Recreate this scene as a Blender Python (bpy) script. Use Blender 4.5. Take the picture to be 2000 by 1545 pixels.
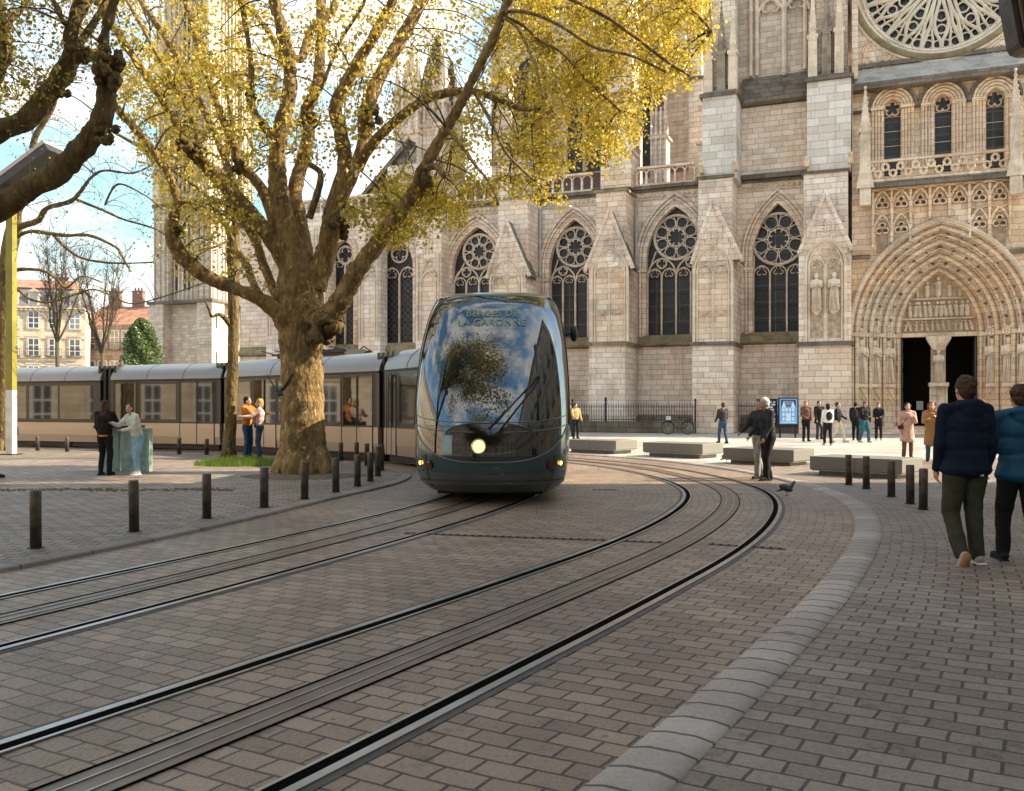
import bpy, bmesh, math, random
from mathutils import Vector, Matrix, noise
R = math.radians
S = bpy.context.scene
for o in list(bpy.data.objects): bpy.data.objects.remove(o)
COL = S.collection
rnd = random.Random(7)

# ------------------------------------------------------------------ camera, sky, sun, exposure
CH, CF, CX, HY = 1.52, 1800.0, 1000.0, 793.0      # eye height, focal length and horizon in photograph pixels (2000 wide)
cd = bpy.data.cameras.new('camera'); cam = bpy.data.objects.new('camera', cd); COL.objects.link(cam)
cd.sensor_width = 36; cd.lens = 36 * CF / 2000; cd.shift_y = (HY - 772.5) / 2000
cd.clip_start = 0.1; cd.clip_end = 3000
cam.location = (0, 0, CH); cam.rotation_euler = (R(90), 0, 0); S.camera = cam
SUN_EL, SUN_AZ = R(34), R(1.8)                    # sun stands to the right, a touch beyond
sdir = Vector((math.cos(SUN_EL) * math.cos(SUN_AZ), math.cos(SUN_EL) * math.sin(SUN_AZ), math.sin(SUN_EL)))
sl = bpy.data.lights.new('sun', 'SUN'); sl.energy = 5.0; sl.angle = R(0.5); sl.color = (1, .86, .66)
so = bpy.data.objects.new('sun', sl); COL.objects.link(so); so.rotation_euler = sdir.to_track_quat('Z', 'Y').to_euler()
W_ = bpy.data.worlds.new('World'); S.world = W_; W_.use_nodes = True
def build_world():
    nt = W_.node_tree; nt.nodes.clear(); N = nt.nodes.new; L = nt.links.new
    out = N('ShaderNodeOutputWorld'); bg = N('ShaderNodeBackground'); bg.inputs[1].default_value = 0.15
    sky = N('ShaderNodeTexSky'); sky.sky_type = 'NISHITA'; sky.sun_disc = False
    sky.sun_elevation = SUN_EL; sky.sun_rotation = R(90) - SUN_AZ; sky.air_density = 1.3; sky.dust_density = 1.5
    tc = N('ShaderNodeTexCoord'); mp = N('ShaderNodeMapping'); mp.inputs['Scale'].default_value = (1, 1, 2.3)
    n1 = N('ShaderNodeTexNoise'); n1.inputs['Scale'].default_value = 3.1; n1.inputs['Detail'].default_value = 9; n1.inputs['Roughness'].default_value = .58
    cr = N('ShaderNodeValToRGB'); cr.color_ramp.elements[0].position = .44; cr.color_ramp.elements[1].position = .60
    mix = N('ShaderNodeMix'); mix.data_type = 'RGBA'; mix.inputs[7].default_value = (5.2, 5.05, 4.8, 1)
    hs = N('ShaderNodeMix'); hs.data_type = 'RGBA'; hs.blend_type = 'MULTIPLY'; hs.inputs[0].default_value = 1; hs.inputs[7].default_value = (.72, .95, 1.0, 1)
    L(tc.outputs['Generated'], mp.inputs[0]); L(mp.outputs[0], n1.inputs['Vector']); L(n1.outputs[0], cr.inputs[0])
    L(sky.outputs[0], hs.inputs[6]); L(cr.outputs[0], mix.inputs[0]); L(hs.outputs[2], mix.inputs[6])
    L(mix.outputs[2], bg.inputs[0]); L(bg.outputs[0], out.inputs[0])
build_world()
S.view_settings.view_transform = 'Standard'; S.view_settings.look = 'None'
S.view_settings.exposure = 1.22; S.view_settings.gamma = 1
S.render.engine = 'CYCLES'
S.cycles.max_bounces = 6; S.cycles.diffuse_bounces = 3; S.cycles.glossy_bounces = 3; S.cycles.transparent_max_bounces = 6

def P(x, y, d): return Vector(((x - CX) * d / CF, d, CH + (HY - y) * d / CF))
def G(x, y, z=0.0):
    d = (CH - z) * CF / (y - HY); return Vector(((x - CX) * d / CF, d, z))

# ------------------------------------------------------------------ mesh collector
class MB:
    def __init__(s): s.v = []; s.f = []; s.uv = []; s.has_uv = False
    def add(s, vs, fs, uvs=None):
        b = len(s.v); s.v += [tuple(v) for v in vs]; s.f += [tuple(b + i for i in f) for f in fs]
        if uvs is not None:
            s.has_uv = True; s.uv += uvs
        else: s.uv += [(0, 0)] * len(vs)
    def box(s, x0, x1, y0, y1, z0, z1, m=None):
        vs = [(x, y, z) for z in (z0, z1) for y in (y0, y1) for x in (x0, x1)]
        if m is not None: vs = [m @ Vector(v) for v in vs]
        s.add(vs, [(0, 2, 3, 1), (4, 5, 7, 6), (0, 1, 5, 4), (1, 3, 7, 5), (3, 2, 6, 7), (2, 0, 4, 6)])
    def tbox(s, c0, s0, c1, s1):      # tapered box: centre + half sizes bottom and top
        vs = []
        for c, h in ((c0, s0), (c1, s1)):
            vs += [(c[0] - h[0], c[1] - h[1], c[2]), (c[0] + h[0], c[1] - h[1], c[2]), (c[0] + h[0], c[1] + h[1], c[2]), (c[0] - h[0], c[1] + h[1], c[2])]
        s.add(vs, [(3, 2, 1, 0), (4, 5, 6, 7), (0, 1, 5, 4), (1, 2, 6, 5), (2, 3, 7, 6), (3, 0, 4, 7)])
    def prism(s, pts, y0, y1, m=None):      # polygon in x,z extruded along y
        n = len(pts); vs = [(p[0], y0, p[1]) for p in pts] + [(p[0], y1, p[1]) for p in pts]
        if m is not None: vs = [m @ Vector(v) for v in vs]
        fs = [tuple(range(n)), tuple(range(2 * n - 1, n - 1, -1))] + [((i + 1) % n, i, n + i, n + (i + 1) % n) for i in range(n)]
        s.add(vs, fs)
    def tube(s, pts, r, n=6, closed=False, flat=1.0):
        pts = [Vector(p) for p in pts]; k = len(pts)
        rs = r if isinstance(r, (list, tuple)) else [r] * k
        vs = []; up = None
        for i, p in enumerate(pts):
            a = pts[(i - 1) % k] if (closed or i > 0) else p; b = pts[(i + 1) % k] if (closed or i < k - 1) else p
            t = (b - a)
            if t.length < 1e-9: t = Vector((0, 0, 1))
            t.normalize()
            if up is None: up = t.orthogonal().normalized()
            up = (up - t * up.dot(t))
            if up.length < 1e-6: up = t.orthogonal()
            up.normalize(); w = t.cross(up)
            for j in range(n):
                an = 2 * math.pi * (j + .5) / n; vs.append(p + (up * math.cos(an) + w * math.sin(an)) * rs[i])
        fs = []
        for i in range(k if closed else k - 1):
            for j in range(n):
                fs.append((i * n + j, i * n + (j + 1) % n, ((i + 1) % k) * n + (j + 1) % n, ((i + 1) % k) * n + j))
        if not closed: fs += [tuple(range(n - 1, -1, -1)), tuple((k - 1) * n + j for j in range(n))]
        s.add(vs, fs)
    def lathe(s, prof, n=16, c=(0, 0, 0), sx=1, sy=1):      # prof: (r,z)
        vs = []; k = len(prof)
        for r, z in prof:
            for j in range(n):
                a = 2 * math.pi * j / n; vs.append((c[0] + r * sx * math.cos(a), c[1] + r * sy * math.sin(a), c[2] + z))
        fs = [(i * n + j, i * n + (j + 1) % n, (i + 1) * n + (j + 1) % n, (i + 1) * n + j) for i in range(k - 1) for j in range(n)]
        fs += [tuple(range(n - 1, -1, -1)), tuple((k - 1) * n + j for j in range(n))]
        s.add(vs, fs)
    def ball(s, c, r, n=10, m=None):
        rx, ry, rz = (r, r, r) if isinstance(r, (int, float)) else r
        vs = []; k = max(5, n // 2 + 1)
        for i in range(1, k):
            ph = math.pi * i / k
            for j in range(n):
                a = 2 * math.pi * j / n; vs.append(Vector((rx * math.sin(ph) * math.cos(a), ry * math.sin(ph) * math.sin(a), -rz * math.cos(ph))))
        vs += [Vector((0, 0, -rz)), Vector((0, 0, rz))]
        if m is not None: vs = [m @ v for v in vs]
        vs = [v + Vector(c) for v in vs]; b = (k - 1) * n
        fs = [(i * n + j, i * n + (j + 1) % n, (i + 1) * n + (j + 1) % n, (i + 1) * n + j) for i in range(k - 2) for j in range(n)]
        fs += [(b, (j + 1) % n, j) for j in range(n)] + [(b + 1, (k - 2) * n + j, (k - 2) * n + (j + 1) % n) for j in range(n)]
        s.add(vs, fs)
    def cap(s, a, b, ra, rb, n=10):      # tapered capsule
        a = Vector(a); b = Vector(b); s.ball(a, ra, n); s.ball(b, rb, n); s.tube([a, b], [ra * .999, rb * .999], n)
    def mesh(s, name):
        me = bpy.data.meshes.new(name); me.from_pydata(s.v, [], s.f)
        if s.has_uv:
            l = me.uv_layers.new(name='UVMap'); vi = [0] * len(me.loops); me.loops.foreach_get('vertex_index', vi)
            flat = []
            for i in vi: flat += s.uv[i]
            l.data.foreach_set('uv', flat)
        return me
    def build(s, name, mat, parent=None, smooth=False, loc=None, rz=0):
        me = s.mesh(name); me.materials.append(mat)
        if smooth: me.polygons.foreach_set('use_smooth', [True] * len(me.polygons))
        me.update(); o = bpy.data.objects.new(name, me); COL.objects.link(o)
        if parent is not None: o.parent = parent
        if loc is not None: o.location = loc; o.rotation_euler.z = rz
        return o
def tag(o, label=None, cat=None, group=None, kind=None):
    if label: o['label'] = label
    if cat: o['category'] = cat
    if group: o['group'] = group
    if kind: o['kind'] = kind
    return o
def empty(name, loc=(0, 0, 0), rz=0, label=None, cat=None, group=None):
    o = bpy.data.objects.new(name, None); COL.objects.link(o); o.location = loc; o.rotation_euler = (0, 0, rz)
    o.empty_display_size = .2
    return tag(o, label, cat, group)
def link_copy(o, parent=None):
    c = o.copy(); COL.objects.link(c); c.parent = parent
    for ch in [x for x in bpy.data.objects if x.parent == o]: link_copy(ch, c)
    return c

# ------------------------------------------------------------------ materials
def mat(name, col, rough=.7, metal=0, spec=.5, bump=0, bscale=20, var=0, vscale=4, emit=None, coat=0, ior=None):
    m = bpy.data.materials.new(name); m.use_nodes = True; nt = m.node_tree; b = nt.nodes['Principled BSDF']
    b.inputs['Base Color'].default_value = (*col, 1); b.inputs['Roughness'].default_value = rough; b.inputs['Metallic'].default_value = metal
    b.inputs['Specular IOR Level'].default_value = spec
    if coat: b.inputs['Coat Weight'].default_value = coat; b.inputs['Coat Roughness'].default_value = .04
    if ior: b.inputs['IOR'].default_value = ior
    tc = nt.nodes.new('ShaderNodeTexCoord')
    if var:
        n = nt.nodes.new('ShaderNodeTexNoise'); n.inputs['Scale'].default_value = vscale; n.inputs['Detail'].default_value = 6
        r = nt.nodes.new('ShaderNodeValToRGB'); r.color_ramp.elements[0].position = .3; r.color_ramp.elements[1].position = .72
        r.color_ramp.elements[0].color = (*[c * (1 - var) for c in col], 1); r.color_ramp.elements[1].color = (*[min(1, c * (1 + var)) for c in col], 1)
        nt.links.new(tc.outputs['Object'], n.inputs['Vector']); nt.links.new(n.outputs[0], r.inputs[0]); nt.links.new(r.outputs[0], b.inputs['Base Color'])
    if bump:
        n = nt.nodes.new('ShaderNodeTexNoise'); n.inputs['Scale'].default_value = bscale; n.inputs['Detail'].default_value = 5
        bp = nt.nodes.new('ShaderNodeBump'); bp.inputs['Strength'].default_value = bump; bp.inputs['Distance'].default_value = .05
        nt.links.new(tc.outputs['Object'], n.inputs['Vector']); nt.links.new(n.outputs[0], bp.inputs['Height']); nt.links.new(bp.outputs[0], b.inputs['Normal'])
    if emit: b.inputs['Emission Color'].default_value = (*emit[:3], 1); b.inputs['Emission Strength'].default_value = emit[3]
    return m
def nodes(m): return m.node_tree, m.node_tree.nodes['Principled BSDF'], m.node_tree.nodes.new, m.node_tree.links.new
def mixc(nt, a, b, fac, mode='MIX'):
    x = nt.nodes.new('ShaderNodeMix'); x.data_type = 'RGBA'; x.blend_type = mode
    for k, v in ((0, fac), (6, a), (7, b)):
        if hasattr(v, 'is_linked') or hasattr(v, 'links'): nt.links.new(v, x.inputs[k])
        elif k == 0: x.inputs[0].default_value = v
        else: x.inputs[k].default_value = (*v, 1)
    return x.outputs[2]
def nz(nt, vec, scale, detail=6, rough=.55, lo=.35, hi=.65):
    n = nt.nodes.new('ShaderNodeTexNoise'); n.inputs['Scale'].default_value = scale; n.inputs['Detail'].default_value = detail; n.inputs['Roughness'].default_value = rough
    nt.links.new(vec, n.inputs['Vector']); r = nt.nodes.new('ShaderNodeMapRange'); r.inputs[1].default_value = lo; r.inputs[2].default_value = hi
    nt.links.new(n.outputs[0], r.inputs[0]); return r.outputs[0]
def mulk(nt, sock, k):
    x = nt.nodes.new('ShaderNodeMath'); x.operation = 'MULTIPLY'; x.inputs[1].default_value = k; nt.links.new(sock, x.inputs[0]); return x.outputs[0]
def stone_mat(name, c1, c2, mortar, bw=.66, bh=.31, grime=.6, grimec=(.11, .095, .08), warm=None, bump=.5, joints=True, carve=0):
    m = mat(name, c1, .88, spec=.25); nt, b, N, L = nodes(m)
    tc = N('ShaderNodeTexCoord'); sp = N('ShaderNodeSeparateXYZ'); L(tc.outputs['Object'], sp.inputs[0])
    ad = N('ShaderNodeMath'); ad.operation = 'ADD'; L(sp.outputs[0], ad.inputs[0]); L(sp.outputs[1], ad.inputs[1])
    cb = N('ShaderNodeCombineXYZ'); L(ad.outputs[0], cb.inputs[0]); L(sp.outputs[2], cb.inputs[1])
    br = N('ShaderNodeTexBrick'); L(cb.outputs[0], br.inputs['Vector']); br.inputs['Scale'].default_value = 1
    br.inputs['Brick Width'].default_value = bw; br.inputs['Row Height'].default_value = bh; br.inputs['Mortar Size'].default_value = .016 if joints else 0.001
    br.inputs['Mortar Smooth'].default_value = .3; br.inputs['Bias'].default_value = 0; br.squash = 1.35; br.squash_frequency = 3; br.offset_frequency = 2
    br.inputs['Color1'].default_value = (*c1, 1); br.inputs['Color2'].default_value = (*c2, 1); br.inputs['Mortar'].default_value = (*mortar, 1)
    # a second, larger block pattern tints whole stones pink or grey
    br2 = N('ShaderNodeTexBrick'); L(cb.outputs[0], br2.inputs['Vector']); br2.inputs['Scale'].default_value = 1; br2.inputs['Brick Width'].default_value = bw; br2.inputs['Row Height'].default_value = bh
    br2.squash = 1.35; br2.squash_frequency = 3; br2.inputs['Mortar Size'].default_value = 0; br2.inputs['Color1'].default_value = (.90, .86, .84, 1); br2.inputs['Color2'].default_value = (1.10, 1.09, 1.06, 1)
    br2.inputs['Bias'].default_value = .0
    c = mixc(nt, br.outputs[0], br2.outputs[0], .75, 'MULTIPLY')
    g = nz(nt, tc.outputs['Object'], .35, 9, .68, .52, .72)
    c = mixc(nt, c, grimec, mulk(nt, g, grime))
    if warm is not None:
        w = nz(nt, tc.outputs['Object'], .22, 3, .5, .42, .62); c = mixc(nt, c, warm, w, 'MULTIPLY')
    mp = N('ShaderNodeMapping'); mp.inputs['Scale'].default_value = (1.6, 1.6, .10); L(tc.outputs['Object'], mp.inputs[0])
    stk = nz(nt, mp.outputs[0], 1.5, 7, .65, .52, .74); c = mixc(nt, c, (.50, .46, .43), mulk(nt, stk, min(1, grime * 1.2)), 'MULTIPLY')
    f = nz(nt, tc.outputs['Object'], 9, 5, .7, .3, .75); c = mixc(nt, c, (.80, .78, .76), f, 'MULTIPLY')
    L(c, b.inputs['Base Color'])
    bp = N('ShaderNodeBump'); bp.inputs['Strength'].default_value = bump; bp.inputs['Distance'].default_value = .06
    hh = N('ShaderNodeMath'); hh.operation = 'MULTIPLY_ADD'; hh.inputs[1].default_value = -1.0 if joints else 0.0; L(br.outputs['Fac'], hh.inputs[0])
    n2 = N('ShaderNodeTexNoise'); n2.inputs['Scale'].default_value = 5 if not carve else carve; n2.inputs['Detail'].default_value = 8; L(tc.outputs['Object'], n2.inputs['Vector']); L(n2.outputs[0], hh.inputs[2])
    L(hh.outputs[0], bp.inputs['Height']); L(bp.outputs[0], b.inputs['Normal'])
    return m
def paving_mat(name, c1, c2, mortar, bw, bh, msize, rough=.5, off=.5, bump=.6, uv=True, stain=(.5, .46, .42), squash=1):
    m = mat(name, c1, rough, spec=.5); nt, b, N, L = nodes(m)
    tc = N('ShaderNodeTexCoord'); src = tc.outputs['UV'] if uv else tc.outputs['Object']
    wob = N('ShaderNodeTexNoise'); wob.inputs['Scale'].default_value = 2.2; wob.inputs['Detail'].default_value = 2; L(src, wob.inputs['Vector'])
    vm = N('ShaderNodeVectorMath'); vm.operation = 'MULTIPLY_ADD'; L(wob.outputs['Color'], vm.inputs[0]); vm.inputs[1].default_value = (.05, .05, 0); L(src, vm.inputs[2])
    br = N('ShaderNodeTexBrick'); L(vm.outputs[0], br.inputs['Vector']); br.inputs['Scale'].default_value = 1; br.offset = off
    br.inputs['Brick Width'].default_value = bw; br.inputs['Row Height'].default_value = bh; br.inputs['Mortar Size'].default_value = msize; br.inputs['Mortar Smooth'].default_value = .35
    br.inputs['Color1'].default_value = (*c1, 1); br.inputs['Color2'].default_value = (*c2, 1); br.inputs['Mortar'].default_value = (*mortar, 1)
    big = nz(nt, tc.outputs['Object'], .55, 6, .6, .35, .7); c = mixc(nt, br.outputs[0], stain, mulk(nt, big, .45), 'MULTIPLY')
    sp = nz(nt, tc.outputs['Object'], 3.1, 8, .72, .58, .66); c = mixc(nt, c, (.60, .57, .54), sp, 'MULTIPLY')
    vo = N('ShaderNodeTexVoronoi'); vo.inputs['Scale'].default_value = 2.6; L(tc.outputs['Object'], vo.inputs['Vector']); gm = N('ShaderNodeMapRange'); gm.inputs[1].default_value = .055; gm.inputs[2].default_value = .04; L(vo.outputs['Distance'], gm.inputs[0]); c = mixc(nt, c, (.55, .53, .5), gm.outputs[0], 'MULTIPLY')
    pa = nz(nt, tc.outputs['Object'], .23, 4, .6, .46, .56); c = mixc(nt, c, (.80, .79, .80), pa, 'MULTIPLY')
    b3 = N('ShaderNodeTexBrick'); L(vm.outputs[0], b3.inputs['Vector']); b3.inputs['Scale'].default_value = 1; b3.offset = off; b3.inputs['Brick Width'].default_value = bw; b3.inputs['Row Height'].default_value = bh; b3.inputs['Mortar Size'].default_value = 0; b3.inputs['Color1'].default_value = (.72, .70, .68, 1); b3.inputs['Color2'].default_value = (1.18, 1.16, 1.14, 1); b3.inputs['Bias'].default_value = .15
    c = mixc(nt, c, b3.outputs[0], .55, 'MULTIPLY')
    fi = nz(nt, tc.outputs['Object'], 45, 4, .7, .25, .75); c = mixc(nt, c, (.78, .77, .75), fi, 'MULTIPLY')
    L(c, b.inputs['Base Color'])
    rr = N('ShaderNodeMapRange'); rr.inputs[3].default_value = rough - .14; rr.inputs[4].default_value = rough + .2; L(fi, rr.inputs[0]); L(rr.outputs[0], b.inputs['Roughness'])
    bp = N('ShaderNodeBump'); bp.inputs['Strength'].default_value = bump; bp.inputs['Distance'].default_value = .012
    hh = N('ShaderNodeMath'); hh.operation = 'MULTIPLY_ADD'; hh.inputs[1].default_value = -2.0; L(br.outputs['Fac'], hh.inputs[0]); L(fi, hh.inputs[2])
    L(hh.outputs[0], bp.inputs['Height']); L(bp.outputs[0], b.inputs['Normal'])
    return m
STONE = stone_mat('limestone_blocks', (.80, .66, .54), (.88, .77, .67), (.45, .36, .29), warm=(1.0, .91, .82), grime=.5)
STONEP = stone_mat('limestone_portal', (.74, .585, .44), (.82, .68, .53), (.46, .35, .25), grime=.35, warm=(1.0, .88, .74))
STONEC = stone_mat('carved_limestone', (.74, .60, .46), (.78, .65, .51), (.5, .4, .3), grime=.5, joints=False, bump=.8, carve=9)
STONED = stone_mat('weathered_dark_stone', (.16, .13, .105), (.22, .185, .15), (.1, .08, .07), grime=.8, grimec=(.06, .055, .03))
MOSS = stone_mat('mossy_ledge_stone', (.22, .17, .10), (.30, .25, .15), (.1, .08, .05), grime=.8, grimec=(.10, .10, .03), joints=False)
STONET = stone_mat('tower_stone', (.56, .46, .37), (.66, .56, .46), (.4, .32, .25), grime=.45)
GLASSW = mat('old_leaded_glass', (.016, .018, .022), .38, spec=.35)
def lead(m, sx, sz, rot=0):
    nt, b, N, L = nodes(m); tc = N('ShaderNodeTexCoord'); mp = N('ShaderNodeMapping'); mp.inputs['Rotation'].default_value = (0, rot, 0); L(tc.outputs['Object'], mp.inputs[0])
    sp = N('ShaderNodeSeparateXYZ'); L(mp.outputs[0], sp.inputs[0]); cb = N('ShaderNodeCombineXYZ'); L(sp.outputs[0], cb.inputs[0]); L(sp.outputs[2], cb.inputs[1])
    br = N('ShaderNodeTexBrick'); L(cb.outputs[0], br.inputs['Vector']); br.inputs['Scale'].default_value = 1; br.offset = 0; br.inputs['Brick Width'].default_value = sx; br.inputs['Row Height'].default_value = sz
    br.inputs['Mortar Size'].default_value = .035; br.inputs['Color1'].default_value = (.010, .010, .011, 1); br.inputs['Color2'].default_value = (.030, .028, .028, 1); br.inputs['Mortar'].default_value = (.085, .078, .07, 1)
    v = N('ShaderNodeTexVoronoi'); v.inputs['Scale'].default_value = 5; L(tc.outputs['Object'], v.inputs['Vector'])
    L(mixc(nt, br.outputs[0], (.035, .03, .028), nz(nt, tc.outputs['Object'], 4, 5, .7, .45, .65)), b.inputs['Base Color'])
lead(GLASSW, 1.4, .95)
GLASSL = mat('lozenge_leaded_glass', (.05, .05, .06), .5, spec=.3); lead(GLASSL, .3, .3, R(45))
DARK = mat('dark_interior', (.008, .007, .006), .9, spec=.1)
IRON = mat('black_iron', (.018, .017, .016), .5, metal=.4, var=.3)
STEEL = mat('bollard_steel', (.11, .09, .07), .5, metal=.45, var=.55, vscale=7, bump=.15, bscale=40)
RAIL = mat('polished_rail_steel', (.50, .47, .43), .36, metal=1, var=.25, vscale=2)
RAILD = mat('rail_groove', (.003, .003, .003), .95, spec=.02)
SLOT = mat('track_mastic', (.075, .06, .05), .6, var=.35, vscale=6, bump=.3, bscale=60)
APS = mat('power_strip', (.16, .115, .08), .42, var=.3, vscale=5)
GRANITE = mat('grey_granite', (.175, .16, .135), .6, var=.25, vscale=38, bump=.1, bscale=80)
KERB = paving_mat('kerb_granite', (.45, .39, .33), (.51, .45, .39), (.11, .095, .08), 4, .235, .014, rough=.5, off=0, uv=True)
PAVE = paving_mat('street_setts', (.325, .235, .165), (.405, .30, .215), (.07, .052, .04), .225, .148, .0095, rough=.42)
PAVER = paving_mat('footway_setts', (.31, .24, .18), (.37, .295, .23), (.07, .058, .048), .225, .148, .0095, rough=.5)
PAVEL = paving_mat('square_setts', (.29, .225, .165), (.38, .305, .235), (.05, .04, .032), .24, .16, .014, rough=.55, uv=False)
PLAZA = paving_mat('pale_plaza_slabs', (.50, .46, .39), (.58, .54, .47), (.30, .26, .21), 1.2, .6, .02, rough=.6, uv=False, stain=(.8, .78, .74))

KERB2 = paving_mat('edge_kerb_stone', (.28, .235, .19), (.33, .285, .24), (.08, .07, .06), 4, .9, .012, rough=.55, off=0, uv=True)
# ------------------------------------------------------------------ ground, street, kerbs, tracks
def smooth_curve(pts, step=.35, rounds=3):
    p = [Vector((a, b, 0)) for a, b in pts]
    for _ in range(rounds):
        q = [p[0]]
        for i in range(len(p) - 1): q += [p[i] * .75 + p[i + 1] * .25, p[i] * .25 + p[i + 1] * .75]
        q.append(p[-1]); p = q
    out = [p[0]]; acc = 0
    for i in range(len(p) - 1):
        seg = p[i + 1] - p[i]; L = seg.length; t = step - acc
        while t <= L: out.append(p[i] + seg * (t / L)); t += step
        acc = L - (t - step)
    return out
def normals(c):      # right-hand normal of each point
    ns = []
    for i in range(len(c)):
        t = c[min(i + 1, len(c) - 1)] - c[max(i - 1, 0)]; t.normalize(); ns.append(Vector((t.y, -t.x, 0)))
    return ns
def strip(mb, c, o0, o1, z, cols=1, v0=0, off_c=0):
    ns = normals(c); vs = []; uv = []; s = v0
    for i, p in enumerate(c):
        if i: s += (c[i] - c[i - 1]).length
        for k in range(cols + 1):
            o = o0 + (o1 - o0) * k / cols; q = p + ns[i] * o; vs.append((q.x, q.y, z)); uv.append((o + off_c + 50, s))
    m = cols + 1
    fs = [(i * m + k, i * m + k + 1, (i + 1) * m + k + 1, (i + 1) * m + k) for i in range(len(c) - 1) for k in range(cols)]
    mb.add(vs, fs, uv)
def bar(mb, c, o0, o1, z0, z1):      # box section swept along the curve
    ns = normals(c); vs = []
    for i, p in enumerate(c):
        for o, z in ((o0, z0), (o0, z1), (o1, z1), (o1, z0)):
            q = p + ns[i] * o; vs.append((q.x, q.y, z))
    fs = [(i * 4 + k, i * 4 + k + 1, (i + 1) * 4 + k + 1, (i + 1) * 4 + k) for i in range(len(c) - 1) for k in range(3)]
    mb.add(vs, fs)
D_RAIL = [(-10.0, -12), (-4.85, -3.2), (-.889, 3.64), (0, 5.22), (.80, 6.62), (2.50, 9.75), (3.72, 12.8), (4.42, 15.4), (4.62, 17.6), (4.45, 20), (3.95, 22.6), (3.0, 25), (1.5, 27.4), (-1.6, 30.8), (-6, 34), (-12, 37), (-25, 42.5), (-45, 50)]
outer = smooth_curve(D_RAIL)                                     # outer rail of the right-hand track
OUT = [p - n * .7175 for p, n in zip(outer, normals(outer))]
INN = smooth_curve([(-13.0, -12), (-8.0, -2.5), (-5.5, 2.4), (-3.97, 5.76), (-2.34, 9.5), (-.95, 13.2), (-.25, 16), (.05, 18.4), (-.35, 21), (-1.35, 23.6), (-2.75, 25.6), (-5.6, 28.6), (-9.0, 31.3), (-13.9, 33.7), (-19, 35.7), (-30, 40), (-45, 46)])
base = MB(); base.add([(-400, -400, -.012), (400, -400, -.012), (400, 900, -.012), (-400, 900, -.012)], [(0, 1, 2, 3)])
tag(base.build('ground', PLAZA), 'pale stone paving of the open square in front of the cathedral', kind='structure')
RK = [(-6.9, -9), (-3.3, -2.8), (.46, 3.64), (1.50, 5.45), (2.61, 7.46), (3.87, 10.06), (4.66, 12.0), (5.32, 14.2), (5.68, 16.9), (5.62, 19.5), (5.25, 22.3), (4.4, 25.0), (2.9, 27.9), (-.4, 31.4), (-5, 34.6), (-11.5, 38)]
rk = smooth_curve(RK)
st = MB()
strip(st, rk, -13.5, -.10, 0.0, 40)
# fold-safe: the street is one sheet following the right kerb; inside of the bend it is covered by the square
tag(st.build('street', PAVE), 'tram street of brown stone setts laid in rows across the tracks', kind='structure')
fw = MB(); rk2 = [p for p in rk if p.y < 24]
strip(fw, rk2, .12, 16, .012, 12)
tag(fw.build('pavement', PAVER), 'grey brick footway right of the kerb', kind='structure')
kb = MB()
ns = normals(rk); s_ = 0; vs = []; uv = []
prof = [(-.16, -.01), (-.15, .018), (-.07, .034), (.07, .036), (.15, .022), (.16, -.01)]
for i, p in enumerate(rk):
    if i: s_ += (rk[i] - rk[i - 1]).length
    for o, z in prof: q = p + ns[i] * o; vs.append((q.x, q.y, z)); uv.append((o + 2, s_))
kb.add(vs, [(i * 6 + k, i * 6 + k + 1, (i + 1) * 6 + k + 1, (i + 1) * 6 + k) for i in range(len(rk) - 1) for k in range(5)], uv)
tag(kb.build('kerb', KERB, smooth=True), 'pale rounded granite kerb curving along the right side of the tram street', kind='structure')
# the square inside the bend (left)
LKP = [(-11.5, -7), (-7.9, 0), (-5.95, 5.2), (-4.72, 8.5), (-4.19, 10.06), (-3.56, 12.3), (-3.0, 15.0), (-2.42, 17.2), (-2.18, 18.9), (-2.35, 20.7), (-2.9, 22.3), (-3.9, 24.0), (-6.3, 26.3), (-10, 28.9), (-15, 31.3), (-20, 33.2), (-45, 43)]
lk = smooth_curve(LKP)
sq = MB(); sq.add([(p.x, p.y, .03) for p in lk] + [(-60, 43, .03), (-60, -7, .03)], [tuple(range(len(lk) + 2))])
tag(sq.build('square', PAVEL), 'square of grey brown setts under the plane trees', kind='structure')
k2 = MB(); ns = normals(lk); s_ = 0; vs = []; uv = []
for i, p in enumerate(lk):
    if i: s_ += (lk[i] - lk[i - 1]).length
    for o, z in ((-.12, .02), (-.10, .045), (.06, .045), (.10, .035), (.11, -.01)): q = p + ns[i] * o; vs.append((q.x, q.y, z)); uv.append((o + 2, s_))
k2.add(vs, [(i * 5 + k, i * 5 + k + 1, (i + 1) * 5 + k + 1, (i + 1) * 5 + k) for i in range(len(lk) - 1) for k in range(4)], uv)
tag(k2.build('kerb', KERB2), 'narrow pale kerb round the edge of the square under the trees', kind='structure')
def track(c, label):
    root = empty('tram_track', (0, 0, 0), label=label, cat='tram track', group='tram tracks in the street')
    c = [p for p in c if p.y > -4]
    a = MB(); b = MB(); g = MB()
    for sgn in (-1, 1):
        o = sgn * .7175; strip(a, c, o - .10, o + .10, .004)
        gi = o - sgn * .036                                       # groove lies on the inner side of the head
        bar(b, c, min(o, o + sgn * .052), max(o, o + sgn * .052), .004, .012)
        bar(b, c, min(gi - sgn * .036, gi - sgn * .056), max(gi - sgn * .036, gi - sgn * .056), .004, .010)
        strip(g, c, min(o, gi - sgn * .036), max(o, gi - sgn * .036), .0075)
    a.build('rail_bed', SLOT, root); b.build('rail', RAIL, root); g.build('rail_groove', RAILD, root)
    d = MB(); strip(d, c, -.14, .14, .004); d.build('centre_strip', APS, root)
    e = MB()
    for o in (-.143, .143): bar(e, c, o - .006, o + .006, .005, .009)
    e.build('centre_groove', RAILD, root)
    f = MB()
    for o in (-.062, .052): bar(f, c, o, o + .010, .005, .010)
    f.build('contact_plate', RAIL, root)
    return root
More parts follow.
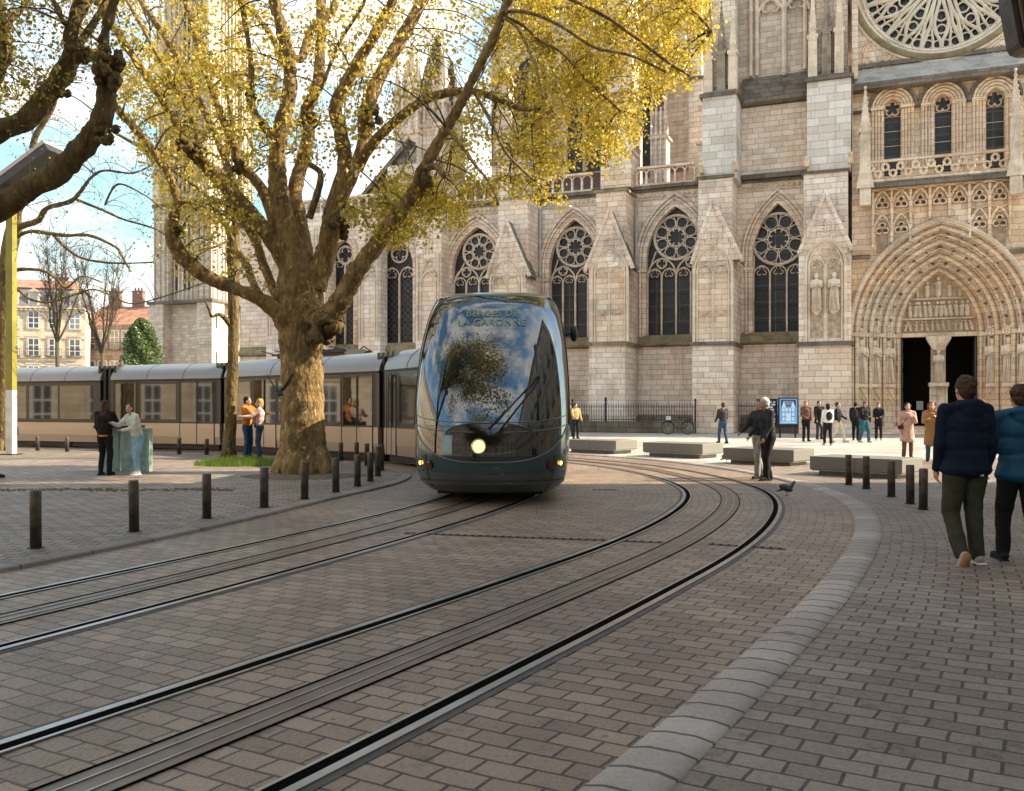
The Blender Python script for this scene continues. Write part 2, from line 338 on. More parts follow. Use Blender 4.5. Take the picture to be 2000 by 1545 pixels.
track(OUT, 'empty tram track on the right, nearest the pale curving kerb')
track(INN, 'tram track on the left, running under the standing tram')
def drain(p0, p1, label):
    root = empty('channel_drain', (0, 0, 0), label=label, cat='drain', group='slot drains across the tracks')
    p0 = Vector(p0); p1 = Vector(p1); t = (p1 - p0); L = t.length; t.normalize(); n = Vector((-t.y, t.x, 0)); a = MB(); b = MB()
    m = Matrix.Translation((p0.x, p0.y, 0)) @ Matrix(((t.x, n.x, 0, 0), (t.y, n.y, 0, 0), (0, 0, 1, 0), (0, 0, 0, 1)))
    a.box(0, L, -.045, .045, .001, .006, m)
    k = 0
    while k * .09 < L - .06: b.box(k * .09 + .02, k * .09 + .055, -.032, .032, .007, .009, m); k += 1
    a.build('drain_frame', SLOT, root); b.build('drain_slot', DARK, root)
drain(G(790, 1042), G(1295, 1060), 'long slotted drain crossing the left rail of the empty track')
drain(G(1385, 1063), G(1535, 1073), 'short slotted drain crossing the right rail of the empty track')
drain(G(1158, 957), G(1205, 957), 'tiny slotted drain just right of the tram front')

# ------------------------------------------------------------------ bollards
def bollard(p, h, r, label, grp):
    root = empty('bollard', (p.x, p.y, p.z), label=label, cat='bollard', group=grp); root.rotation_euler = (R(rnd.uniform(-.8, .8)), R(rnd.uniform(-.8, .8)), 0)
    a = MB(); a.lathe([(r, 0), (r, h - .03), (r * .97, h - .012), (r * .86, h)], 20); a.build('post', STEEL, root, True)
    b = MB(); b.lathe([(r * 1.5, 0), (r * 1.5, .006), (r * 1.02, .01)], 20); b.build('base_collar', IRON, root)
BL = [(70, 957, 1070, 'leftmost and nearest bollard, dark steel, at the front left'), (262, 938, 1038, 'scuffed dark bollard, second from the left in the front row'), (404, 925, 1012, 'dark bollard, third from the left in the front row'),
      (516, 913, 991, 'dark bollard, fourth from the left in the front row'), (595, 902, 975, 'dark bollard in front of the big tree trunk'), (656, 895, 961, 'dark bollard just right of the big trunk foot'),
      (698, 888, 950, 'dark bollard nearest the bend of the kerb, first right of the tree roots'), (723.5, 883, 940, 'dark bollard at the kerb bend, second right of the tree roots'), (738, 872, 930, 'dark bollard at the kerb bend closest to the tram front'),
      (745, 868, 919, 'bollard half behind the last one at the kerb bend'), (717, 866, 909, 'bollard on the far side of the kerb bend before the tram windows'), (696.6, 864, 905, 'bollard on the far side behind the kerb bend, between two others'),
      (666, 864, 901, 'bollard on the far side just right of the big trunk'), (403.6, 857, 888, 'small far bollard left of the thin tree, before the beige tram side'), (350, 855, 887, 'small far bollard right of the green cabinet'),
      (131, 854, 882, 'small far bollard left of the woman in black'), (73.5, 852, 880, 'small far bollard beside the tall lamp mast')]
for x, y0, y1, lb in BL:
    p = G(x, y1, .03); bollard(p, CH + (HY - y0) * p.y / CF - .03, .062 if y1 < 1000 else .058, lb, 'bollards round the square')
BR = [(1658, 888, 947, 'steel bollard right side, farthest left of the five before the bench'), (1692, 891, 955, 'dark bollard right side, second of the five before the bench'), (1741, 900, 970, 'dark bollard right side, middle of the five before the bench'),
      (1778, 908, 984, 'lighter bollard right side, fourth of the five, leaning before the bench end'), (1803, 915, 995, 'nearest dark bollard beside the man in navy')]
for x, y0, y1, lb in BR:
    p = G(x, y1, .012); bollard(p, CH + (HY - y0) * p.y / CF - .012, .062, lb, 'bollards on the right footway')

# ------------------------------------------------------------------ granite benches
def bench(corner, L, wid, label):
    c = Vector((corner[0], corner[1], 0)); root = empty('stone_bench', c, R(-43.5), label, 'bench', 'granite block benches on the square')
    # local x runs along the front (to the right, nearer), local y runs away; the corner is the near right end
    a = MB(); n = 2 if L > 1.7 else 1
    for k in range(n):
        a2 = MB(); a2.box(-L + k * L / n + (.004 if k else 0), -L + (k + 1) * L / n, 0, wid, .13, .42); o = a2.build('seat_block', GRANITE, root)
        bv = o.modifiers.new('bevel', 'BEVEL'); bv.width = .012; bv.segments = 2
    b = MB(); b.box(-L + .16, -.16, .12, wid - .12, 0, .129); b.build('plinth', GRANITE, root)
    b = MB(); b.box(-L + .03, -.03, .03, wid - .03, .104, .1285); b.build('footing_slab', KERBF, root)
KERBF = mat('pale_concrete', (.45, .42, .38), .7, var=.2, vscale=6)
bench((3.28, 29.1), 2.1, 1.15, 'low granite bench block at the left, right beside the tram')
bench((5.5, 26.6), 2.1, 1.15, 'low granite bench block, second from the left, between tram and old man')
bench((7.03, 23.0), 2.0, 1.15, 'low granite bench block behind the white-haired man')
bench((8.0, 18.9), 2.0, 1.15, 'nearest low granite bench block, behind the five bollards')

# ------------------------------------------------------------------ tram
TB = mat('tram_beige_panel', (.42, .315, .225), .38, metal=.25, spec=.6, coat=.4)
TS = mat('tram_silver_roof', (.24, .25, .25), .42, metal=.35, coat=.1)
TP = mat('tram_teal_grey_paint', (.030, .066, .070), .22, metal=.25, coat=.9)
TG = mat('tram_grey_bumper', (.085, .095, .095), .32, metal=.3, coat=.6)
TF = mat('tram_pillar_trim', (.12, .15, .15), .3, metal=.6, coat=.4)
TW = mat('tram_dark_windscreen', (.006, .013, .012), .03, metal=.0, spec=.9, ior=1.8)
TM = mat('tram_black_mask', (.006, .007, .009), .06, spec=.9, coat=.8)
TN = mat('tram_side_glass', (.010, .011, .009), .04, spec=.8, ior=1.55)
TK = mat('rubber_black', (.010, .010, .010), .6)
TFR = mat('window_frame_dark', (.020, .020, .020), .35)
AMB = mat('amber_lamp', (.9, .45, .1), .3, emit=(1, .42, .06, 5)); HEAD = mat('headlamp_lit', (1, .8, .4), .3, emit=(1, .50, .07, 3.2))
REDL = mat('red_lens', (.09, .006, .006), .15, coat=.8); CHR = mat('chrome_ring', (.6, .6, .6), .15, metal=1)
LED = mat('destination_leds', (.06, .08, .05), .6, emit=(.45, .60, .36, .09))
def text_mesh(txt, size, name, matr, parent, m4, depth=.002, bold=0.0, align='CENTER'):
    cu = bpy.data.curves.new(name, 'FONT'); cu.body = txt; cu.size = size; cu.extrude = depth; cu.align_x = align; cu.offset = bold; cu.space_character = 1.1
    t = bpy.data.objects.new('text_tmp', cu); COL.objects.link(t); bpy.context.view_layer.update()
    me = bpy.data.meshes.new_from_object(t.evaluated_get(bpy.context.evaluated_depsgraph_get())); bpy.data.objects.remove(t); bpy.data.curves.remove(cu)
    me.name = name; me.materials.clear(); me.materials.append(matr)
    for p in me.polygons: p.material_index = 0
    me.transform(m4); o = bpy.data.objects.new(name, me); COL.objects.link(o)
    if parent is not None: o.parent = parent
    return o
tram = empty('tram', (-.35, 13.9, 0), label='long teal grey tram with a big curved windscreen, rounding the bend past the cathedral', cat='tram')
TR0 = Vector((-.35, 13.9, 0))
HT = 3.28
def herm(pts, z):
    n = len(pts)
    if z <= pts[0][0]: return pts[0][1]
    if z >= pts[-1][0]: return pts[-1][1]
    for i in range(n - 1):
        if z <= pts[i + 1][0]:
            (x0, y0), (x1, y1) = pts[i], pts[i + 1]; h = x1 - x0; t = (z - x0) / h
            sl = lambda j: (pts[min(j + 1, n - 1)][1] - pts[max(j - 1, 0)][1]) / (pts[min(j + 1, n - 1)][0] - pts[max(j - 1, 0)][0])
            return (2 * t ** 3 - 3 * t * t + 1) * y0 + (t ** 3 - 2 * t * t + t) * h * sl(i) + (3 * t * t - 2 * t ** 3) * y1 + (t ** 3 - t * t) * h * sl(i + 1)
def halfw(z): return herm([(.18, 1.0), (.30, 1.12), (.6, 1.185), (1.0, 1.205), (1.7, 1.195), (2.3, 1.155), (2.8, 1.085), (3.1, 1.01), (3.28, .93)], z)      # half width of the nose
def front(z): return herm([(.18, .30), (.30, .14), (.50, .03), (.75, .0), (1.2, .07), (1.8, .26), (2.4, .56), (2.9, .95), (3.12, 1.25), (3.24, 1.55), (3.28, 1.85)], z)      # set-back of the centre line
def nose(a, z, off=0.0):     # a in -1..1 across; beyond the curved nose the flank runs straight back
    w = halfw(z); f = front(z); th = a * math.pi / 2
    e = .80; x = w * math.copysign(abs(math.sin(th)) ** e, a) if a else 0.0; y = f + 1.0 * (1 - abs(math.cos(th)) ** .8)
    # slight plan curvature
    nx, ny = math.sin(th), -math.cos(th)
    return Vector((x + nx * off, y + ny * off, z + off * .15))
def patch(mb, f0, f1, z0, z1, nz_=26, na=30, off=.006):      # area between a=f0(z) and a=f1(z)
    vs = []
    for i in range(nz_ + 1):
        z = z0 + (z1 - z0) * i / nz_; a0, a1 = f0(z), f1(z)
        for j in range(na + 1): vs.append(nose(a0 + (a1 - a0) * j / na, z, off))
    m = na + 1; mb.add(vs, [(i * m + j, i * m + j + 1, (i + 1) * m + j + 1, (i + 1) * m + j) for i in range(nz_) for j in range(na)])
def patch_v(mb, zf0, zf1, a0, a1, nz_=14, na=40, off=.006):      # area between z=f0(a) and z=f1(a)
    vs = []
    for j in range(na + 1):
        a = a0 + (a1 - a0) * j / na; z0, z1 = zf0(a), zf1(a)
        for i in range(nz_ + 1): vs.append(nose(a, z0 + (z1 - z0) * i / nz_, off))
    m = nz_ + 1; mb.add(vs, [(j * m + i, (j + 1) * m + i, (j + 1) * m + i + 1, j * m + i + 1) for j in range(na) for i in range(nz_)])
nose_rz = R(-2.0)
cab = empty('driver_cab', (0, 0, 0)); cab.parent = tram; cab.rotation_euler.z = nose_rz; cab.scale = (1.025, 1, 1.055)
def cabpart(mb, name, m, smooth=True): return mb.build(name, m, cab, smooth)
shell = MB(); patch(shell, lambda z: -1, lambda z: 1, .55, HT, 40, 60, 0)
o = cabpart(shell, 'cab_shell', TF)
fk = MB(); zz = [.18 + (HT - .18) * k / 30 for k in range(31)]
for sgn in (-1, 1):
    vs = []
    for z in zz: p_ = nose(sgn, z, 0); vs += [p_, Vector((p_.x, 3.02, p_.z))]
    fk.add(vs, [(2 * k, 2 * k + 1, 2 * k + 3, 2 * k + 2) if sgn > 0 else (2 * k, 2 * k + 2, 2 * k + 3, 2 * k + 1) for k in range(30)])
    top = [nose(sgn * k / 20, HT, 0) for k in range(21)]; fk.add([Vector((0, 3.02, HT)), Vector((sgn * halfw(HT), 3.02, HT))] + top[::-1], [tuple(range(23)) if sgn > 0 else tuple(range(22, -1, -1))])
cabpart(fk, 'cab_flank', TF)
lo = MB(); patch(lo, lambda z: -1, lambda z: 1, .18, .55, 12, 60, 0); cabpart(lo, 'bumper', TG)
lip = MB(); patch_v(lip, lambda a: .30, lambda a: .345, -.86, .86, 3, 50, .02); cabpart(lip, 'bumper_strip', TF)
smile = lambda a: .64 + .56 * min(1, abs(a) / .80) ** 2.4           # lower edge of the black mask
pn = MB(); patch_v(pn, lambda a: .46 + .03 * abs(a), lambda a: smile(a) - .02, -.80, .80, 12, 60, .008)
cabpart(pn, 'front_panel', TP)
fl = MB()
for sgn in (-1, 1): patch_v(fl, lambda a: .45, lambda a: 1.30, sgn * .80, sgn * 1.0, 12, 10, .008)
cabpart(fl, 'corner_panel', TP)
mk = MB(); patch_v(mk, lambda a: smile(a), lambda a: 1.24, -.79, .79, 16, 60, .012); cabpart(mk, 'black_mask', TM)
edge = MB(); edge.tube([nose(-.79 + 1.58 * k / 60, smile(-.79 + 1.58 * k / 60) - .012, .016) for k in range(61)], .011, 6); cabpart(edge, 'mask_trim', TF)
def wsb(z): 
    t = (z - 1.18) / (3.17 - 1.18); return .86 + .06 * math.sin(max(0, min(1, t)) * math.pi * .6) - (.26 * max(0, (z - 3.0) / .17) ** 3 if z > 3.0 else 0)
ws = MB(); patch(ws, lambda z: -wsb(z), wsb, 1.16, 3.17, 40, 56, .018); wso = cabpart(ws, 'windscreen', TW)
for sgn in (-1, 1):
    wt = MB(); wt.tube([nose(sgn * wsb(1.16 + 2.01 * k / 40), 1.16 + 2.01 * k / 40, .018) for k in range(41)], .014, 6); cabpart(wt, 'windscreen_seal', TK)
sh = MB(); 
for zz, o_ in ((1.30, .022), (1.16, .02)):
    sh.tube([nose(-.74 + 1.48 * k / 50, zz - .10 * (1 - (abs(-.74 + 1.48 * k / 50) / .74) ** 2), o_) for k in range(51)], .008, 5)
cabpart(sh, 'windscreen_lower_trim', TF)
cp = MB()
for s_ in range(21):
    pass
dv = []
for j in range(25):
    an = math.pi * j / 24; dv.append(nose(.30 * math.cos(an), 1.02 + .17 * math.sin(an), .03))
cen = nose(0, 1.0, .05); cp.add([cen] + dv, [(0, i + 1, i + 2) for i in range(24)]); cp.tube(dv, .012, 6); cabpart(cp, 'lamp_cowl', TM)
def disc(mb, a, z, r, off, n=24, dome=.012):
    c = nose(a, z, off); e = .01; tu = (nose(a + e, z, off) - nose(a - e, z, off)).normalized(); tv = (nose(a, z + e, off) - nose(a, z - e, off)).normalized(); nn = tu.cross(tv).normalized()
    if nn.y > 0: nn = -nn
    vs = [c + nn * dome]; 
    for f in (.55, 1.0):
        for k in range(n): an = 2 * math.pi * k / n; vs.append(c + tu * math.cos(an) * r * f + tv * math.sin(an) * r * f + nn * (dome * .7 if f < 1 else 0))
    fs = [(0, 1 + k, 1 + (k + 1) % n) for k in range(n)] + [(1 + k, 1 + n + k, 1 + n + (k + 1) % n, 1 + (k + 1) % n) for k in range(n)]
    mb.add(vs, fs)
def ring(mb, a, z, r, off, w=.009, n=24):
    c = nose(a, z, off); e = .01; tu = (nose(a + e, z, off) - nose(a - e, z, off)).normalized(); tv = (nose(a, z + e, off) - nose(a, z - e, off)).normalized()
    mb.tube([c + tu * math.cos(2 * math.pi * k / n) * r + tv * math.sin(2 * math.pi * k / n) * r for k in range(n)], w, 6, True)
hl = MB(); disc(hl, -.045, .855, .082, .045); hlo = cabpart(hl, 'headlight', HEAD)
hr = MB(); ring(hr, -.045, .855, .10, .045, .014); cabpart(hr, 'headlight_rim', CHR)
bt = MB(); bt.tube([nose(-.16 + .32 * k / 16, .80 - .055 * math.sin(math.pi * k / 16), .03) for k in range(17)], .009, 5); cabpart(bt, 'lamp_scoop', TF)
for sgn in (-1, 1):
    x = MB(); disc(x, sgn * .50, .575, .060, .03); cabpart(x, 'tail_light', REDL)
    x = MB(); disc(x, sgn * .65, .60, .032, .03); cabpart(x, 'indicator_light', AMB)
    x = MB(); ring(x, sgn * .50, .575, .064, .03, .006); ring(x, sgn * .65, .60, .052, .028, .006); cabpart(x, 'lamp_rim', TK)
    x = MB(); x.tube([nose(sgn * .55, .19 + .55 * k / 14, .014) for k in range(15)], .005, 5); cabpart(x, 'panel_gap', TK)
emb = MB(); emb.tube([nose(.03 + .05 * math.sin(k / 8 * 2.6), .56 - .13 * k / 8, .02) for k in range(9)], .007, 5); cabpart(emb, 'panel_emblem', TF)
wi = MB(); q0 = nose(.0, 1.10, .05); q1 = nose(.34, 1.85, .07)
wi.tube([q0, q1], .020, 6); wi.tube([nose(.05, 1.08, .05), nose(.35, 1.80, .07)], .016, 6); wi.tube([nose(.345, 1.22, .05), nose(.33, 2.36, .05)], .013, 6); wi.ball(q1, .035)
cabpart(wi, 'windscreen_wiper', TK)
mp_ = MB(); mp_.tube([Vector((1.16, 2.3, 2.62)), Vector((1.27, 2.26, 2.64))], .02); mp_.ball((1.32, 2.25, 2.64), (.07, .10, .14)); cabpart(mp_, 'mirror_camera', TK)
# destination display inside the glass, built on the curved screen
def curve_text(txt, zc, size, name):
    o = text_mesh(txt, size, name, LED, None, Matrix.Identity(4), .0005, bold=0)
    for v in o.data.vertices:
        x, h = v.co.x, v.co.y; z = zc + h * .95; w = halfw(z); a = math.copysign((math.asin(min(1, (abs(x) / w) ** (1 / .80))) / (math.pi / 2)), x) if x else 0
        v.co = nose(a, z, .036 + v.co.z)
    o.parent = cab
curve_text('BERGES DE', 2.80, .15, 'destination_text'); curve_text('LA GARONNE', 2.655, .155, 'destination_text')
# body modules: near-side bottom corners (left, right), far side offset inward
ROOFP = [(0, 3.05), (.55, 3.03), (.85, 2.95), (1.05, 2.80), (1.16, 2.60), (1.18, 2.48)]
def module(pa, pb, name, windows, doors, bogie=True, ends=(0, 0), hs=1.0, panto=False):
    # pa, pb: centre-line end points; local x from a to b, local -y is the near side
    pa = Vector((*pa, 0)); pb = Vector((*pb, 0)); L = (pb - pa).length; d = (pb - pa).normalized()
    e = empty(name, pa - TR0, math.atan2(d.y, d.x)); e.parent = tram
    W = 1.2
    bd = MB()
    sec = [(-1.19, .25), (-1.2, .55), (-1.2, .94), (-1.17, .95), (-1.17, 2.46), (-1.18, 2.47), (1.18, 2.47), (1.17, 2.46), (1.17, .95), (1.2, .94), (1.2, .55), (1.19, .25)]
    def sweep(mb, sec, x0, x1, closed=True):
        n = len(sec); vs = [(x0, y, z * hs) for y, z in sec] + [(x1, y, z * hs) for y, z in sec]
        fs = [(i, (i + 1) % n, n + (i + 1) % n, n + i) for i in range(n if closed else n - 1)]
        if closed: fs += [tuple(range(n - 1, -1, -1)), tuple(range(n, 2 * n))]
        mb.add(vs, fs)
    sweep(bd, [(-1.17, .95), (-1.17, 2.46), (1.17, 2.46), (1.17, .95)], 0, L); bd.build('window_band', TFR, e)
    lp = MB(); sweep(lp, [(-1.17, .24), (-1.2, .5), (-1.2, .945), (1.2, .945), (1.2, .5), (1.17, .24)], .02, L - .02); lp.build('lower_panel', TB, e)
    rf = MB(); full = [(-y, z) for y, z in ROOFP[::-1]] + ROOFP[1:]
    sweep(rf, full, .0, L); rf.build('roof', TS, e, True).modifiers.new('es', 'EDGE_SPLIT')
    gt = MB(); 
    for sy in (-1, 1): gt.box(0, L, sy * 1.185 - .015, sy * 1.185 + .015, 2.42 * hs, 2.475 * hs)
    gt.build('roof_gutter', TK, e)
    sk = MB(); sk.box(.15, L - .15, -1.08, 1.08, .07, .24); sk.build('skirt', TK, e)
    if bogie:
        w = MB()
        for cx in (L / 2 - .85, L / 2 + .85):
            for sy in (-1.09, 1.09): w.tube([(cx, sy - .03, .29), (cx, sy + .03, .29)], .29, 20)
        w.build('wheel', IRON, e)
    for (x0, x1) in windows:
        for sy in (-1, 1):
            m = MB(); m.box(x0, x1, sy * 1.172 - .004, sy * 1.172 + .004, 1.08 * hs, 2.30 * hs); m.build('window', TN, e)
    for (x0, x1) in doors:
        for sy in (1,):
            m = MB(); m.box(x0, x1, sy * 1.206 - .003, sy * 1.206 + .003, .26, .93); m.build('door', TB, e)
            m = MB(); mid = (x0 + x1) / 2
            for q0, q1 in ((x0 + .05, mid - .03), (mid + .03, x1 - .05)): m.box(q0, q1, sy * 1.18 - .004, sy * 1.18 + .004, 1.0 * hs, 2.34 * hs)
            m.build('door_glass', TN, e)
            m = MB()
            for q in (x0, mid, x1): m.box(q - .012, q + .012, sy * 1.21 - .006, sy * 1.21 + .006, .25, 2.4 * hs)
            m.build('door_seal', TK, e)
    sm = MB()
    for q in ([L * .33, L * .66] if L > 4 else [L / 2]):
        sm.tube([(q, y * 1.002, z * hs + .003) for y, z in full], .008, 4)
        sm.box(q - .006, q + .006, -1.206, -1.196, .26, .93)
    sm.build('panel_joint', TK, e)
    return e, L
J = [(.02, 20.9), (-2.55, 25.45), (-8.9, 31.45), (-13.95, 33.75), (-19.2, 35.8)]
def lerp(a, b, t): return (a[0] + (b[0] - a[0]) * t, a[1] + (b[1] - a[1]) * t)
def shorten(a, b, s):
    L = math.dist(a, b); return lerp(a, b, s / L), lerp(b, a, s / L)
# first car behind the nose
a_, b_ = (-.35 + .10, 13.9 + 3.0), J[0]
nb = MB()
dd = Vector((b_[0] - a_[0], b_[1] - a_[1], 0)); ang = math.atan2(dd.y, dd.x); Lf = dd.length
e1 = empty('front_car', Vector((a_[0], a_[1], 0)) - TR0, ang); e1.parent = tram; e1.scale = (1, 1.025, 1.055)
def nose_sec(): return [(-halfw(z), z) for z in (.18, .3, .6, 1.0, 1.7, 2.2, 2.7, 3.0, 3.2, 3.28)] + [(halfw(z), z) for z in (3.28, 3.2, 3.0, 2.7, 2.2, 1.7, 1.0, .6, .3, .18)]
sec = nose_sec(); n = len(sec); vs = [(0, y, z) for y, z in sec] + [(Lf, y * .99, z * .99) for y, z in sec]
nb.add(vs, [(i, n + i, n + (i + 1) % n, (i + 1) % n) for i in range(n)] + [tuple(range(n)), tuple(range(2 * n - 1, n - 1, -1))]); nb.build('car_body', TS, e1, True).modifiers.new('es', 'EDGE_SPLIT')
for sy in (-1, 1):
    for x0, x1 in ((.2, 1.1), (1.2, 2.2), (2.3, 3.2)):
        m = MB(); m.add([(x0, sy * 1.205, 1.05), (x1, sy * 1.205, 1.05), (x1, sy * 1.175, 2.25), (x0, sy * 1.175, 2.25)], [(0, 1, 2, 3) if sy < 0 else (3, 2, 1, 0)]); m.build('window', TN, e1)
m = MB(); m.box(.2, 3.2, -.55, .55, 3.2, 3.38); m.build('roof_equipment', TG, e1)
m = MB(); m.box(-1.7, 3.3, -.85, .85, .07, .21); m.build('underframe', TK, e1)
p, q = shorten(J[0], J[1], .35); module(p, q, 'short_car', [(.3, 1.9), (2.05, 3.5)], [(3.65, L0 - .25)] if (L0 := math.dist(p, q)) > 4.4 else [], False)
p, q = shorten(J[1], J[2], .30); mod3, L3 = module(p, q, 'middle_car', [(1.75, 3.3), (3.45, 4.9), (6.5, 7.9)], [(.25, 1.65), (5.0, 6.35)], False, hs=.995)
m = MB()
for yy in (-.45, .45): m.box(2.4, 6.4, yy - .03, yy + .03, 3.12, 3.18)
for k in range(6):
    x = 2.5 + k * .75; m.tube([(x, -.5, 3.17), (x + .35, -.5, 3.33), (x + .7, -.5, 3.17)], .02, 5); m.tube([(x, .5, 3.17), (x + .7, .5, 3.30)], .02, 5)
m.box(2.6, 4.0, -.4, .4, 3.04, 3.22); m.box(4.6, 6.2, -.4, .4, 3.04, 3.20)
m.build('roof_equipment', IRON, mod3)
p, q = shorten(J[2], J[3], .28); module(p, q, 'rear_middle_car', [(1.95, 3.55)], [(.25, 1.75), (3.75, L0 - .2)] if (L0 := math.dist(p, q)) else [], False, hs=.985)
p, q = shorten(J[3], J[4], .28); mod5, L5 = module(p, q, 'rear_car', [(.35, 1.9), (2.0, 3.4), (3.55, 4.6)], [], True, hs=.98)
# the far cab end slopes down to the left
m = MB(); prof = [(0, .25), (0, 2.98), (.6, 2.8), (1.2, 2.35), (1.7, 1.6), (1.9, .9), (1.8, .3)]
vs = []
for x, z in prof:
    for y in (-1.17, -1.0, -.5, .5, 1.0, 1.17): vs.append((L5 + x * (1 - (abs(y) / 1.17) ** 4 * .35), y, z))
k = len(prof); m.add(vs, [(i * 6 + j, (i + 1) * 6 + j, (i + 1) * 6 + j + 1, i * 6 + j + 1) for i in range(1, k - 1) for j in range(5)] + [tuple(i * 6 for i in range(k)), tuple(i * 6 + 5 for i in range(k - 1, -1, -1))])
m.build('rear_cab', TF, mod5, False)
text_mesh('TBM', .42, 'fleet_lettering', TK, mod5, Matrix.Translation((L5 - .75, 1.206, .45)) @ Matrix.Rotation(R(180), 4, 'Z') @ Matrix.Rotation(R(90), 4, 'X'), .002, .004)
for i, Jp in enumerate(J[:4]):
    nx = J[i + 1]; pv = J[i - 1] if i else a_
    d = Vector((nx[0] - pv[0], nx[1] - pv[1], 0)).normalized(); g = MB(); hs = 1.0 - .004 * i
    for kk in range(7):
        t = -.36 + .12 * kk; w = 1.02 if kk % 2 else 1.10; zt = (2.9 if kk % 2 else 2.98) * hs
        c = Vector((Jp[0], Jp[1], 0)) + d * t - TR0; m4 = Matrix.Translation(c) @ Matrix.Rotation(math.atan2(d.y, d.x), 4, 'Z')
        g.box(-.058, .058, -w, w, .22, zt, m4)
    g.build('gangway_bellows', TK, tram)
# ------------------------------------------------------------------ cathedral (local x along the wall, y into the building, z up)
AL = R(22); OX, OY = 11.24, 54.7; sA, cA = math.sin(AL), math.cos(AL)
def W(x, y, off=0.0):
    rx = (x - CX) / CF; d = (sA * OX + cA * OY - off) / (sA * rx + cA); px = d * rx - OX; py = d - OY
    return (px * cA - py * sA, CH + (HY - y) * d / CF)
def U(x, off=0.0): return W(x, HY, off)[0]
CAT = empty('cathedral', (OX, OY, 0), -AL, 'gothic limestone cathedral with traceried windows, buttresses and a sculpted portal', 'cathedral')
def arch_h(u, a, h):      # height above springing of a pointed arch of half width a and rise h
    Rr = (a * a + h * h) / (2 * a); u = min(a, abs(u)); return math.sqrt(max(0, Rr * Rr - (u - (a - Rr)) ** 2)) if True else 0
def arch_path(uc, a, v0, vs_, h, n=12, legs=True):
    Rr = (a * a + h * h) / (2 * a); c = a - Rr; a1 = math.atan2(h, -c) if True else 0
    pts = []
    am = math.acos(max(-1, min(1, -c / Rr)))      # angle at the apex measured from the springing
    right = [(c + Rr * math.cos(am * k / n), Rr * math.sin(am * k / n)) for k in range(n + 1)]
    if legs: pts.append((uc - a, v0))
    pts += [(uc - x, vs_ + z) for x, z in right]
    pts += [(uc + x, vs_ + z) for x, z in right[-2::-1]]
    if legs: pts.append((uc + a, v0))
    return pts
def p3(pts, y): return [(u, y, v) for u, v in pts]
def wall_panel(mb, u0, u1, v0, v1, y, holes=(), reveal=.55, slope=None):
    cur = u0
    def q(a, b, c, d, e, f, g, h): mb.add([(a, y, b), (c, y, d), (e, y, f), (g, y, h)], [(0, 1, 2, 3)])
    for uc, a, vs0, vsp, h in sorted(holes):
        q(cur, v0, uc - a, v0, uc - a, v1, cur, v1)
        if vs0 > v0: q(uc - a, v0, uc + a, v0, uc + a, vs0, uc - a, vs0)
        pth = arch_path(uc, a, vs0, vsp, h)
        for (ua, va), (ub, vb) in zip(pth[1:-1], pth[2:-1]): q(ua, va, ub, vb, ub, v1, ua, v1)
        for (ua, va), (ub, vb) in zip(pth, pth[1:]): mb.add([(ua, y, va), (ub, y, vb), (ub, y + reveal, vb), (ua, y + reveal, va)], [(3, 2, 1, 0)])
        mb.add([(uc - a, y, vs0), (uc + a, y, vs0), (uc + a, y + reveal, vs0 + .12), (uc - a, y + reveal, vs0 + .12)], [(0, 1, 2, 3)])
        cur = uc + a
    q(cur, v0, u1, v0, u1, v1, cur, v1)
def circ(uc, vc, r, y, n=20): return [(uc + r * math.cos(2 * math.pi * k / n), y, vc + r * math.sin(2 * math.pi * k / n)) for k in range(n)]
def foil(mb, uc, vc, r, y, k=4, w=.035, rot=0):
    rr = r * (.46 if k == 4 else .42 if k <= 5 else .30); d = r - rr
    for i in range(k):
        an = rot + 2 * math.pi * i / k; cx, cz = uc + d * math.cos(an), vc + d * math.sin(an)
        mb.tube([(cx + rr * math.cos(an + t), y, cz + rr * math.sin(an + t)) for t in [(-2.0 + 4.0 * j / 9) for j in range(10)]], w, 5)
def crocket(mb, p0, p1, n, r, y0=None):
    for i in range(n):
        t = (i + .5) / n; mb.ball(Vector(p0).lerp(Vector(p1), t), r * rnd.uniform(.8, 1.25), 6)
def pinnacle(parent, u, y, v0, h, w, m=None):
    b = MB(); b.tbox((u, y, v0), (w, w, 0), (u, y, v0 + h * .42), (w * .95, w * .95, 0))
    b.tbox((u, y, v0 + h * .42), (w * 1.2, w * 1.2, 0), (u, y, v0 + h * .46), (w * 1.2, w * 1.2, 0))
    b.tbox((u, y, v0 + h * .46), (w * .85, w * .85, 0), (u, y, v0 + h), (w * .08, w * .08, 0))
    for sx, sy in ((-1, -1), (1, -1), (1, 1), (-1, 1)): crocket(b, (u + sx * w * .85, y + sy * w * .85, v0 + h * .48), (u + sx * w * .1, y + sy * w * .1, v0 + h * .97), 7, w * .17)
    for sx in (-1, 1):   # little gables
        b.prism([(u - w * .9, v0 + h * .40), (u + w * .9, v0 + h * .40), (u, v0 + h * .56)], y + sx * w - .03, y + sx * w + .03)
    b.ball((u, y, v0 + h), w * .3, 6)
    return b.build('pinnacle', m or STONEC, parent)
WALLTOP = W(1370, 355)[1]
WIN = [(932, 882, 982, 668, 530, 443, 4, 'rose window half hidden by the tram'), (1121, 1072, 1170, 668, 524, 428, 4, None), (1319, 1262, 1376, 665, 505, 402, 4, None), (1520, 1470, 1569, 660, 500, 396, 3, None)]
holes = []; specs = []
for xc, xl, xr, ys, ysp, ya, nl, lb in WIN:
    u0, u1 = U(xl), U(xr); uc = (u0 + u1) / 2; a = (u1 - u0) / 2; vs0 = W(xc, ys)[1]; vsp = W(xc, ysp)[1]; h = W(xc, ya)[1] - vsp
    holes.append((uc, a, vs0, vsp, h)); specs.append((uc, a, vs0, vsp, h, nl))
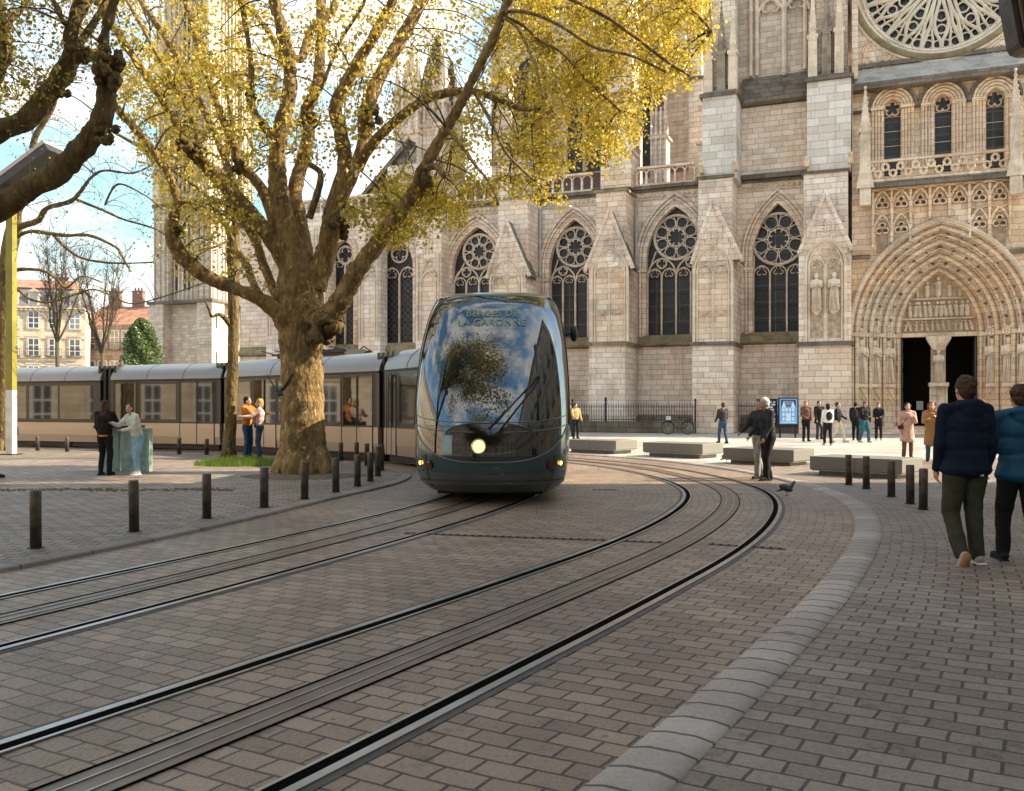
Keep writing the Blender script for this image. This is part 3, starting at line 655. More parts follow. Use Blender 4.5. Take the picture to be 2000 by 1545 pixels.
LW = [(775, 745, 806, 682, 520, 466, 2), (668, 648, 690, 682, 500, 470, 2)]
lspec = []
for xc, xl, xr, ys, ysp, ya, nl in LW:
    u0, u1 = U(xl), U(xr); uc = (u0 + u1) / 2; a = (u1 - u0) / 2; vs0 = W(xc, ys)[1]; vsp = W(xc, ysp)[1]; h = W(xc, ya)[1] - vsp; lspec.append((uc, a, vs0, vsp, h, nl))
UL = U(470); UM = U(1440); UR = U(1668, 0)
wall = MB()
wall_panel(wall, UL, U(1240), 0, WALLTOP, 0, [s[:5] for s in lspec] + holes[:2])
wall_panel(wall, U(1240), UR, 0, WALLTOP, 0, holes[2:])
V190 = W(1500, 188)[1]; V150 = W(1500, 150)[1]
wall_panel(wall, U(1372, 0), UR, WALLTOP, V190, 0)
wall.box(UL, UM, .05, .9, WALLTOP - .4, WALLTOP - .02)
wall.build('wall', STONE, CAT)
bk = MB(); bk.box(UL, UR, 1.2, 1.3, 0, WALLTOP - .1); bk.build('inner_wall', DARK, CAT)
# ledges, cornices, plinth
led = MB()
for ua, ub in ((UL, UR),):
    v = W(1300, 672)[1]
    led.add([(ua, -.02, v + .55), (ub, -.02, v + .55), (ub, -.30, v + .10), (ua, -.30, v + .10), (ub, -.30, v - .05), (ua, -.30, v - .05), (ub, 0, v - .18), (ua, 0, v - .18)], [(0, 3, 2, 1), (3, 5, 4, 2), (5, 7, 6, 4)])
led.build('window_ledge', MOSS, CAT)
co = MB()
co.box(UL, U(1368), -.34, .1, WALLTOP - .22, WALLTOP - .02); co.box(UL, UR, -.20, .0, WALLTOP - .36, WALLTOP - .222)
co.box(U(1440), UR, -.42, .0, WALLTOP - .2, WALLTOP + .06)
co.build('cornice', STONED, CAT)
fr = MB()
u = UL
while u < UR: fr.ball((u, -.05, WALLTOP - .62 + rnd.uniform(-.03, .03)), (.13, .10, .09), 5); u += .3
fr.box(UL, UR, -.08, -.001, WALLTOP - .80, WALLTOP - .74); fr.build('carved_frieze', STONEC, CAT)
pl = MB(); pl.box(UL, UR, -.28, 0, 0, .85); pl.box(UL, UR, -.20, -.0, .85, 1.0); pl.build('plinth', stone_mat('stained_plinth_stone', (.26, .21, .17), (.34, .28, .23), (.12, .09, .07), grime=.9, bw=1.0, bh=.42), CAT)
# windows of the nave
def lancets(mb, u0, u1, vs0, vh, n, y, wt=.05, gls=None):
    w = (u1 - u0) / n
    for i in range(n + 1):
        if 0 < i < n or True: mb.box(u0 + i * w - wt, u0 + i * w + wt, y - .09, y + .09, vs0, vh)
    for i in range(n):
        uc = u0 + (i + .5) * w; a = w / 2 - .02
        mb.tube(p3(arch_path(uc, a, vh, vh, a * 1.15, 7, False), y), wt * .9, 5)
        foil(mb, uc, vh + a * .42, a * .62, y, 3, .028, R(90))
def nave_window(sp, ring_r, glass, rose=True):
    uc, a, vs0, vsp, h, nl = sp
    e = empty('window', (0, 0, 0)); e.parent = CAT
    g = MB(); pth = arch_path(uc, a + .02, vs0, vsp, h + .02, 10); g.prism(pth, .50, .54); g.build('glass', glass, e)
    t = MB(); y = .38
    if rose:
        r = ring_r; vc = vsp + h - r * 1.28 - .12; 
        t.tube(circ(uc, vc, r, y, 32), .085, 6, True); t.tube(circ(uc, vc, r * .40, y, 20), .045, 5, True)
        for k in range(8):
            an = 2 * math.pi * (k + .5) / 8; rr = r * .25; d = r * .70
            cx, cz = uc + d * math.cos(an), vc + d * math.sin(an)
            t.tube(circ(cx, cz, rr, y, 12), .030, 5, True)
            an2 = an + math.pi / 8; t.tube([(uc + r * .42 * math.cos(an2), y, vc + r * .42 * math.sin(an2)), (uc + r * .97 * math.cos(an2 + .10), y, vc + r * .97 * math.sin(an2 + .10))], .03, 5)
            t.tube([(uc + r * .42 * math.cos(an2), y, vc + r * .42 * math.sin(an2)), (uc + r * .97 * math.cos(an2 - .10), y, vc + r * .97 * math.sin(an2 - .10))], .03, 5)
        foil(t, uc, vc, r * .42, y, 8, .03)
        vl = vc - r - (.95 if nl == 4 else .55)
        if nl == 4:
            for s_ in (-1, 1):
                c2 = uc + s_ * a / 2; t.tube(p3(arch_path(c2, a / 2 - .02, vl, vl, a * .60, 8, False), y), .06, 5)
                t.tube(circ(c2, vl + a * .42, a * .17, y, 14), .04, 5, True); foil(t, c2, vl + a * .42, a * .155, y, 4, .025)
            vl2 = vl - .05
        else: vl2 = vl
        lancets(t, uc - a, uc + a, vs0, vl2, nl, y)
        for s_ in (-1, 1): t.tube([(uc + s_ * a * .98, y, vl + a * .1), (uc + s_ * (r + .05) * .9, y, vc - r * .6)], .05, 5)
    else:
        vc = vsp + h - .95; r = .62; t.tube(circ(uc, vc, r, y, 24), .06, 6, True); foil(t, uc, vc, r * .9, y, 4, .03)
        lancets(t, uc - a, uc + a, vs0, vsp - .7, 2, y)
    t.build('tracery', STONEC, e)
    m = MB()
    for k, (da, yy, rr) in enumerate(((.06, .16, .07), (.20, .02, .08), (.36, -.07, .085), (.55, -.12, .10))):
        if not rose and k > 2: break
        v0 = vs0 + .25 if k < 3 else vsp - .3
        m.tube(p3(arch_path(uc, a + da, v0, vsp, h + da * 1.35, 12), yy), rr, 6)
    for s_ in (-1, 1):
        m.box(uc + s_ * (a + .25) - .28, uc + s_ * (a + .25) + .28, -.14, .1, vsp - .12 - .6, vsp - .6 + .02)
    m.build('arch_moulding', STONE, e)
    br_ = MB()
    for k in range(1, int((vsp - .8 - vs0) / .95) + 1): br_.box(uc - a, uc + a, .47, .495, vs0 + k * .95 - .015, vs0 + k * .95 + .015)
    br_.build('saddle_bars', IRON, e)
for sp, r in zip(specs, (1.13, 1.22, 1.33, 1.48)): nave_window(sp, r, GLASSW)
for sp in lspec: nave_window(sp, .6, GLASSL, False)
# statues
def fig_mesh(seed=0, hollow=False):
    r2 = random.Random(seed); m = MB(); n = 18; prof = [(.0, .20), (.05, .235), (.3, .22), (.6, .205), (.95, .185), (1.15, .19), (1.38, .215), (1.47, .17), (1.52, .07)]
    vs = []; 
    for z, r in prof:
        for j in range(n):
            an = 2 * math.pi * j / n; rr = r * (1 + (.10 if z < 1.3 else .03) * math.sin(5 * an + z * 2.5 + seed)); vs.append((rr * math.cos(an), rr * .72 * math.sin(an), z))
    k = len(prof); m.add(vs, [(i * n + j, i * n + (j + 1) % n, (i + 1) * n + (j + 1) % n, (i + 1) * n + j) for i in range(k - 1) for j in range(n)] + [tuple(range(n - 1, -1, -1)), tuple((k - 1) * n + j for j in range(n))])
    s_ = r2.choice((-1, 1))
    for q, el in ((s_, 1.05), (-s_, 1.0)):
        m.cap((q * .21, 0, 1.42), (q * .25, -.05, 1.12), .065, .055, 8); m.cap((q * .25, -.05, 1.12), (q * .05, -.20, el + .1 + r2.uniform(0, .15)), .055, .04, 8)
    for j in range(4): m.tube([(-.16 + .1 * j, -.15, .05), (-.14 + .08 * j, -.17, .7), (-.08 + .05 * j, -.16, 1.15)], .022, 5)
    m.ball((0, -.02, 1.66), (.095, .11, .13), 10); m.ball((0, .01, 1.70), (.11, .12, .13), 8); m.tube([(0, 0, 1.48), (0, -.01, 1.6)], .06, 8)
    return m
FM = [fig_mesh(s).mesh('statue') for s in range(4)]
for me in FM: me.materials.append(STONEC); me.polygons.foreach_set('use_smooth', [True] * len(me.polygons))
def statue(parent, u, y, v, h, k=0, name='statue'):
    o = bpy.data.objects.new(name, FM[k % 4]); COL.objects.link(o); o.parent = parent; o.location = (u, y, v); s_ = h / 1.8; o.scale = (s_, s_, s_); return o
STONEG = stone_mat('sooty_carved_stone', (.26, .21, .16), (.34, .28, .22), (.2, .16, .12), grime=.9, joints=False, bump=.8, carve=9)
NICHE2 = mat('niche_pale_shadow_stone', (.42, .32, .23), .9, var=.4, vscale=4)  # colour darkened to put shade behind the buttress statues
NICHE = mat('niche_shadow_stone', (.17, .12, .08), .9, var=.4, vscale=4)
# buttresses: (front left px, front right px, top px at front, gable apex px (x,y), gable base px (x0,x1,y), niche apex y, niche bottom y, depth)
def block(mb, u0, u1, y0, y1, v0, v1): mb.box(u0, u1, y0, y1, v0, v1)
BD = 3.0
BU = [(957, 1026, 386, (988, 430), (950, 1034, 540), 505), (1150, 1220, 372, (1190, 410), (1142, 1236, 525), 485), (1352, 1432, 345, (1392, 392), (1350, 1450, 512), 480), (1560, 1662, 335, (1612, 378), (1560, 1664, 490), 468)]
for i, (xl, xr, yt, ap, gb, yn) in enumerate(BU):
    e = empty('buttress', (0, 0, 0)); e.parent = CAT
    u0, u1 = U(xl, BD), U(xr, BD); vt = W(xl, yt, BD)[1]; vm = W(xl, gb[2] - 4, BD)[1]; vb = W(xl, 672, BD)[1]
    m = MB(); g0 = .18
    block(m, u0 + g0, u1 - g0, -BD + .9, 0, vm, vt); block(m, u0, u1, -BD, 0, 0, vm); m.build('buttress_wall', STONE, e)
    m = MB(); block(m, u0 + g0 - .12, u1 - g0 + .12, -BD + .78, -.001, vt, vt + .16)
    block(m, u0 - .12, u1 + .12, -BD - .14, -.002, vb - .12, vb + .10); m.build('string_course', STONED if i > 1 else MOSS, e)
    # gable
    gu0, gu1 = U(gb[0], BD + .1), U(gb[1], BD + .1); gv = W(gb[0], gb[2], BD + .1)[1]; au, av = W(ap[0], ap[1], BD + .1)
    m = MB(); m.prism([(gu0 + .15, gv), (gu1 - .15, gv), (au, av - .25)], -BD - .06, -BD + .75)
    for a, b in (((gu0, gv - .12), (au, av)), ((gu1, gv - .12), (au, av))):
        m.tube([(a[0], -BD - .10, a[1]), (b[0], -BD - .10, b[1])], .12, 5)
    m.tube(circ(au, gv + (av - gv) * .40, .42, -BD - .09, 18), .055, 5, True); foil(m, au, gv + (av - gv) * .40, .38, -BD - .09, 4, .04)
    m.tube([(au, -BD - .09, gv + (av - gv) * .4 - .3), (au, -BD - .09, gv + (av - gv) * .4 + .3)], .04, 5); m.tube([(au - .3, -BD - .09, gv + (av - gv) * .4), (au + .3, -BD - .09, gv + (av - gv) * .4)], .04, 5)
    m.build('gable', STONE, e)
    m = MB()   # sloping gable roof on the flank
    m.add([(au, -BD - .12, av + .02), (gu1, -BD - .12, gv - .10), (gu1, -BD + 1.3, gv - .10), (au, -BD + 1.3, av + .02)], [(0, 1, 2, 3)])
    m.add([(au, -BD - .12, av - .1), (gu1 - .05, -BD - .12, gv - .25), (gu1 - .05, -BD + 1.3, gv - .25), (au, -BD + 1.3, av - .1)], [(3, 2, 1, 0)])
    m.build('gable_roof', STONED, e)
    # niche tracery
    na = (gu1 - gu0) * .37; nv = W(ap[0], yn, BD)[1]; vsn = nv - na * 1.35; nb_ = W(ap[0], 668, BD)[1]
    m = MB(); y = -BD - .05
    m.tube(p3(arch_path(au, na, nb_, vsn, na * 1.35, 10), y), .085, 6); m.tube(p3(arch_path(au, na - .17, nb_, vsn, na * 1.2, 10), y), .05, 6)
    m.box(au - .05, au + .05, y - .04, -BD + .01, nb_, vsn - .1)
    for s_ in (-1, 1): m.tube(p3(arch_path(au + s_ * na * .45, na * .43, vsn - .3, vsn - .15, na * .5, 7, False), y), .045, 5); foil(m, au + s_ * na * .45, vsn + .05, na * .26, y, 3, .03, R(90))
    m.tube(circ(au, vsn + na * .78, na * .30, y, 16), .05, 5, True); foil(m, au, vsn + na * .78, na * .27, y, 4, .03)
    m.build('niche_tracery', STONEC, e)
    cv = W(ap[0], 607, BD)[1]
    for s_ in (-1, 1):
        m = MB(); m.tbox((au + s_ * na * .45, -BD - .10, cv - .25), (.06, .06, 0), (au + s_ * na * .45, -BD - .14, cv), (.24, .17, 0))
        for q in range(5): m.ball((au + s_ * na * .45 + rnd.uniform(-.16, .16), -BD - .22, cv - .1 + rnd.uniform(-.08, .08)), .07, 5)
        if i < 3 and i > 0 or i == 3: m.build('corbel', STONEC, e)
        m = MB(); m.prism(arch_path(au + s_ * na * .45, na * .33, nb_ + .2, vsn - .2, na * .4, 6), -BD - .012, -BD - .004); m.build('niche_back', NICHE2 if i == 3 else STONEP, e)
        if i == 3: statue(e, au + s_ * na * .45, -BD - .16, cv, 2.0, 1 + s_)
# upper storey of the two right-hand buttresses and the blind window between them
for i, (xl, xr, ytop, ybot) in enumerate(((1372, 1438, 192, 342), (1576, 1662, 162, 330))):
    e = empty('upper_buttress', (0, 0, 0)); e.parent = CAT; off = 2.1
    u0, u1 = U(xl, off), U(xr, off); v0 = W(xl, ybot, off)[1] - .3; v1 = W(xl, ytop, off)[1]
    m = MB(); m.box(u0, u1, -off, -.0, v0, v1); m.build('buttress_wall', stone_mat('pale_block_stone_%s' % 'ab'[i], (.66, .60, .53), (.74, .69, .63), (.42, .36, .30), grime=.35, bw=.85, bh=.42), e)
    m = MB(); m.box(u0 - .15, u1 + .15, -off - .15, -.003, v1, v1 + .2)
    m.tbox(((u0 + u1) / 2, -off / 2, v1 + .2), ((u1 - u0) / 2 + .05, off / 2, 0), ((u0 + u1) / 2, -off / 2 + .2, v1 + .75), ((u1 - u0) / 2 - .3, off / 2 - .4, 0)); m.build('coping', STONED, e)
    m = MB(); m.box(u0 + .45, u1 - .2, -off + .9, 0, v1 + .2, v1 + 9); m.build('buttress_wall', STONE, e)
    for q, (dx, hh) in enumerate(((.28, 4.6), (1.0, 5.2), (1.65, 5.0))):
        if u0 + dx < u1 - .1: pinnacle(e, u0 + dx, -off + .45, v1 + .3, hh + i * .6, .24, STONEG if q % 2 else STONEC)
    for s_ in (0, 1):
        gg = MB(); gc = (u0 if s_ == 0 else u1); gg.tbox((gc, -off - .1, v0 + .35), (.12, .3, 0), (gc, -off - .45, v0 + .7), (.13, .2, 0)); gg.ball((gc, -off - .55, v0 + .75), (.13, .22, .15), 8); gg.build('gargoyle', STONEC, e)
ub = MB(); wall_panel(ub, U(1372), UR, V190, V190 + 9, .25); ub.build('upper_wall', STONET, CAT)
sl_ = MB(); sl_.add([(U(1450), -.55, V190 - .1), (UR, -.55, V190 - .1), (UR, .22, V190 + 1.25), (U(1450), .22, V190 + 1.25), (U(1450), -.55, V190 - .4), (UR, -.55, V190 - .4), (UR, 0, V190 - .55), (U(1450), 0, V190 - .55)], [(0, 1, 2, 3), (4, 5, 1, 0), (6, 5, 4, 7)])
sl_.build('weathered_sill', STONED, CAT)
bm = MB()
for x in (1466, 1478, 1531, 1572):
    bm.tube([(U(x), .12, V150 + .2), (U(x), .12, V190 + 9)], .11 if x != 1531 else .15, 7)
for x0, x1 in ((1480, 1529), (1533, 1580)):
    a = (U(x1) - U(x0)) / 2; uc = (U(x1) + U(x0)) / 2; vv = W(1500, 12)[1]; bm.tube(p3(arch_path(uc, a, vv - .5, vv - .5, a * 1.3, 8), .12), .09, 5); foil(bm, uc, vv + .05, a * .7, .12, 3, .06, R(90))
bm.ball((U(1531), 0, V150 + .15), .2, 8); bm.build('blind_tracery', STONEC, CAT)
# choir pier with canopied niche between the tracery windows
for xl, xr, dpt in ((812, 862, 1.3), (700, 742, 1.0), (598, 640, 1.0), (520, 560, 1.2)):
    e = empty('buttress', (0, 0, 0)); e.parent = CAT; u0, u1 = U(xl, dpt), U(xr, dpt)
    m = MB(); m.box(u0, u1, -dpt, 0, 0, WALLTOP - (.0 if xl < 800 else .1)); m.build('buttress_wall', STONE, e)
    m = MB(); uc = (u0 + u1) / 2; v = W(xl, 540, dpt)[1]; a = (u1 - u0) * .3
    m.tube(p3(arch_path(uc, a, v - 4.2, v - .6, a * 1.6, 8), -dpt - .06), .07, 5); m.tube([(uc - a * 1.3, -dpt - .1, v - .5), (uc, -dpt - .1, v + 1.1), (uc + a * 1.3, -dpt - .1, v - .5)], .06, 5)
    crocket(m, (uc - a * 1.3, -dpt - .12, v - .5), (uc, -dpt - .12, v + 1.2), 5, .10); crocket(m, (uc + a * 1.3, -dpt - .12, v - .5), (uc, -dpt - .12, v + 1.2), 5, .10)
    for s_ in (-1, 1): m.tube([(uc + s_ * a * 1.35, -dpt - .08, v - 4.2), (uc + s_ * a * 1.35, -dpt - .08, v + 1.3)], .07, 5); m.ball((uc + s_ * a * 1.35, -dpt - .08, v + 1.35), .14, 6)
    for q in range(3): m.tube([(uc + (q - 1) * .25, -dpt - .05, v + 1.4), (uc + (q - 1) * .25, -dpt - .05, WALLTOP - 1.0)], .05, 5)
    m.build('canopied_niche', STONEC, e)
# parapet of small arches
def parapet(u0, u1, v, y=-.2, h=1.15, pitch=.62, parent=CAT):
    m = MB(); m.box(u0, u1, y - .10, y + .10, v, v + .10); m.box(u0, u1, y - .12, y + .12, v + h - .13, v + h)
    n = max(1, round((u1 - u0) / pitch)); w = (u1 - u0) / n
    for i in range(n + 1): m.box(u0 + i * w - .055, u0 + i * w + .055, y - .08, y + .08, v + .10, v + h - .32)
    for i in range(n): m.tube(p3(arch_path(u0 + (i + .5) * w, w / 2 - .03, v + h - .42, v + h - .42, w * .42, 5, False), y), .05, 5); 
    m.box(u0, u1, y + .0, y + .06, v + h - .18, v + h - .131)
    return m.build('parapet', STONE, parent)
parapet(U(862), U(966), WALLTOP); parapet(U(1045), U(1158), WALLTOP); parapet(U(1246), U(1358), WALLTOP)
parapet(U(560), U(812), WALLTOP)
for x0 in (975, 1172, 1362):      # buttress heads that rise through the parapet
    e = empty('buttress_head', (0, 0, 0)); e.parent = CAT; u0 = U(x0, 1); m = MB(); m.box(u0, u0 + 1.9, -.9, .9, WALLTOP - .1, WALLTOP + 2.0); m.box(u0 - .1, u0 + 2.0, -1.0, 1.0, WALLTOP + 2.0, WALLTOP + 2.15)
    m.build('buttress_wall', STONE, e)
rf = MB(); rf.add([(UL, .9, WALLTOP - .2), (UM, .9, WALLTOP - .2), (UM, 7.8, WALLTOP + 3.2), (UL, 7.8, WALLTOP + 3.2)], [(0, 1, 2, 3)])
TILE = mat('dark_red_tiles', (.11, .055, .04), .8, var=.5, vscale=3, bump=.6, bscale=14); rf.build('aisle_roof', TILE, CAT)
# clerestory behind the aisle
CL = -8.0; vtopR = W(1130, 20, CL)[1]
m = MB(); m.box(U(960, CL), U(1500, CL), 8.0, 9.0, WALLTOP, vtopR); m.build('clerestory_wall', STONET, CAT)
m = MB()
for xa, xb in ((1000, 1075), (1105, 1180), (1225, 1280)):
    a = (U(xb, CL) - U(xa, CL)) / 2; uc = (U(xb, CL) + U(xa, CL)) / 2; m.prism(arch_path(uc, a, WALLTOP + 3.4, vtopR - 4.5, a * 1.2, 10), 7.9, 7.99)
m.build('glass', GLASSW, CAT)
m = MB()
for xa, xb in ((1000, 1075), (1105, 1180), (1225, 1280)):
    a = (U(xb, CL) - U(xa, CL)) / 2; uc = (U(xb, CL) + U(xa, CL)) / 2
    m.tube(p3(arch_path(uc, a, WALLTOP + 3.4, vtopR - 4.5, a * 1.2, 10), 7.85), .2, 6); m.tube([(uc, 7.85, WALLTOP + 3.4), (uc, 7.85, vtopR - 4)], .12, 6); m.tube(p3(arch_path(uc, a + .5, vtopR - 5, vtopR - 4.5, a * 1.2 + .7, 10), 7.75), .2, 6)
m.build('clerestory_tracery', STONEC, CAT)
m = MB(); m.box(U(955, CL), U(1500, CL), 7.7, 9.2, vtopR, vtopR + .5); m.add([(U(955, CL), 8, vtopR + .5), (U(1500, CL), 8, vtopR + .5), (U(1500, CL), 14, vtopR + 5), (U(955, CL), 14, vtopR + 5)], [(0, 1, 2, 3)]); m.build('nave_roof', STONED, CAT)
# flying buttress piers above the aisle
for x0, x1, off, vt in ((1180, 1238, -1.5, 14), (1345, 1374, -.6, 14), (960, 1000, -1.5, 6)):
    e = empty('flying_buttress', (0, 0, 0)); e.parent = CAT; u0, u1 = U(x0, off), U(x1, off)
    m = MB(); m.box(u0, u1, -off, -off + 2.2, WALLTOP, WALLTOP + vt * .45); m.box(u0 + .15, u1 - .15, -off + .2, -off + 2.0, WALLTOP + vt * .45, WALLTOP + vt); m.build('pier', STONE, e)
    m = MB(); m.box(u0 - .1, u1 + .1, -off - .1, -off + 2.3, WALLTOP + vt * .45, WALLTOP + vt * .45 + .2); m.build('string_course', STONED, e)
    pinnacle(e, (u0 + u1) / 2, -off + .5, WALLTOP + vt, 5, .5)
    m = MB(); uc = (u0 + u1) / 2
    m.add([(uc + s_ * .3, yy, vv) for s_ in (-1, 1) for yy, vv in ((-off + 2, WALLTOP + vt * .55), (8, WALLTOP + vt * .95), (8, WALLTOP + vt * .75), (-off + 2, WALLTOP + vt * .30))], [(0, 1, 2, 3), (7, 6, 5, 4), (0, 4, 5, 1), (2, 6, 7, 3), (1, 5, 6, 2)])
    m.build('flyer', STONED, e)
# choir pinnacles left of the nave
for x, yb, yt, off, w in ((806, 400, 92, -4, .95), (806, 400, 330, -3, 1.3), (853, 410, 70, -5, 1.25), (882, 410, 120, -5.5, .75), (1290, 330, 150, -3, .5)):
    u, v1 = W(x, yt, off); v0 = WALLTOP - .5; hh = v1 - v0
    if yt == 330:
        m = MB(); m.box(u - w, u + w, -off - w, -off + w, v0, v1); m.build('pier', STONE, CAT); continue
    e = empty('choir_pinnacle', (0, 0, 0)); e.parent = CAT
    m = MB(); m.box(u - w, u + w, -off - w, -off + w, v0, v0 + hh * .5); m.box(u - w - .12, u + w + .12, -off - w - .12, -off + w + .12, v0 + hh * .5, v0 + hh * .52)
    for s_ in (-1, -.33, .33, 1): m.tube([(u + s_ * w * .9, -off - w - .04, v0), (u + s_ * w * .9, -off - w - .04, v0 + hh * .74)], .09, 5)
    m.tbox((u, -off, v0 + hh * .5), (w * .85, w * .85, 0), (u, -off, v0 + hh * .74), (w * .8, w * .8, 0)); m.build('pier', STONE, e)
    for sx, sy in ((-1, -1), (1, -1)): pinnacle(e, u + sx * w * .85, -off + sy * w * .8, v0 + hh * .62, hh * .28, w * .22)
    m = MB(); m.tbox((u, -off, v0 + hh * .74), (w * .65, w * .65, 0), (u, -off, v1), (.05, .05, 0))
    for sx in (-1, 1): crocket(m, (u + sx * w * .65, -off - w * .6, v0 + hh * .75), (u, -off, v1), 11, .14); m.prism([(u - w * .8, v0 + hh * .72), (u + w * .8, v0 + hh * .72), (u, v0 + hh * .82)], -off + sx * w * .82 - .05, -off + sx * w * .82 + .05)
    m.build('spire', STONED if x > 820 else STONEC, e)
# sloping roofs of the ambulatory at the left
m = MB(); u0, v0 = W(700, 400, -2); u1, v1 = W(800, 275, -2)
m.add([(u0, 2, v0), (u1, 2, v1), (u1, 2, v0 - 2), (u0, 2, v0 - 2)], [(0, 3, 2, 1)]); m.add([(u0 - .3, 1.7, v0), (u1, 1.7, v1 + .1), (u1, 3.5, v1 + .1), (u0 - .3, 3.5, v0)], [(0, 1, 2, 3)]); m.add([(u0 - .3, 1.7, v0 - .4), (u1, 1.7, v1 - .3), (u1, 1.7, v1 + .1), (u0 - .3, 1.7, v0)], [(0, 1, 2, 3)])
m.build('flyer', STONED, CAT)
# rainwater pipes
for x in (1055, 1243, 1427):
    u = U(x, .25); m = MB(); m.tube([(u, -.25, .9), (u, -.25, WALLTOP - .9)], .085, 8)
    for k in range(8): m.tube([(u, -.25, 1.3 + k * 1.7), (u, -.25, 1.42 + k * 1.7)], .115, 8)
    m.build('drainpipe', mat('pale_lead_pipe', (.42, .36, .31), .6, var=.25), CAT)

# ------------------------------------------------------------------ north portal
e = empty('portal', (0, 0, 0)); e.parent = CAT; PO = 1.6
def WP(x, y, off=PO): return W(x, y, off)
UP0, UP1 = U(1664, PO), U(2030, PO); vsp = WP(1838, 645)[1]; uc = U(1838, PO)
vap = WP(1838, 436)[1]; aO = uc - U(1667, PO); hO = vap - vsp
VTOP = WP(1838, 345)[1]
m = MB(); wall_panel(m, UP0, uc + aO + 6, 0, VTOP, -PO, [(uc, aO, 0, vsp, hO)], reveal=.25); m.build('portal_wall', STONEP, e)
m = MB(); m.box(UP0, UP0 + .01, -PO, 0, 0, VTOP + 12); m.build('portal_flank', STONEP, e)
aI = (U(1918, PO - 2.6) - U(1768, PO - 2.6)) / 2
ORD = 7
arc = MB(); jam = MB(); fg = MB(); ucI = uc
def ordr(t): return aO + (aI - aO) * t, hO + ((WP(1838, 533, PO - 2.6)[1] - vsp) - hO) * t, -PO + .2 + 2.4 * t
for k in range(ORD * 2):
    t0, t1 = k / (ORD * 2), (k + 1) / (ORD * 2); a0, h0, y0 = ordr(t0); a1, h1, y1 = ordr(t1)
    P0 = arch_path(uc, a0, 0, vsp, h0, 14); P1 = arch_path(uc, a1, 0, vsp, h1, 14)
    # step: face then reveal
    for (A, B, C, D) in zip(P0, P0[1:], P1, P1[1:]):
        arc.add([(A[0], y0, A[1]), (B[0], y0, B[1]), (D[0], y0, D[1]), (C[0], y0, C[1])], [(0, 1, 2, 3)])
        arc.add([(C[0], y0, C[1]), (D[0], y0, D[1]), (D[0], y1, D[1]), (C[0], y1, C[1])], [(0, 1, 2, 3)])
    if k % 4 in (0, 2): arc.tube(p3(P1, y0 - .03), .085 if k % 4 else .13, 6)
arc.build('archivolt', STONEP, e)
sm = MB()
for k, t in enumerate((.19, .46, .73)):      # rows of small carved figures under canopies
    a0, h0, y0 = ordr(t); n = 19 - k * 3; pth = [Vector((p[0], p[1], 0)) for p in arch_path(uc, a0, 0, vsp, h0, 24, False)]
    Ls = [0]
    for p_, q_ in zip(pth, pth[1:]): Ls.append(Ls[-1] + (q_ - p_).length)
    for i in range(n):
        s_ = Ls[-1] * (i + .5) / n; j = max(0, next(q for q in range(len(Ls)) if Ls[q] >= s_) - 1); f = (s_ - Ls[j]) / (Ls[j + 1] - Ls[j]); c = pth[j].lerp(pth[j + 1], f); tg = (pth[j + 1] - pth[j]).normalized()
        if c.x > uc: tg = -tg
        z = Vector((tg.x, 0, tg.y)); b = Vector((c.x, y0 - .02, c.y)); sd = Vector((tg.y, 0, -tg.x))
        fg.cap(b - z * .24, b + z * .10, .15, .11, 6); fg.ball(b + z * .26 + Vector((0, -.05, 0)), .085, 6); fg.cap(b + sd * .12 + z * .05, b - sd * .05 + Vector((0, -.14, 0)), .05, .04, 5)
        fg.cap(b + sd * .1 - z * .2 + Vector((0, -.06, 0)), b - sd * .08 - z * .1 + Vector((0, -.1, 0)), .06, .05, 5)
        sm.box(-.17, .17, -.16, .1, -.04, .05, Matrix.Translation(b + z * .40) @ Matrix(((sd.x, 0, z.x, 0), (0, 1, 0, 0), (sd.z, 0, z.z, 0), (0, 0, 0, 1))))
fg.build('voussoir_figures', STONEC, e); sm.build('voussoir_canopies', STONED, e)
hd = MB(); hp = arch_path(uc, aO + .16, 0, vsp, hO + .18, 20, False); hd.tube(p3(hp, -PO - .08), .13, 6)
for p_, q_ in zip(hp, hp[1:]):
    for t in (.2, .5, .8): hd.ball((p_[0] + (q_[0] - p_[0]) * t, -PO - .18, p_[1] + (q_[1] - p_[1]) * t + .05), .085, 5)
hd.build('hood_mould', STONEC, e)
# tympanum
yT = -PO + 2.62; aT, hT, _ = ordr(1.0); vL = WP(1838, 652, PO - 2.6)[1] - .15
m = MB(); m.prism(arch_path(uc, aT + .02, vL + .2, vsp, hT, 14), yT, yT + .3); m.build('tympanum', mat('tympanum_shaded_ground', (.42, .29, .18), .9, var=.3, vscale=3), e)  # ground colour carries painted shade so the relief figures stand out
m = MB(); m.box(uc - aT, uc + aT, yT - .12, yT + .3, vL, vL + .22)
for vv in (.95, 2.05): m.box(uc - aT * (1 if vv < 1 else .9), uc + aT * (1 if vv < 1 else .9), yT - .14, yT, vL + vv, vL + vv + .09)
m.build('lintel', STONEP, e)
m = MB()
def relief(u, v, h, lean=0):
    m.cap((u, yT - .05, v + h * .12), (u + lean * .1, yT - .08, v + h * .62), h * .13, h * .12, 6); m.ball((u + lean * .14, yT - .13, v + h * .84), h * .10, 6); m.cap((u - h * .12, yT - .1, v + h * .6), (u + h * .08, yT - .17, v + h * .45), h * .05, h * .04, 5)
for i in range(13): relief(uc - aT * .88 + i * aT * 1.76 / 12, vL + .30, .62, rnd.uniform(-1, 1))
for i in range(12): relief(uc - aT * .74 + i * aT * 1.48 / 11, vL + 1.06, .95, rnd.uniform(-1, 1))
for dx, h in ((0, 1.25), (-.55, .95), (.55, .95), (-1.05, .6), (1.05, .6)): relief(uc + dx, vL + 2.16, h)
m.build('relief_figures', STONEC, e)
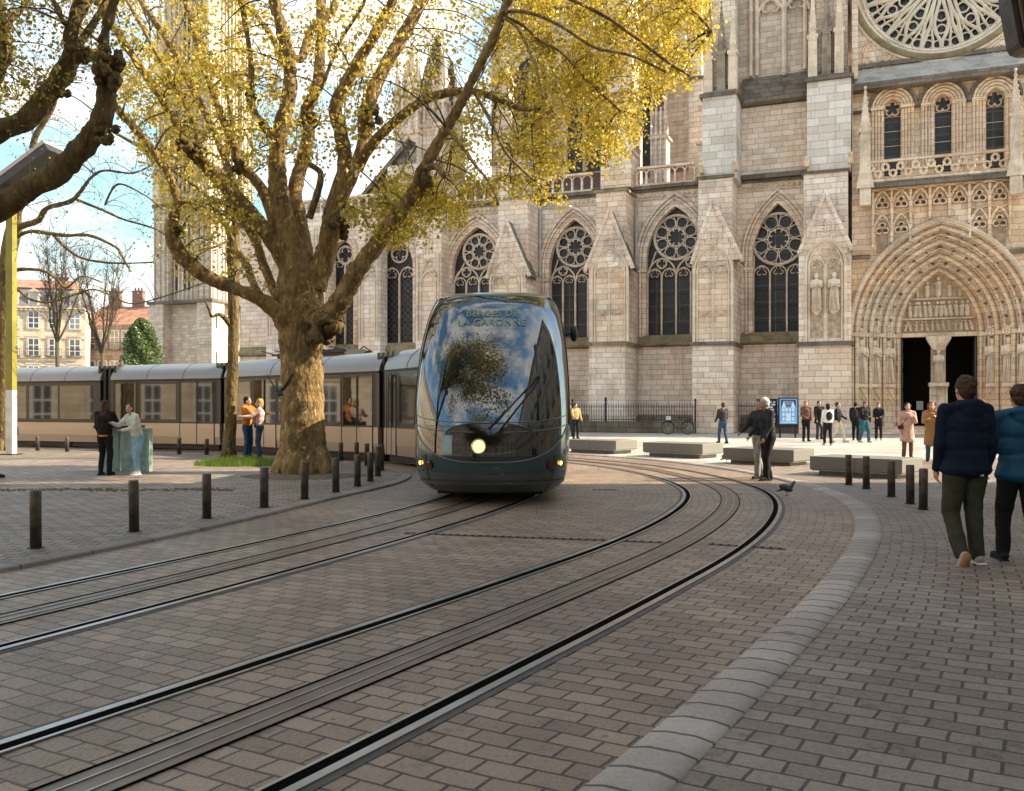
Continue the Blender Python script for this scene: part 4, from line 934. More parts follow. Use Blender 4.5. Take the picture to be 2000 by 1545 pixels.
# doorway
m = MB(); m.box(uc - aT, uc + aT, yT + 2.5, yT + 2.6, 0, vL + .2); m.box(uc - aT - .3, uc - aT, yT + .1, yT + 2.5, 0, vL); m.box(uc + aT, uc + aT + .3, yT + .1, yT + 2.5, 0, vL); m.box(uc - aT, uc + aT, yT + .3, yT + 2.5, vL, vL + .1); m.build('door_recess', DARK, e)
WOOD = mat('dark_oak_door', (.06, .05, .045), .5, var=.4, vscale=5)
m = MB(); m.box(uc - aT + .02, uc - aT + .10, yT + .2, yT + 1.4, .1, vL - .05)
for k in range(5): m.box(uc - aT + .10, uc - aT + .13, yT + .3, yT + 1.3, .4 + k * 1.1, 1.2 + k * 1.1)
m.build('door_leaf', WOOD, e)
m = MB(); m.box(uc + aT - .10, uc + aT - .02, yT + .2, yT + 1.4, .1, vL - .05); m.build('door_leaf', WOOD, e)
m = MB(); m.box(uc - 1.05, uc - .70, yT + 1.85, yT + 1.87, 1.3, 1.8); m.build('door_notice', mat('paper_white', (.6, .6, .58), .6), e)
tr = empty('trumeau', (0, 0, 0)); tr.parent = e if False else CAT
wT = .42; yR = yT - .1
m = MB(); m.box(uc - wT, uc + wT, yR, yR + .5, 0, 2.6); m.box(uc - wT - .08, uc + wT + .08, yR - .45, yR + .5, 2.6, 2.8); m.box(uc - wT + .05, uc + wT - .05, yR + .2, yR + .5, 2.8, vL)
m.tbox((uc, yR - .02, vL - .75), (.28, .2, 0), (uc, yR - .02, vL - .15), (.62, .36, 0)); m.box(uc - .62, uc + .62, yR - .4, yR + .35, vL - .15, vL - .001)
for s_ in (-1, 0, 1): m.tube([(uc + s_ * wT * .95, yR - .05, .2), (uc + s_ * wT * .95, yR - .05, 2.6)], .06, 6)
for s_ in (-1, 1): m.tube(p3(arch_path(uc + s_ * wT * .47, wT * .42, .6, 1.9, wT * .6, 6), yR - .04), .035, 5)
m.build('pillar', STONEC, tr); statue(tr, uc, yR - .12, 2.8, vL - .72 - 2.8, 2)
# jambs with statues
vs_b = WP(1700, 750, PO - 1)[1]; vs_t = WP(1700, 662, PO - 1)[1]
for side in (-1, 1):
    for k, t in enumerate((.17, .45, .74)):
        a0, h0, y0 = ordr(t); u = uc + side * (a0 + .02); j = empty('jamb_niche', (0, 0, 0)); j.parent = CAT
        statue(j, u, y0 - .26, vs_b, (vs_t - vs_b) * .97, k + (1 if side > 0 else 0))
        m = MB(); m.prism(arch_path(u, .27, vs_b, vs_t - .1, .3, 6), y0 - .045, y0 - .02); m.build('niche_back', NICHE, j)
        m = MB(); m.box(u - .33, u + .33, y0 - .5, y0 + .1, vs_b - .18, vs_b); m.lathe([(.14, 0), (.26, .12), (.28, .34), (.14, .5)], 8, (u, y0 - .22, vs_t + .04))
        for q in range(5): m.prism([(u - .28 + q * .14 - .07, vs_t + .1), (u - .28 + q * .14 + .07, vs_t + .1), (u - .28 + q * .14, vs_t + .42)], y0 - .54, y0 - .48)
        for q in range(6): m.ball((u + rnd.uniform(-.22, .22), y0 - .45, vs_t + .3 + q * .05), .06, 5)
        m.build('canopy', STONEC, j)
        m = MB(); m.tube(p3(arch_path(u, .27, .6, vs_b - 1.2, .42, 6), y0 - .40), .05, 5); m.tube([(u - .34, y0 - .42, vs_b - .9), (u, y0 - .42, vs_b - .25), (u + .34, y0 - .42, vs_b - .9)], .05, 5); m.box(u - .30, u + .30, y0 - .38, y0 + .1, .3, vs_b - .18); m.build('niche_base', STONEP, j)
    for t in (.02, .31, .60, .90):
        a0, h0, y0 = ordr(t); u = uc + side * a0; m = MB()
        for dx in (-.09, .09): m.tube([(u + dx, y0 - .22, .3), (u + dx, y0 - .22, vsp)], .075, 7)
        m.box(u - .2, u + .2, y0 - .34, y0, vsp - .2, vsp); m.box(u - .2, u + .2, y0 - .34, y0, 0, .35); m.build('jamb_shaft', STONEP, e)
m = MB(); 
for s_ in range(3): m.box(uc - aO + .4 + s_ * .5, uc + aO - .4 - s_ * .5, -PO - .4 + .5 * s_, yT + 2, .13 * s_ + .002, .13 * (s_ + 1)); 
m.build('door_steps', STONEP, e)
# ledge at springing height of the upper wall, left and right of the arch
m = MB(); vv = WP(1680, 503)[1]; m.box(UP0 - .1, U(1700, PO), -PO - .22, -PO, vv - .1, vv + .1); vv = WP(1990, 490)[1]; m.box(U(1972, PO), U(2060, PO), -PO - .22, -PO, vv - .1, vv + .1); m.build('string_course', STONED, e)
# blind traceried gallery above the arch
ga = empty('blind_gallery', (0, 0, 0)); ga.parent = CAT; g0, g1 = U(1705, PO), U(1972, PO); vg0 = WP(1838, 462)[1]; vg1 = WP(1838, 362)[1]; yG = -PO - .02
m = MB(); m.prism([(g0, vg0 + (0 if True else 0)), (g1, vg0), (g1, vg1), (g0, vg1)], -PO - .004, -PO + .1) if False else None
n = 7; w = (g1 - g0) / n; vm = (vg0 + vg1) / 2 + .1
def vhood(u): return vsp + arch_h(u - uc, aO + .16, hO + .18) + .10
rec = MB(); rec2 = MB()
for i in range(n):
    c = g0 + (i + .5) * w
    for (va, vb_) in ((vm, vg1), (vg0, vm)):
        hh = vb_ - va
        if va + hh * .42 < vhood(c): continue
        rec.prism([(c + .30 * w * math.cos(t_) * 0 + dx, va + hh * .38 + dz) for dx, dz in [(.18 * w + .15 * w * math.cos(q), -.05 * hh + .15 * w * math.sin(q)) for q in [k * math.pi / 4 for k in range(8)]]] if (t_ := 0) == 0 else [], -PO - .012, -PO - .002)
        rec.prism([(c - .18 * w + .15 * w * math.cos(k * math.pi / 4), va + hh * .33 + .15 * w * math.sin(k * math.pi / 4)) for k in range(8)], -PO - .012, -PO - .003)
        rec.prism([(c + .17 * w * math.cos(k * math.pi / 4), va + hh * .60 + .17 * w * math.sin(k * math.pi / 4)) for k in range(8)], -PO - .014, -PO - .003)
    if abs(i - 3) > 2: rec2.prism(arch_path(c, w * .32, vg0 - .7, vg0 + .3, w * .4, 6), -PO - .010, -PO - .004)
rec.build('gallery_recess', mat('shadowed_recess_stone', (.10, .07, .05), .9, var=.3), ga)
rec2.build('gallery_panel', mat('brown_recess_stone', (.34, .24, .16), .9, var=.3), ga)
m = MB()
for i in range(n + 1): m.box(g0 + i * w - .06, g0 + i * w + .06, -PO - .22, -PO, max(vg0 - .4, vhood(g0 + i * w) + .15), vg1)
for i in range(n):
    c = g0 + (i + .5) * w
    for va, vb_ in ((vm, vg1), (vg0, vm)):
        if va + hh * .30 < vhood(c): continue
        hh = vb_ - va; m.tube(p3(arch_path(c, w / 2 - .03, va - .2, va + hh * .25, hh * .68, 8), -PO - .14), .065, 5)
        foil(m, c, va + hh * .40, w * .36, -PO - .12, 3, .045, R(90))
        m.tube([(c - w / 2, -PO - .14, vb_ - .03), (c, -PO - .14, vb_ - hh * .08), (c + w / 2, -PO - .14, vb_ - .03)], .05, 5)
m.box(g0 - .1, g1 + .1, -PO - .24, -PO, vg1 - .02, vg1 + .16); m.build('gallery_tracery', STONEP, ga)
# balustrade on its ledge
ba = empty('balustrade', (0, 0, 0)); ba.parent = CAT; PB = PO + .5; b0, b1 = U(1700, PB), U(1976, PB); vb0 = W(1838, 345, PB)[1]; vb1 = W(1838, 302, PB)[1]
m = MB(); m.box(b0 - .6, b1 + 3.5, -PB - .15, -PO + .1, vb0 - .32, vb0 - .02); m.build('balcony_ledge', STONED, ba)
m = MB(); m.box(b0, b1, -PB - .08, -PB + .1, vb0 - .02, vb0 + .12); m.box(b0, b1, -PB - .1, -PB + .12, vb1 - .12, vb1)
n = 18; w = (b1 - b0) / n; hh = vb1 - vb0
for i in range(n + 1):
    cz = vb0 + hh * (.36 if i % 2 else .66); r_ = w * .78
    m.tube(circ(b0 + i * w, cz, r_ * .62, -PB, 14), .045, 5, True); foil(m, b0 + i * w, cz, r_ * .56, -PB, 4, .032)
    if i < n: m.tube([(b0 + i * w, -PB, vb0 if i % 2 else vb1), (b0 + (i + 1) * w, -PB, vb1 if i % 2 else vb0)], .04, 5)
m.build('railing', STONEP, ba)
for x in (1690, 1984):
    u = U(x, PB); m = MB(); m.box(u - .28, u + .28, -PB - .15, -PB + .4, vb0 - 1.2, vb1 + .1); m.prism([(u - .45, vb0 - .3), (u + .45, vb0 - .3), (u, vb1 + 1.1)], -PB - .2, -PB - .12); m.build('pier', STONEC, ba)
    pinnacle(ba, u, -PB + .1, vb1 - .2, 4.2, .27, STONEC)
# wall with three lancets, set back
LO = .6; uw0, uw1 = U(1664, LO), U(2040, LO); vw1 = W(1838, 140, LO)[1]
hl3 = []
for xc, hw, ys, ysp_, yap in ((1743, 15.5, 322, 212, 193), (1842, 15.5, 314, 203, 182), (1944, 16, 306, 192, 171)):
    u = U(xc, LO); a = hw * .0265 * 1.02; vsx = W(xc, ysp_, LO)[1]; hl3.append((u, a, W(xc, ys, LO)[1] - .6, vsx, a * 1.25))
m = MB(); wall_panel(m, uw0, uw1, VTOP - .5, vw1, -LO, hl3, reveal=.6); m.build('upper_wall', STONEP, CAT)
for u, a, v0, vsx, h in hl3:
    w_ = empty('lancet_window', (0, 0, 0)); w_.parent = CAT
    m = MB(); m.prism(arch_path(u, a + .01, v0, vsx, h, 8), -LO + .42, -LO + .46); m.build('glass', GLASSW, w_)
    m = MB(); 
    for k, da in enumerate((.12, .27, .42, .58)): m.tube(p3(arch_path(u, a + da, v0 + .3, vsx, (a + da) * 1.12, 9), -LO - .02 - .03 * k), .075, 6)
    foil(m, u, vsx + .08, a * .98, -LO + .34, 5, .05, R(90))
    for s_ in (-1, 1): m.box(u + s_ * (a + .34) - .34, u + s_ * (a + .34) + .34, -LO - .2, -LO, vsx - .06, vsx + .1)
    m.build('arch_moulding', STONEP, w_)
    m = MB(); m.tube(p3(arch_path(u, a + .78, vsx, vsx, (a + .78) * 1.12, 10, False), -LO - .14), .09, 5); m.build('hood_mould', STONED, w_)
    m = MB()
    for k in range(5): m.box(u - a, u + a, -LO + .37, -LO + .40, v0 + .9 + k * .8, v0 + .93 + k * .8)
    m.build('saddle_bars', STONEC, w_)
m = MB()
for (ua, ub_) in ((uw0, hl3[0][0] - hl3[0][1] - .75), (hl3[0][0] + hl3[0][1] + .75, hl3[1][0] - hl3[1][1] - .75), (hl3[1][0] + hl3[1][1] + .75, hl3[2][0] - hl3[2][1] - .75)): m.box(ua, ub_, -LO - .2, -LO, hl3[1][3] - .05, hl3[1][3] + .1)
m.build('string_course', STONED, CAT)
# sloping offset below the rose
m = MB(); va = W(1838, 146, LO + .5)[1]; vb_ = W(1838, 122, .3)[1]
m.add([(uw0, -LO - .6, va), (uw1, -LO - .6, va), (uw1, -.35, vb_ + .2), (uw0, -.35, vb_ + .2)], [(0, 1, 2, 3)]); m.build('sloping_offset', stone_mat('grey_offset_stone', (.36, .34, .31), (.42, .39, .36), (.5, .45, .4), grime=.4), CAT)
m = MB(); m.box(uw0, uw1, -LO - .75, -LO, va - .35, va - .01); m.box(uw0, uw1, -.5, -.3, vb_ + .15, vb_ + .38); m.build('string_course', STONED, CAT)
# rose window
RO = .35; uR, vR = W(1840, -54, RO); rR = W(1840, -54, RO)[1] - W(1840, 105, RO)[1]
m = MB(); N_ = 48; v0 = vb_; v1 = vR + rR + 2
pr = circ(uR, vR, rR, -RO, N_)
def rect_pt(an):
    cx, cz = math.cos(an), math.sin(an); 
    s_ = min((uw1 - uR) / cx if cx > 1e-6 else 1e9, (uw0 - uR) / cx if cx < -1e-6 else 1e9, (v1 - vR) / cz if cz > 1e-6 else 1e9, (v0 - vR) / cz if cz < -1e-6 else 1e9); return (uR + cx * s_, -RO, vR + cz * s_)
angs = sorted([2 * math.pi * k / N_ for k in range(N_)] + [math.atan2(b - vR, a - uR) % (2 * math.pi) for a in (uw0, uw1) for b in (v0, v1)])
for a_1, a_2 in zip(angs, angs[1:] + [angs[0] + 2 * math.pi]):
    c1_ = (uR + rR * math.cos(a_1), -RO, vR + rR * math.sin(a_1)); c2_ = (uR + rR * math.cos(a_2), -RO, vR + rR * math.sin(a_2))
    m.add([c1_, rect_pt(a_1), rect_pt(a_2), c2_], [(3, 2, 1, 0)]); m.add([c1_, c2_, (c2_[0], 0.5, c2_[2]), (c1_[0], .5, c1_[2])], [(3, 2, 1, 0)])
m.build('rose_wall', STONE, CAT)
ro = empty('rose_window', (0, 0, 0)); ro.parent = CAT
m = MB(); m.prism([(uR + rR * math.cos(2 * math.pi * k / 48), vR + rR * math.sin(2 * math.pi * k / 48)) for k in range(48)], .40, .44)
GR = mat('rose_glass', (.05, .06, .07), .4); lead(GR, .35, .3); m.build('glass', GR, ro)
m = MB(); m.tube(circ(uR, vR, rR + .35, -RO - .02, 64), .10, 6, True); m.tube(circ(uR, vR, rR - .28, .05, 64), .16, 6, True); m.tube(circ(uR, vR, rR - .02, -RO + .02, 64), .12, 6, True); m.build('rose_ring', STONEC, ro)
m = MB(); m.tube(circ(uR, vR, rR + .14, -RO - .06, 64), .17, 6, True); m.build('rose_dark_ring', MOSS, ro)
m = MB(); y = .16; r1 = rR - .3
def pol(r, an): return (uR + r * math.cos(an), y, vR + r * math.sin(an))
K = 12
for k in range(K):
    an = 2 * math.pi * k / K - math.pi / 2; h = math.pi / K
    for s_ in (-1, 1):
        m.tube([pol(r1 * r, an + s_ * d * h) for r, d in ((.12, .0), (.35, .28), (.5, .5), (.62, .55), (.75, .34), (.86, .05), (.95, 0), (1, 0))], .10, 6)
        m.tube([pol(r1 * r, an + s_ * d * h) for r, d in ((.30, 1.0), (.48, .92), (.64, .78), (.8, .9), (1, 1.0))], .10, 6)
        m.tube([pol(r1 * r, an + s_ * d * h) for r, d in ((.62, .55), (.74, .60), (.86, .45), (1, .42))], .065, 5)
        c = pol(r1 * .90, an + s_ * .22 * h); m.tube(circ(c[0], c[2], r1 * .052, y, 12), .04, 5, True)
        c = pol(r1 * .90, an + s_ * .72 * h); m.tube(circ(c[0], c[2], r1 * .06, y, 12), .04, 5, True)
        c = pol(r1 * .74, an + s_ * .82 * h); m.tube(circ(c[0], c[2], r1 * .045, y, 12), .04, 5, True)
    c = pol(r1 * .70, an); m.tube(circ(c[0], c[2], r1 * .06, y, 12), .045, 5, True)
    c = pol(r1 * .52, an); m.tube(circ(c[0], c[2], r1 * .07, y, 12), .05, 5, True)
m.build('rose_tracery', stone_mat('cream_tracery', (.66, .58, .46), (.68, .60, .50), (.6, .52, .42), grime=.2, joints=False), ro)
# carved scrolls in the spandrels and a big shaft at the left
m = MB()
for x in (1712, 1968):
    u, v = W(x, 108, RO); 
    for k in range(3): m.tube(circ(u, v, .95 - .28 * k, -RO - .03, 18), .06, 5, True)
    foil(m, u, v, .8, -RO - .03, 5, .06)
m.build('spandrel_scrolls', STONEP, CAT)
m = MB(); m.box(U(1664, .8), U(1672, .8) + .1, -1.2, 0, V190, V190 + 10); m.build('corner_shaft', STONE, CAT)

# ------------------------------------------------------------------ iron railings in front of the wall
def railing(x0, x1, off, h, pbase, label, post=None):
    p0 = U(x0, off); p1 = U(x1, off); M4 = CAT.matrix_basis.copy()
    root = empty('iron_railing', Vector((OX, OY, 0)) + Vector((p0 * cA - off * sA * 1.0, -p0 * sA - off * cA, 0)), -AL, label, 'railing', 'iron railings along the cathedral wall'); L = p1 - p0
    b = MB(); b.box(0, L, -.16, .16, 0, pbase); b.build('stone_base', STONED if pbase < .5 else MOSSD, root)
    m = MB(); n = int(L / .145)
    for i in range(n + 1): x = L * i / n; m.tube([(x, 0, pbase), (x, 0, pbase + h)], .014, 4); m.tube([(x, 0, pbase + h), (x, 0, pbase + h + .10)], [.022, .002], 4)
    m.build('bars', IRON, root)
    for z in (.12, h - .15): m = MB(); m.box(0, L, -.02, .02, pbase + z, pbase + z + .035); m.build('rail', IRON, root)
    for xx in ([0, L] if post is None else [0, U(post, off) - p0, L]):
        m = MB(); big = 1.3 if xx not in (0, L) else 1.0; m.tube([(xx, 0, 0), (xx, 0, pbase + h + .1 * big)], .05 * big, 8); m.ball((xx, 0, pbase + h + .22 * big), (.06 * big, .06 * big, .13 * big), 8); m.build('post', IRON, root)
MOSSD = stone_mat('mossy_low_wall', (.15, .125, .09), (.2, .17, .12), (.06, .05, .04), grime=.8, grimec=(.05, .05, .025))
railing(1118, 1358, BD + .8, .98, .62, 'spiked iron railing on a mossy low wall behind the bicycle', 1183)
railing(1428, 1562, 1.0, 1.35, .30, 'tall iron railing between two buttresses behind the info boards')
# ------------------------------------------------------------------ bell tower, houses, the buildings round the square
def tower():
    root = empty('bell_tower', (P(290, 700, 96).x, 96, 0), R(-22), 'tall gothic bell tower with stepped corner buttresses and vertical shafts, left of the cathedral', 'tower')
    S_ = 96 / 1800; Wd = 8.2; 
    v = lambda y: CH + (HY - y) * S_
    e = root
    m = MB(); m.box(1.2, Wd - 1.2, 1.2, Wd - 1.2, 0, v(-140)); m.build('tower_wall', STONET, e)
    stages = [(0, v(590), 0), (v(590), v(400), .35), (v(400), v(150), .7), (v(150), v(-140), 1.1)]
    for z0, z1, ins in stages:
        for cx in (0, 1):
            for cy in (0, 1):
                x = ins + .95 if cx == 0 else Wd - ins - .95; y = ins + .95 if cy == 0 else Wd - ins - .95
                m = MB(); m.box(x - .95, x + .95, y - .95, y + .95, z0, z1); 
                m.build('corner_buttress', STONET, e)
        m = MB(); m.box(ins - .14, Wd - ins + .14, ins - .14, Wd - ins + .14, z1 - .3, z1 + .02); m.build('string_course', STONED, e)
        m = MB(); 
        for k in range(9):
            q = 1.9 + (Wd - 3.8) * k / 8; zz0 = max(z0, 12.5)
            if z0 > 5:
                m.tube([(q, 1.12, zz0), (q, 1.12, z1)], .12, 6); m.tube([(Wd - 1.12, q, zz0), (Wd - 1.12, q, z1)], .12, 6)
        if z0 > 5:
            for k in range(3):
                for q in (.25 + ins, .95 + ins, 1.65 + ins): m.tube([(q, ins - .03, z0), (q, ins - .03, z1)], .08, 5); m.tube([(Wd - q, ins - .03, z0), (Wd - q, ins - .03, z1)], .08, 5); m.tube([(Wd - ins + .03, q, z0), (Wd - ins + .03, q, z1)], .08, 5); m.tube([(Wd - ins + .03, Wd - q, z0), (Wd - ins + .03, Wd - q, z1)], .08, 5)
            m.build('shafts', STONEC, e)
            for cx in (2.6, 4.1, 5.6):
                w_ = MB(); w_.prism(arch_path(cx, .45, z0 + 1.2, z1 - 2.2, .8, 6), 1.10, 1.18); w_.build('window', GLASSW, e)
                w_ = MB(); w_.tube([(cx - .5, 1.05, z1 - 2.2), (cx, 1.05, z1 - 1.0), (cx + .5, 1.05, z1 - 2.2)], .1, 5); w_.build('window_gable', STONEC, e)
                w_ = MB(); w_.box(Wd - 1.19, Wd - 1.12, cx - .4, cx + .4, z0 + 1.2, z1 - 1.8); w_.build('window', GLASSW, e)
    for z in (5.5, 9.4): m = MB(); m.box(Wd + .002, Wd + .01, .6, .75, z, z + 1.5); m.build('slit_window', DARK, e)
    for q in (.9, Wd - .9):
        pinnacle(e, q, .4, v(400), 7, .4); pinnacle(e, q, .6, v(150), 8, .4)
tower()
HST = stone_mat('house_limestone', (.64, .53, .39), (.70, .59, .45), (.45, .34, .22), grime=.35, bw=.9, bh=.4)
SHUT = mat('white_window_frame', (.72, .70, .66), .5); PANE = mat('window_pane', (.05, .06, .07), .08, spec=1, ior=1.9); SLATE = mat('slate_roof', (.15, .14, .15), .6, var=.3, vscale=2)
TERRA = mat('terracotta_tiles', (.36, .17, .11), .8, var=.4, vscale=1.2, bump=.6, bscale=9)
IRB = mat('balcony_iron', (.03, .03, .03), .5)
def house(name, loc, rz, Wd, floors, fh, bays, depth, label, stone, roofm, mansard, roofh=2.6, group=None, arches=False, chim=2, dormers=True):
    root = empty(name, loc, rz, label, 'building', group); H = floors * fh
    m = MB(); m.box(0, Wd, 0, depth, 0, H); m.build('wall', stone, root)
    m = MB()
    for f in range(1, floors + 1): z = f * fh; d = .35 if f == floors else .14; m.box(-.1, Wd + .1, -d, -.002, z - .28, z - .02)
    m.box(-.1, Wd + .1, -.5, depth + .3, H - .02 + .021, H + .22)
    k = 0
    while k * .5 < Wd: m.box(k * .5, k * .5 + .2, -.45, -.351, H - .25, H); k += 1
    m.build('cornice', stone, root)
    bw = Wd / bays
    for f in range(floors):
        for b in range(bays):
            c = (b + .5) * bw; w = .58; z0 = f * fh + (.95 if f else .2); z1 = z0 + fh * (.62 if f else .72)
            fr = MB(); fr.box(c - w - .2, c + w + .2, -.10, .0 - .003, z0 - .15, z1 + .25); fr.box(c - w - .26, c + w + .26, -.2, -.101, z1 + .25, z1 + .38); fo = fr.build('window_surround', stone, root)
            pa = MB(); pa.box(c - w, c + w, -.106, -.101, z0, z1); pa.build('pane', PANE, fo)
            fm = MB(); 
            for x in (-w, 0, w): fm.box(c + x - .045, c + x + .045, -.125, -.107, z0, z1)
            for t in (0, .3, .62, 1): zz = z0 + (z1 - z0) * t; fm.box(c - w, c + w, -.127, -.1075, zz - .04, zz + .04)
            fm.build('frame', SHUT, fo)
            if f == 1 or f == 2:
                ba_ = MB(); ba_.box(c - w - .3, c + w + .3, -.5, -.2, z0 - .12, z0 - .04)
                for q in range(9): x = c - w - .25 + q * (2 * w + .5) / 8; ba_.tube([(x, -.47, z0 - .04), (x, -.47, z0 + .8)], .018, 4)
                ba_.box(c - w - .3, c + w + .3, -.49, -.45, z0 + .78, z0 + .84); ba_.build('balcony', IRB, fo)
    m = MB()
    if mansard:
        m.add([(0, 0, H + .22), (Wd, 0, H + .22), (Wd - .5, 1.1, H + roofh), (.5, 1.1, H + roofh), (0, depth, H + .22), (Wd, depth, H + .22), (Wd - .5, depth - 1.1, H + roofh), (.5, depth - 1.1, H + roofh)], [(0, 1, 2, 3), (1, 5, 6, 2), (5, 4, 7, 6), (4, 0, 3, 7)]); r_ = m.build('roof', SLATE, root)
        m = MB(); m.add([(.3, .9, H + roofh), (Wd - .3, .9, H + roofh), (Wd - .3, depth - .9, H + roofh), (.3, depth - .9, H + roofh), (2, depth / 2, H + roofh + 1.6), (Wd - 2, depth / 2, H + roofh + 1.6)], [(0, 1, 5, 4), (1, 2, 5), (2, 3, 4, 5), (3, 0, 4)]); m.build('tile_cap', TERRA, r_)
        if dormers:
            for b in range(bays):
                c = (b + .5) * bw; m = MB(); m.box(c - .6, c + .6, .1, 1.4, H + .3, H + 2.0); m.prism([(c - .75, H + 2.0), (c + .75, H + 2.0), (c, H + 2.5)], 0, 1.4); d_ = m.build('dormer', stone, root); m = MB(); m.box(c - .38, c + .38, .07, .095, H + .5, H + 1.8); m.build('pane', PANE, d_)
    else:
        m.add([(-.3, -.5, H + .22), (Wd + .3, -.5, H + .22), (Wd + .3, depth / 2, H + roofh), (-.3, depth / 2, H + roofh), (Wd + .3, depth + .5, H + .22), (-.3, depth + .5, H + .22)], [(0, 1, 2, 3), (3, 2, 4, 5), (0, 3, 5), (1, 4, 2)]); r_ = m.build('roof', roofm, root)
    for k in range(chim):
        x = Wd * (k + .5) / chim; m = MB(); m.box(x - .7, x + .7, depth / 2 - .4, depth / 2 + .4, H + roofh * .5, H + roofh + 1.9); m.box(x - .8, x + .8, depth / 2 - .5, depth / 2 + .5, H + roofh + 1.9, H + roofh + 2.05)
        for q in (-.45, 0, .45): m.tube([(x + q, depth / 2, H + roofh + 2), (x + q, depth / 2, H + roofh + 2.5)], .13, 6)
        m.build('chimney', stone_ch, root)
    return root
stone_ch = mat('chimney_brick', (.22, .13, .10), .85, var=.3)
D1 = 100
p = P(18, 700, D1 + 7); house('town_house', (p.x, p.y, 0), R(62), 0, 0, 0, 0, 0, '', HST, SLATE, True) if False else None
house('town_house', (P(-80, 700, 108).x, 108, 0), R(-16) + R(34), 13.5, 4, 3.3, 6, 12, 'sunlit yellow limestone town house with mansard roof and dormers, left of the bare trees', HST, SLATE, True, 2.6)
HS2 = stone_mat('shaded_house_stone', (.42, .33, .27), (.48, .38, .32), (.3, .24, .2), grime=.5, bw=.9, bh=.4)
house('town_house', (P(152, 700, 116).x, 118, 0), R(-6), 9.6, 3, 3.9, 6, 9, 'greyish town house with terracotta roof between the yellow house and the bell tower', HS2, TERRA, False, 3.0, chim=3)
# buildings around the viewer: their shade lies over the street and they mirror in the glass
house('corner_building', (10.6, 18.27, 0), R(-90), 44, 4, 4.0, 14, 14, 'stone corner building right of the footway, its cornice edge at the upper right', HST, SLATE, True, 2.2, chim=4, dormers=False)
house('street_building', (16, -30, 0), R(180), 52, 4, 3.8, 16, 12, 'long stone building behind the viewer, mirrored in the tram glass', HST, SLATE, True, 2.4, chim=3, dormers=False)
house('side_building', (-42, -15, 0), R(90), 62, 4, 3.8, 18, 12, 'sunlit stone building row far left of the square, mirrored in the tram side windows', HST, SLATE, True, 2.4, chim=4, dormers=False)
# dark projecting sign at the upper right
sg = empty('projecting_sign', (0, 0, 0), 0, 'dark bronze projecting box with rounded lower corner, cut by the upper right edge', 'sign')
D = 16.5; q = [P(1966, -40, D), P(1968, 0, D), P(1976, 45, D), P(1984, 88, D), P(1990, 97, D), P(2003, 101, D)]
xs = [(v_.x, v_.z) for v_ in q] + [(10.55, q[-1].z + .05), (10.55, q[0].z + .5)]
m = MB(); m.prism(xs, D - .10, D + .30); m.build('casing', mat('dark_bronze', (.035, .026, .018), .4, metal=.5, var=.5, vscale=3, bump=.3), sg)
m = MB(); m.tube([(v_.x + .12, D - .13, v_.z + .04) for v_ in q], .03, 6); m.build('moulding', mat('bronze_edge', (.10, .07, .045), .4, metal=.5), sg)

# ------------------------------------------------------------------ lamp mast
lp = empty('lamp_mast', G(22, 890), R(-8), 'tall square lamp mast, white below and yellow green above, with a flat dark lantern', 'lamp mast')
b0 = lp.location.y; hm = CH + (HY - 762) * b0 / CF; ht = CH + (HY - 345) * b0 / CF
m = MB(); m.box(-.11, .11, -.11, .11, 0, hm); m.build('lower_mast', mat('white_mast_paint', (.62, .60, .54), .5, var=.2, vscale=3), lp)
m = MB(); m.box(-.11, .11, -.11, .11, hm + .002, ht); m.build('upper_mast', mat('olive_yellow_mast_paint', (.25, .22, .035), .5, var=.25, vscale=2), lp)
m = MB(); m.box(-.22, .22, -.22, .22, 0, .06); m.build('base_plate', IRON, lp)
t4 = Matrix.Translation((.35, 0, ht)) @ Matrix.Rotation(R(-33), 4, 'Y')
m = MB(); m.box(-1.5, 1.35, -.45, .45, -.10, .12, t4); m.build('lantern_body', mat('lantern_dark', (.045, .04, .035), .5), lp)
m = MB(); m.box(-1.2, 1.37, -.47, .47, .125, .24, t4); m.build('lantern_top', mat('lantern_cream', (.5, .42, .34), .5), lp)

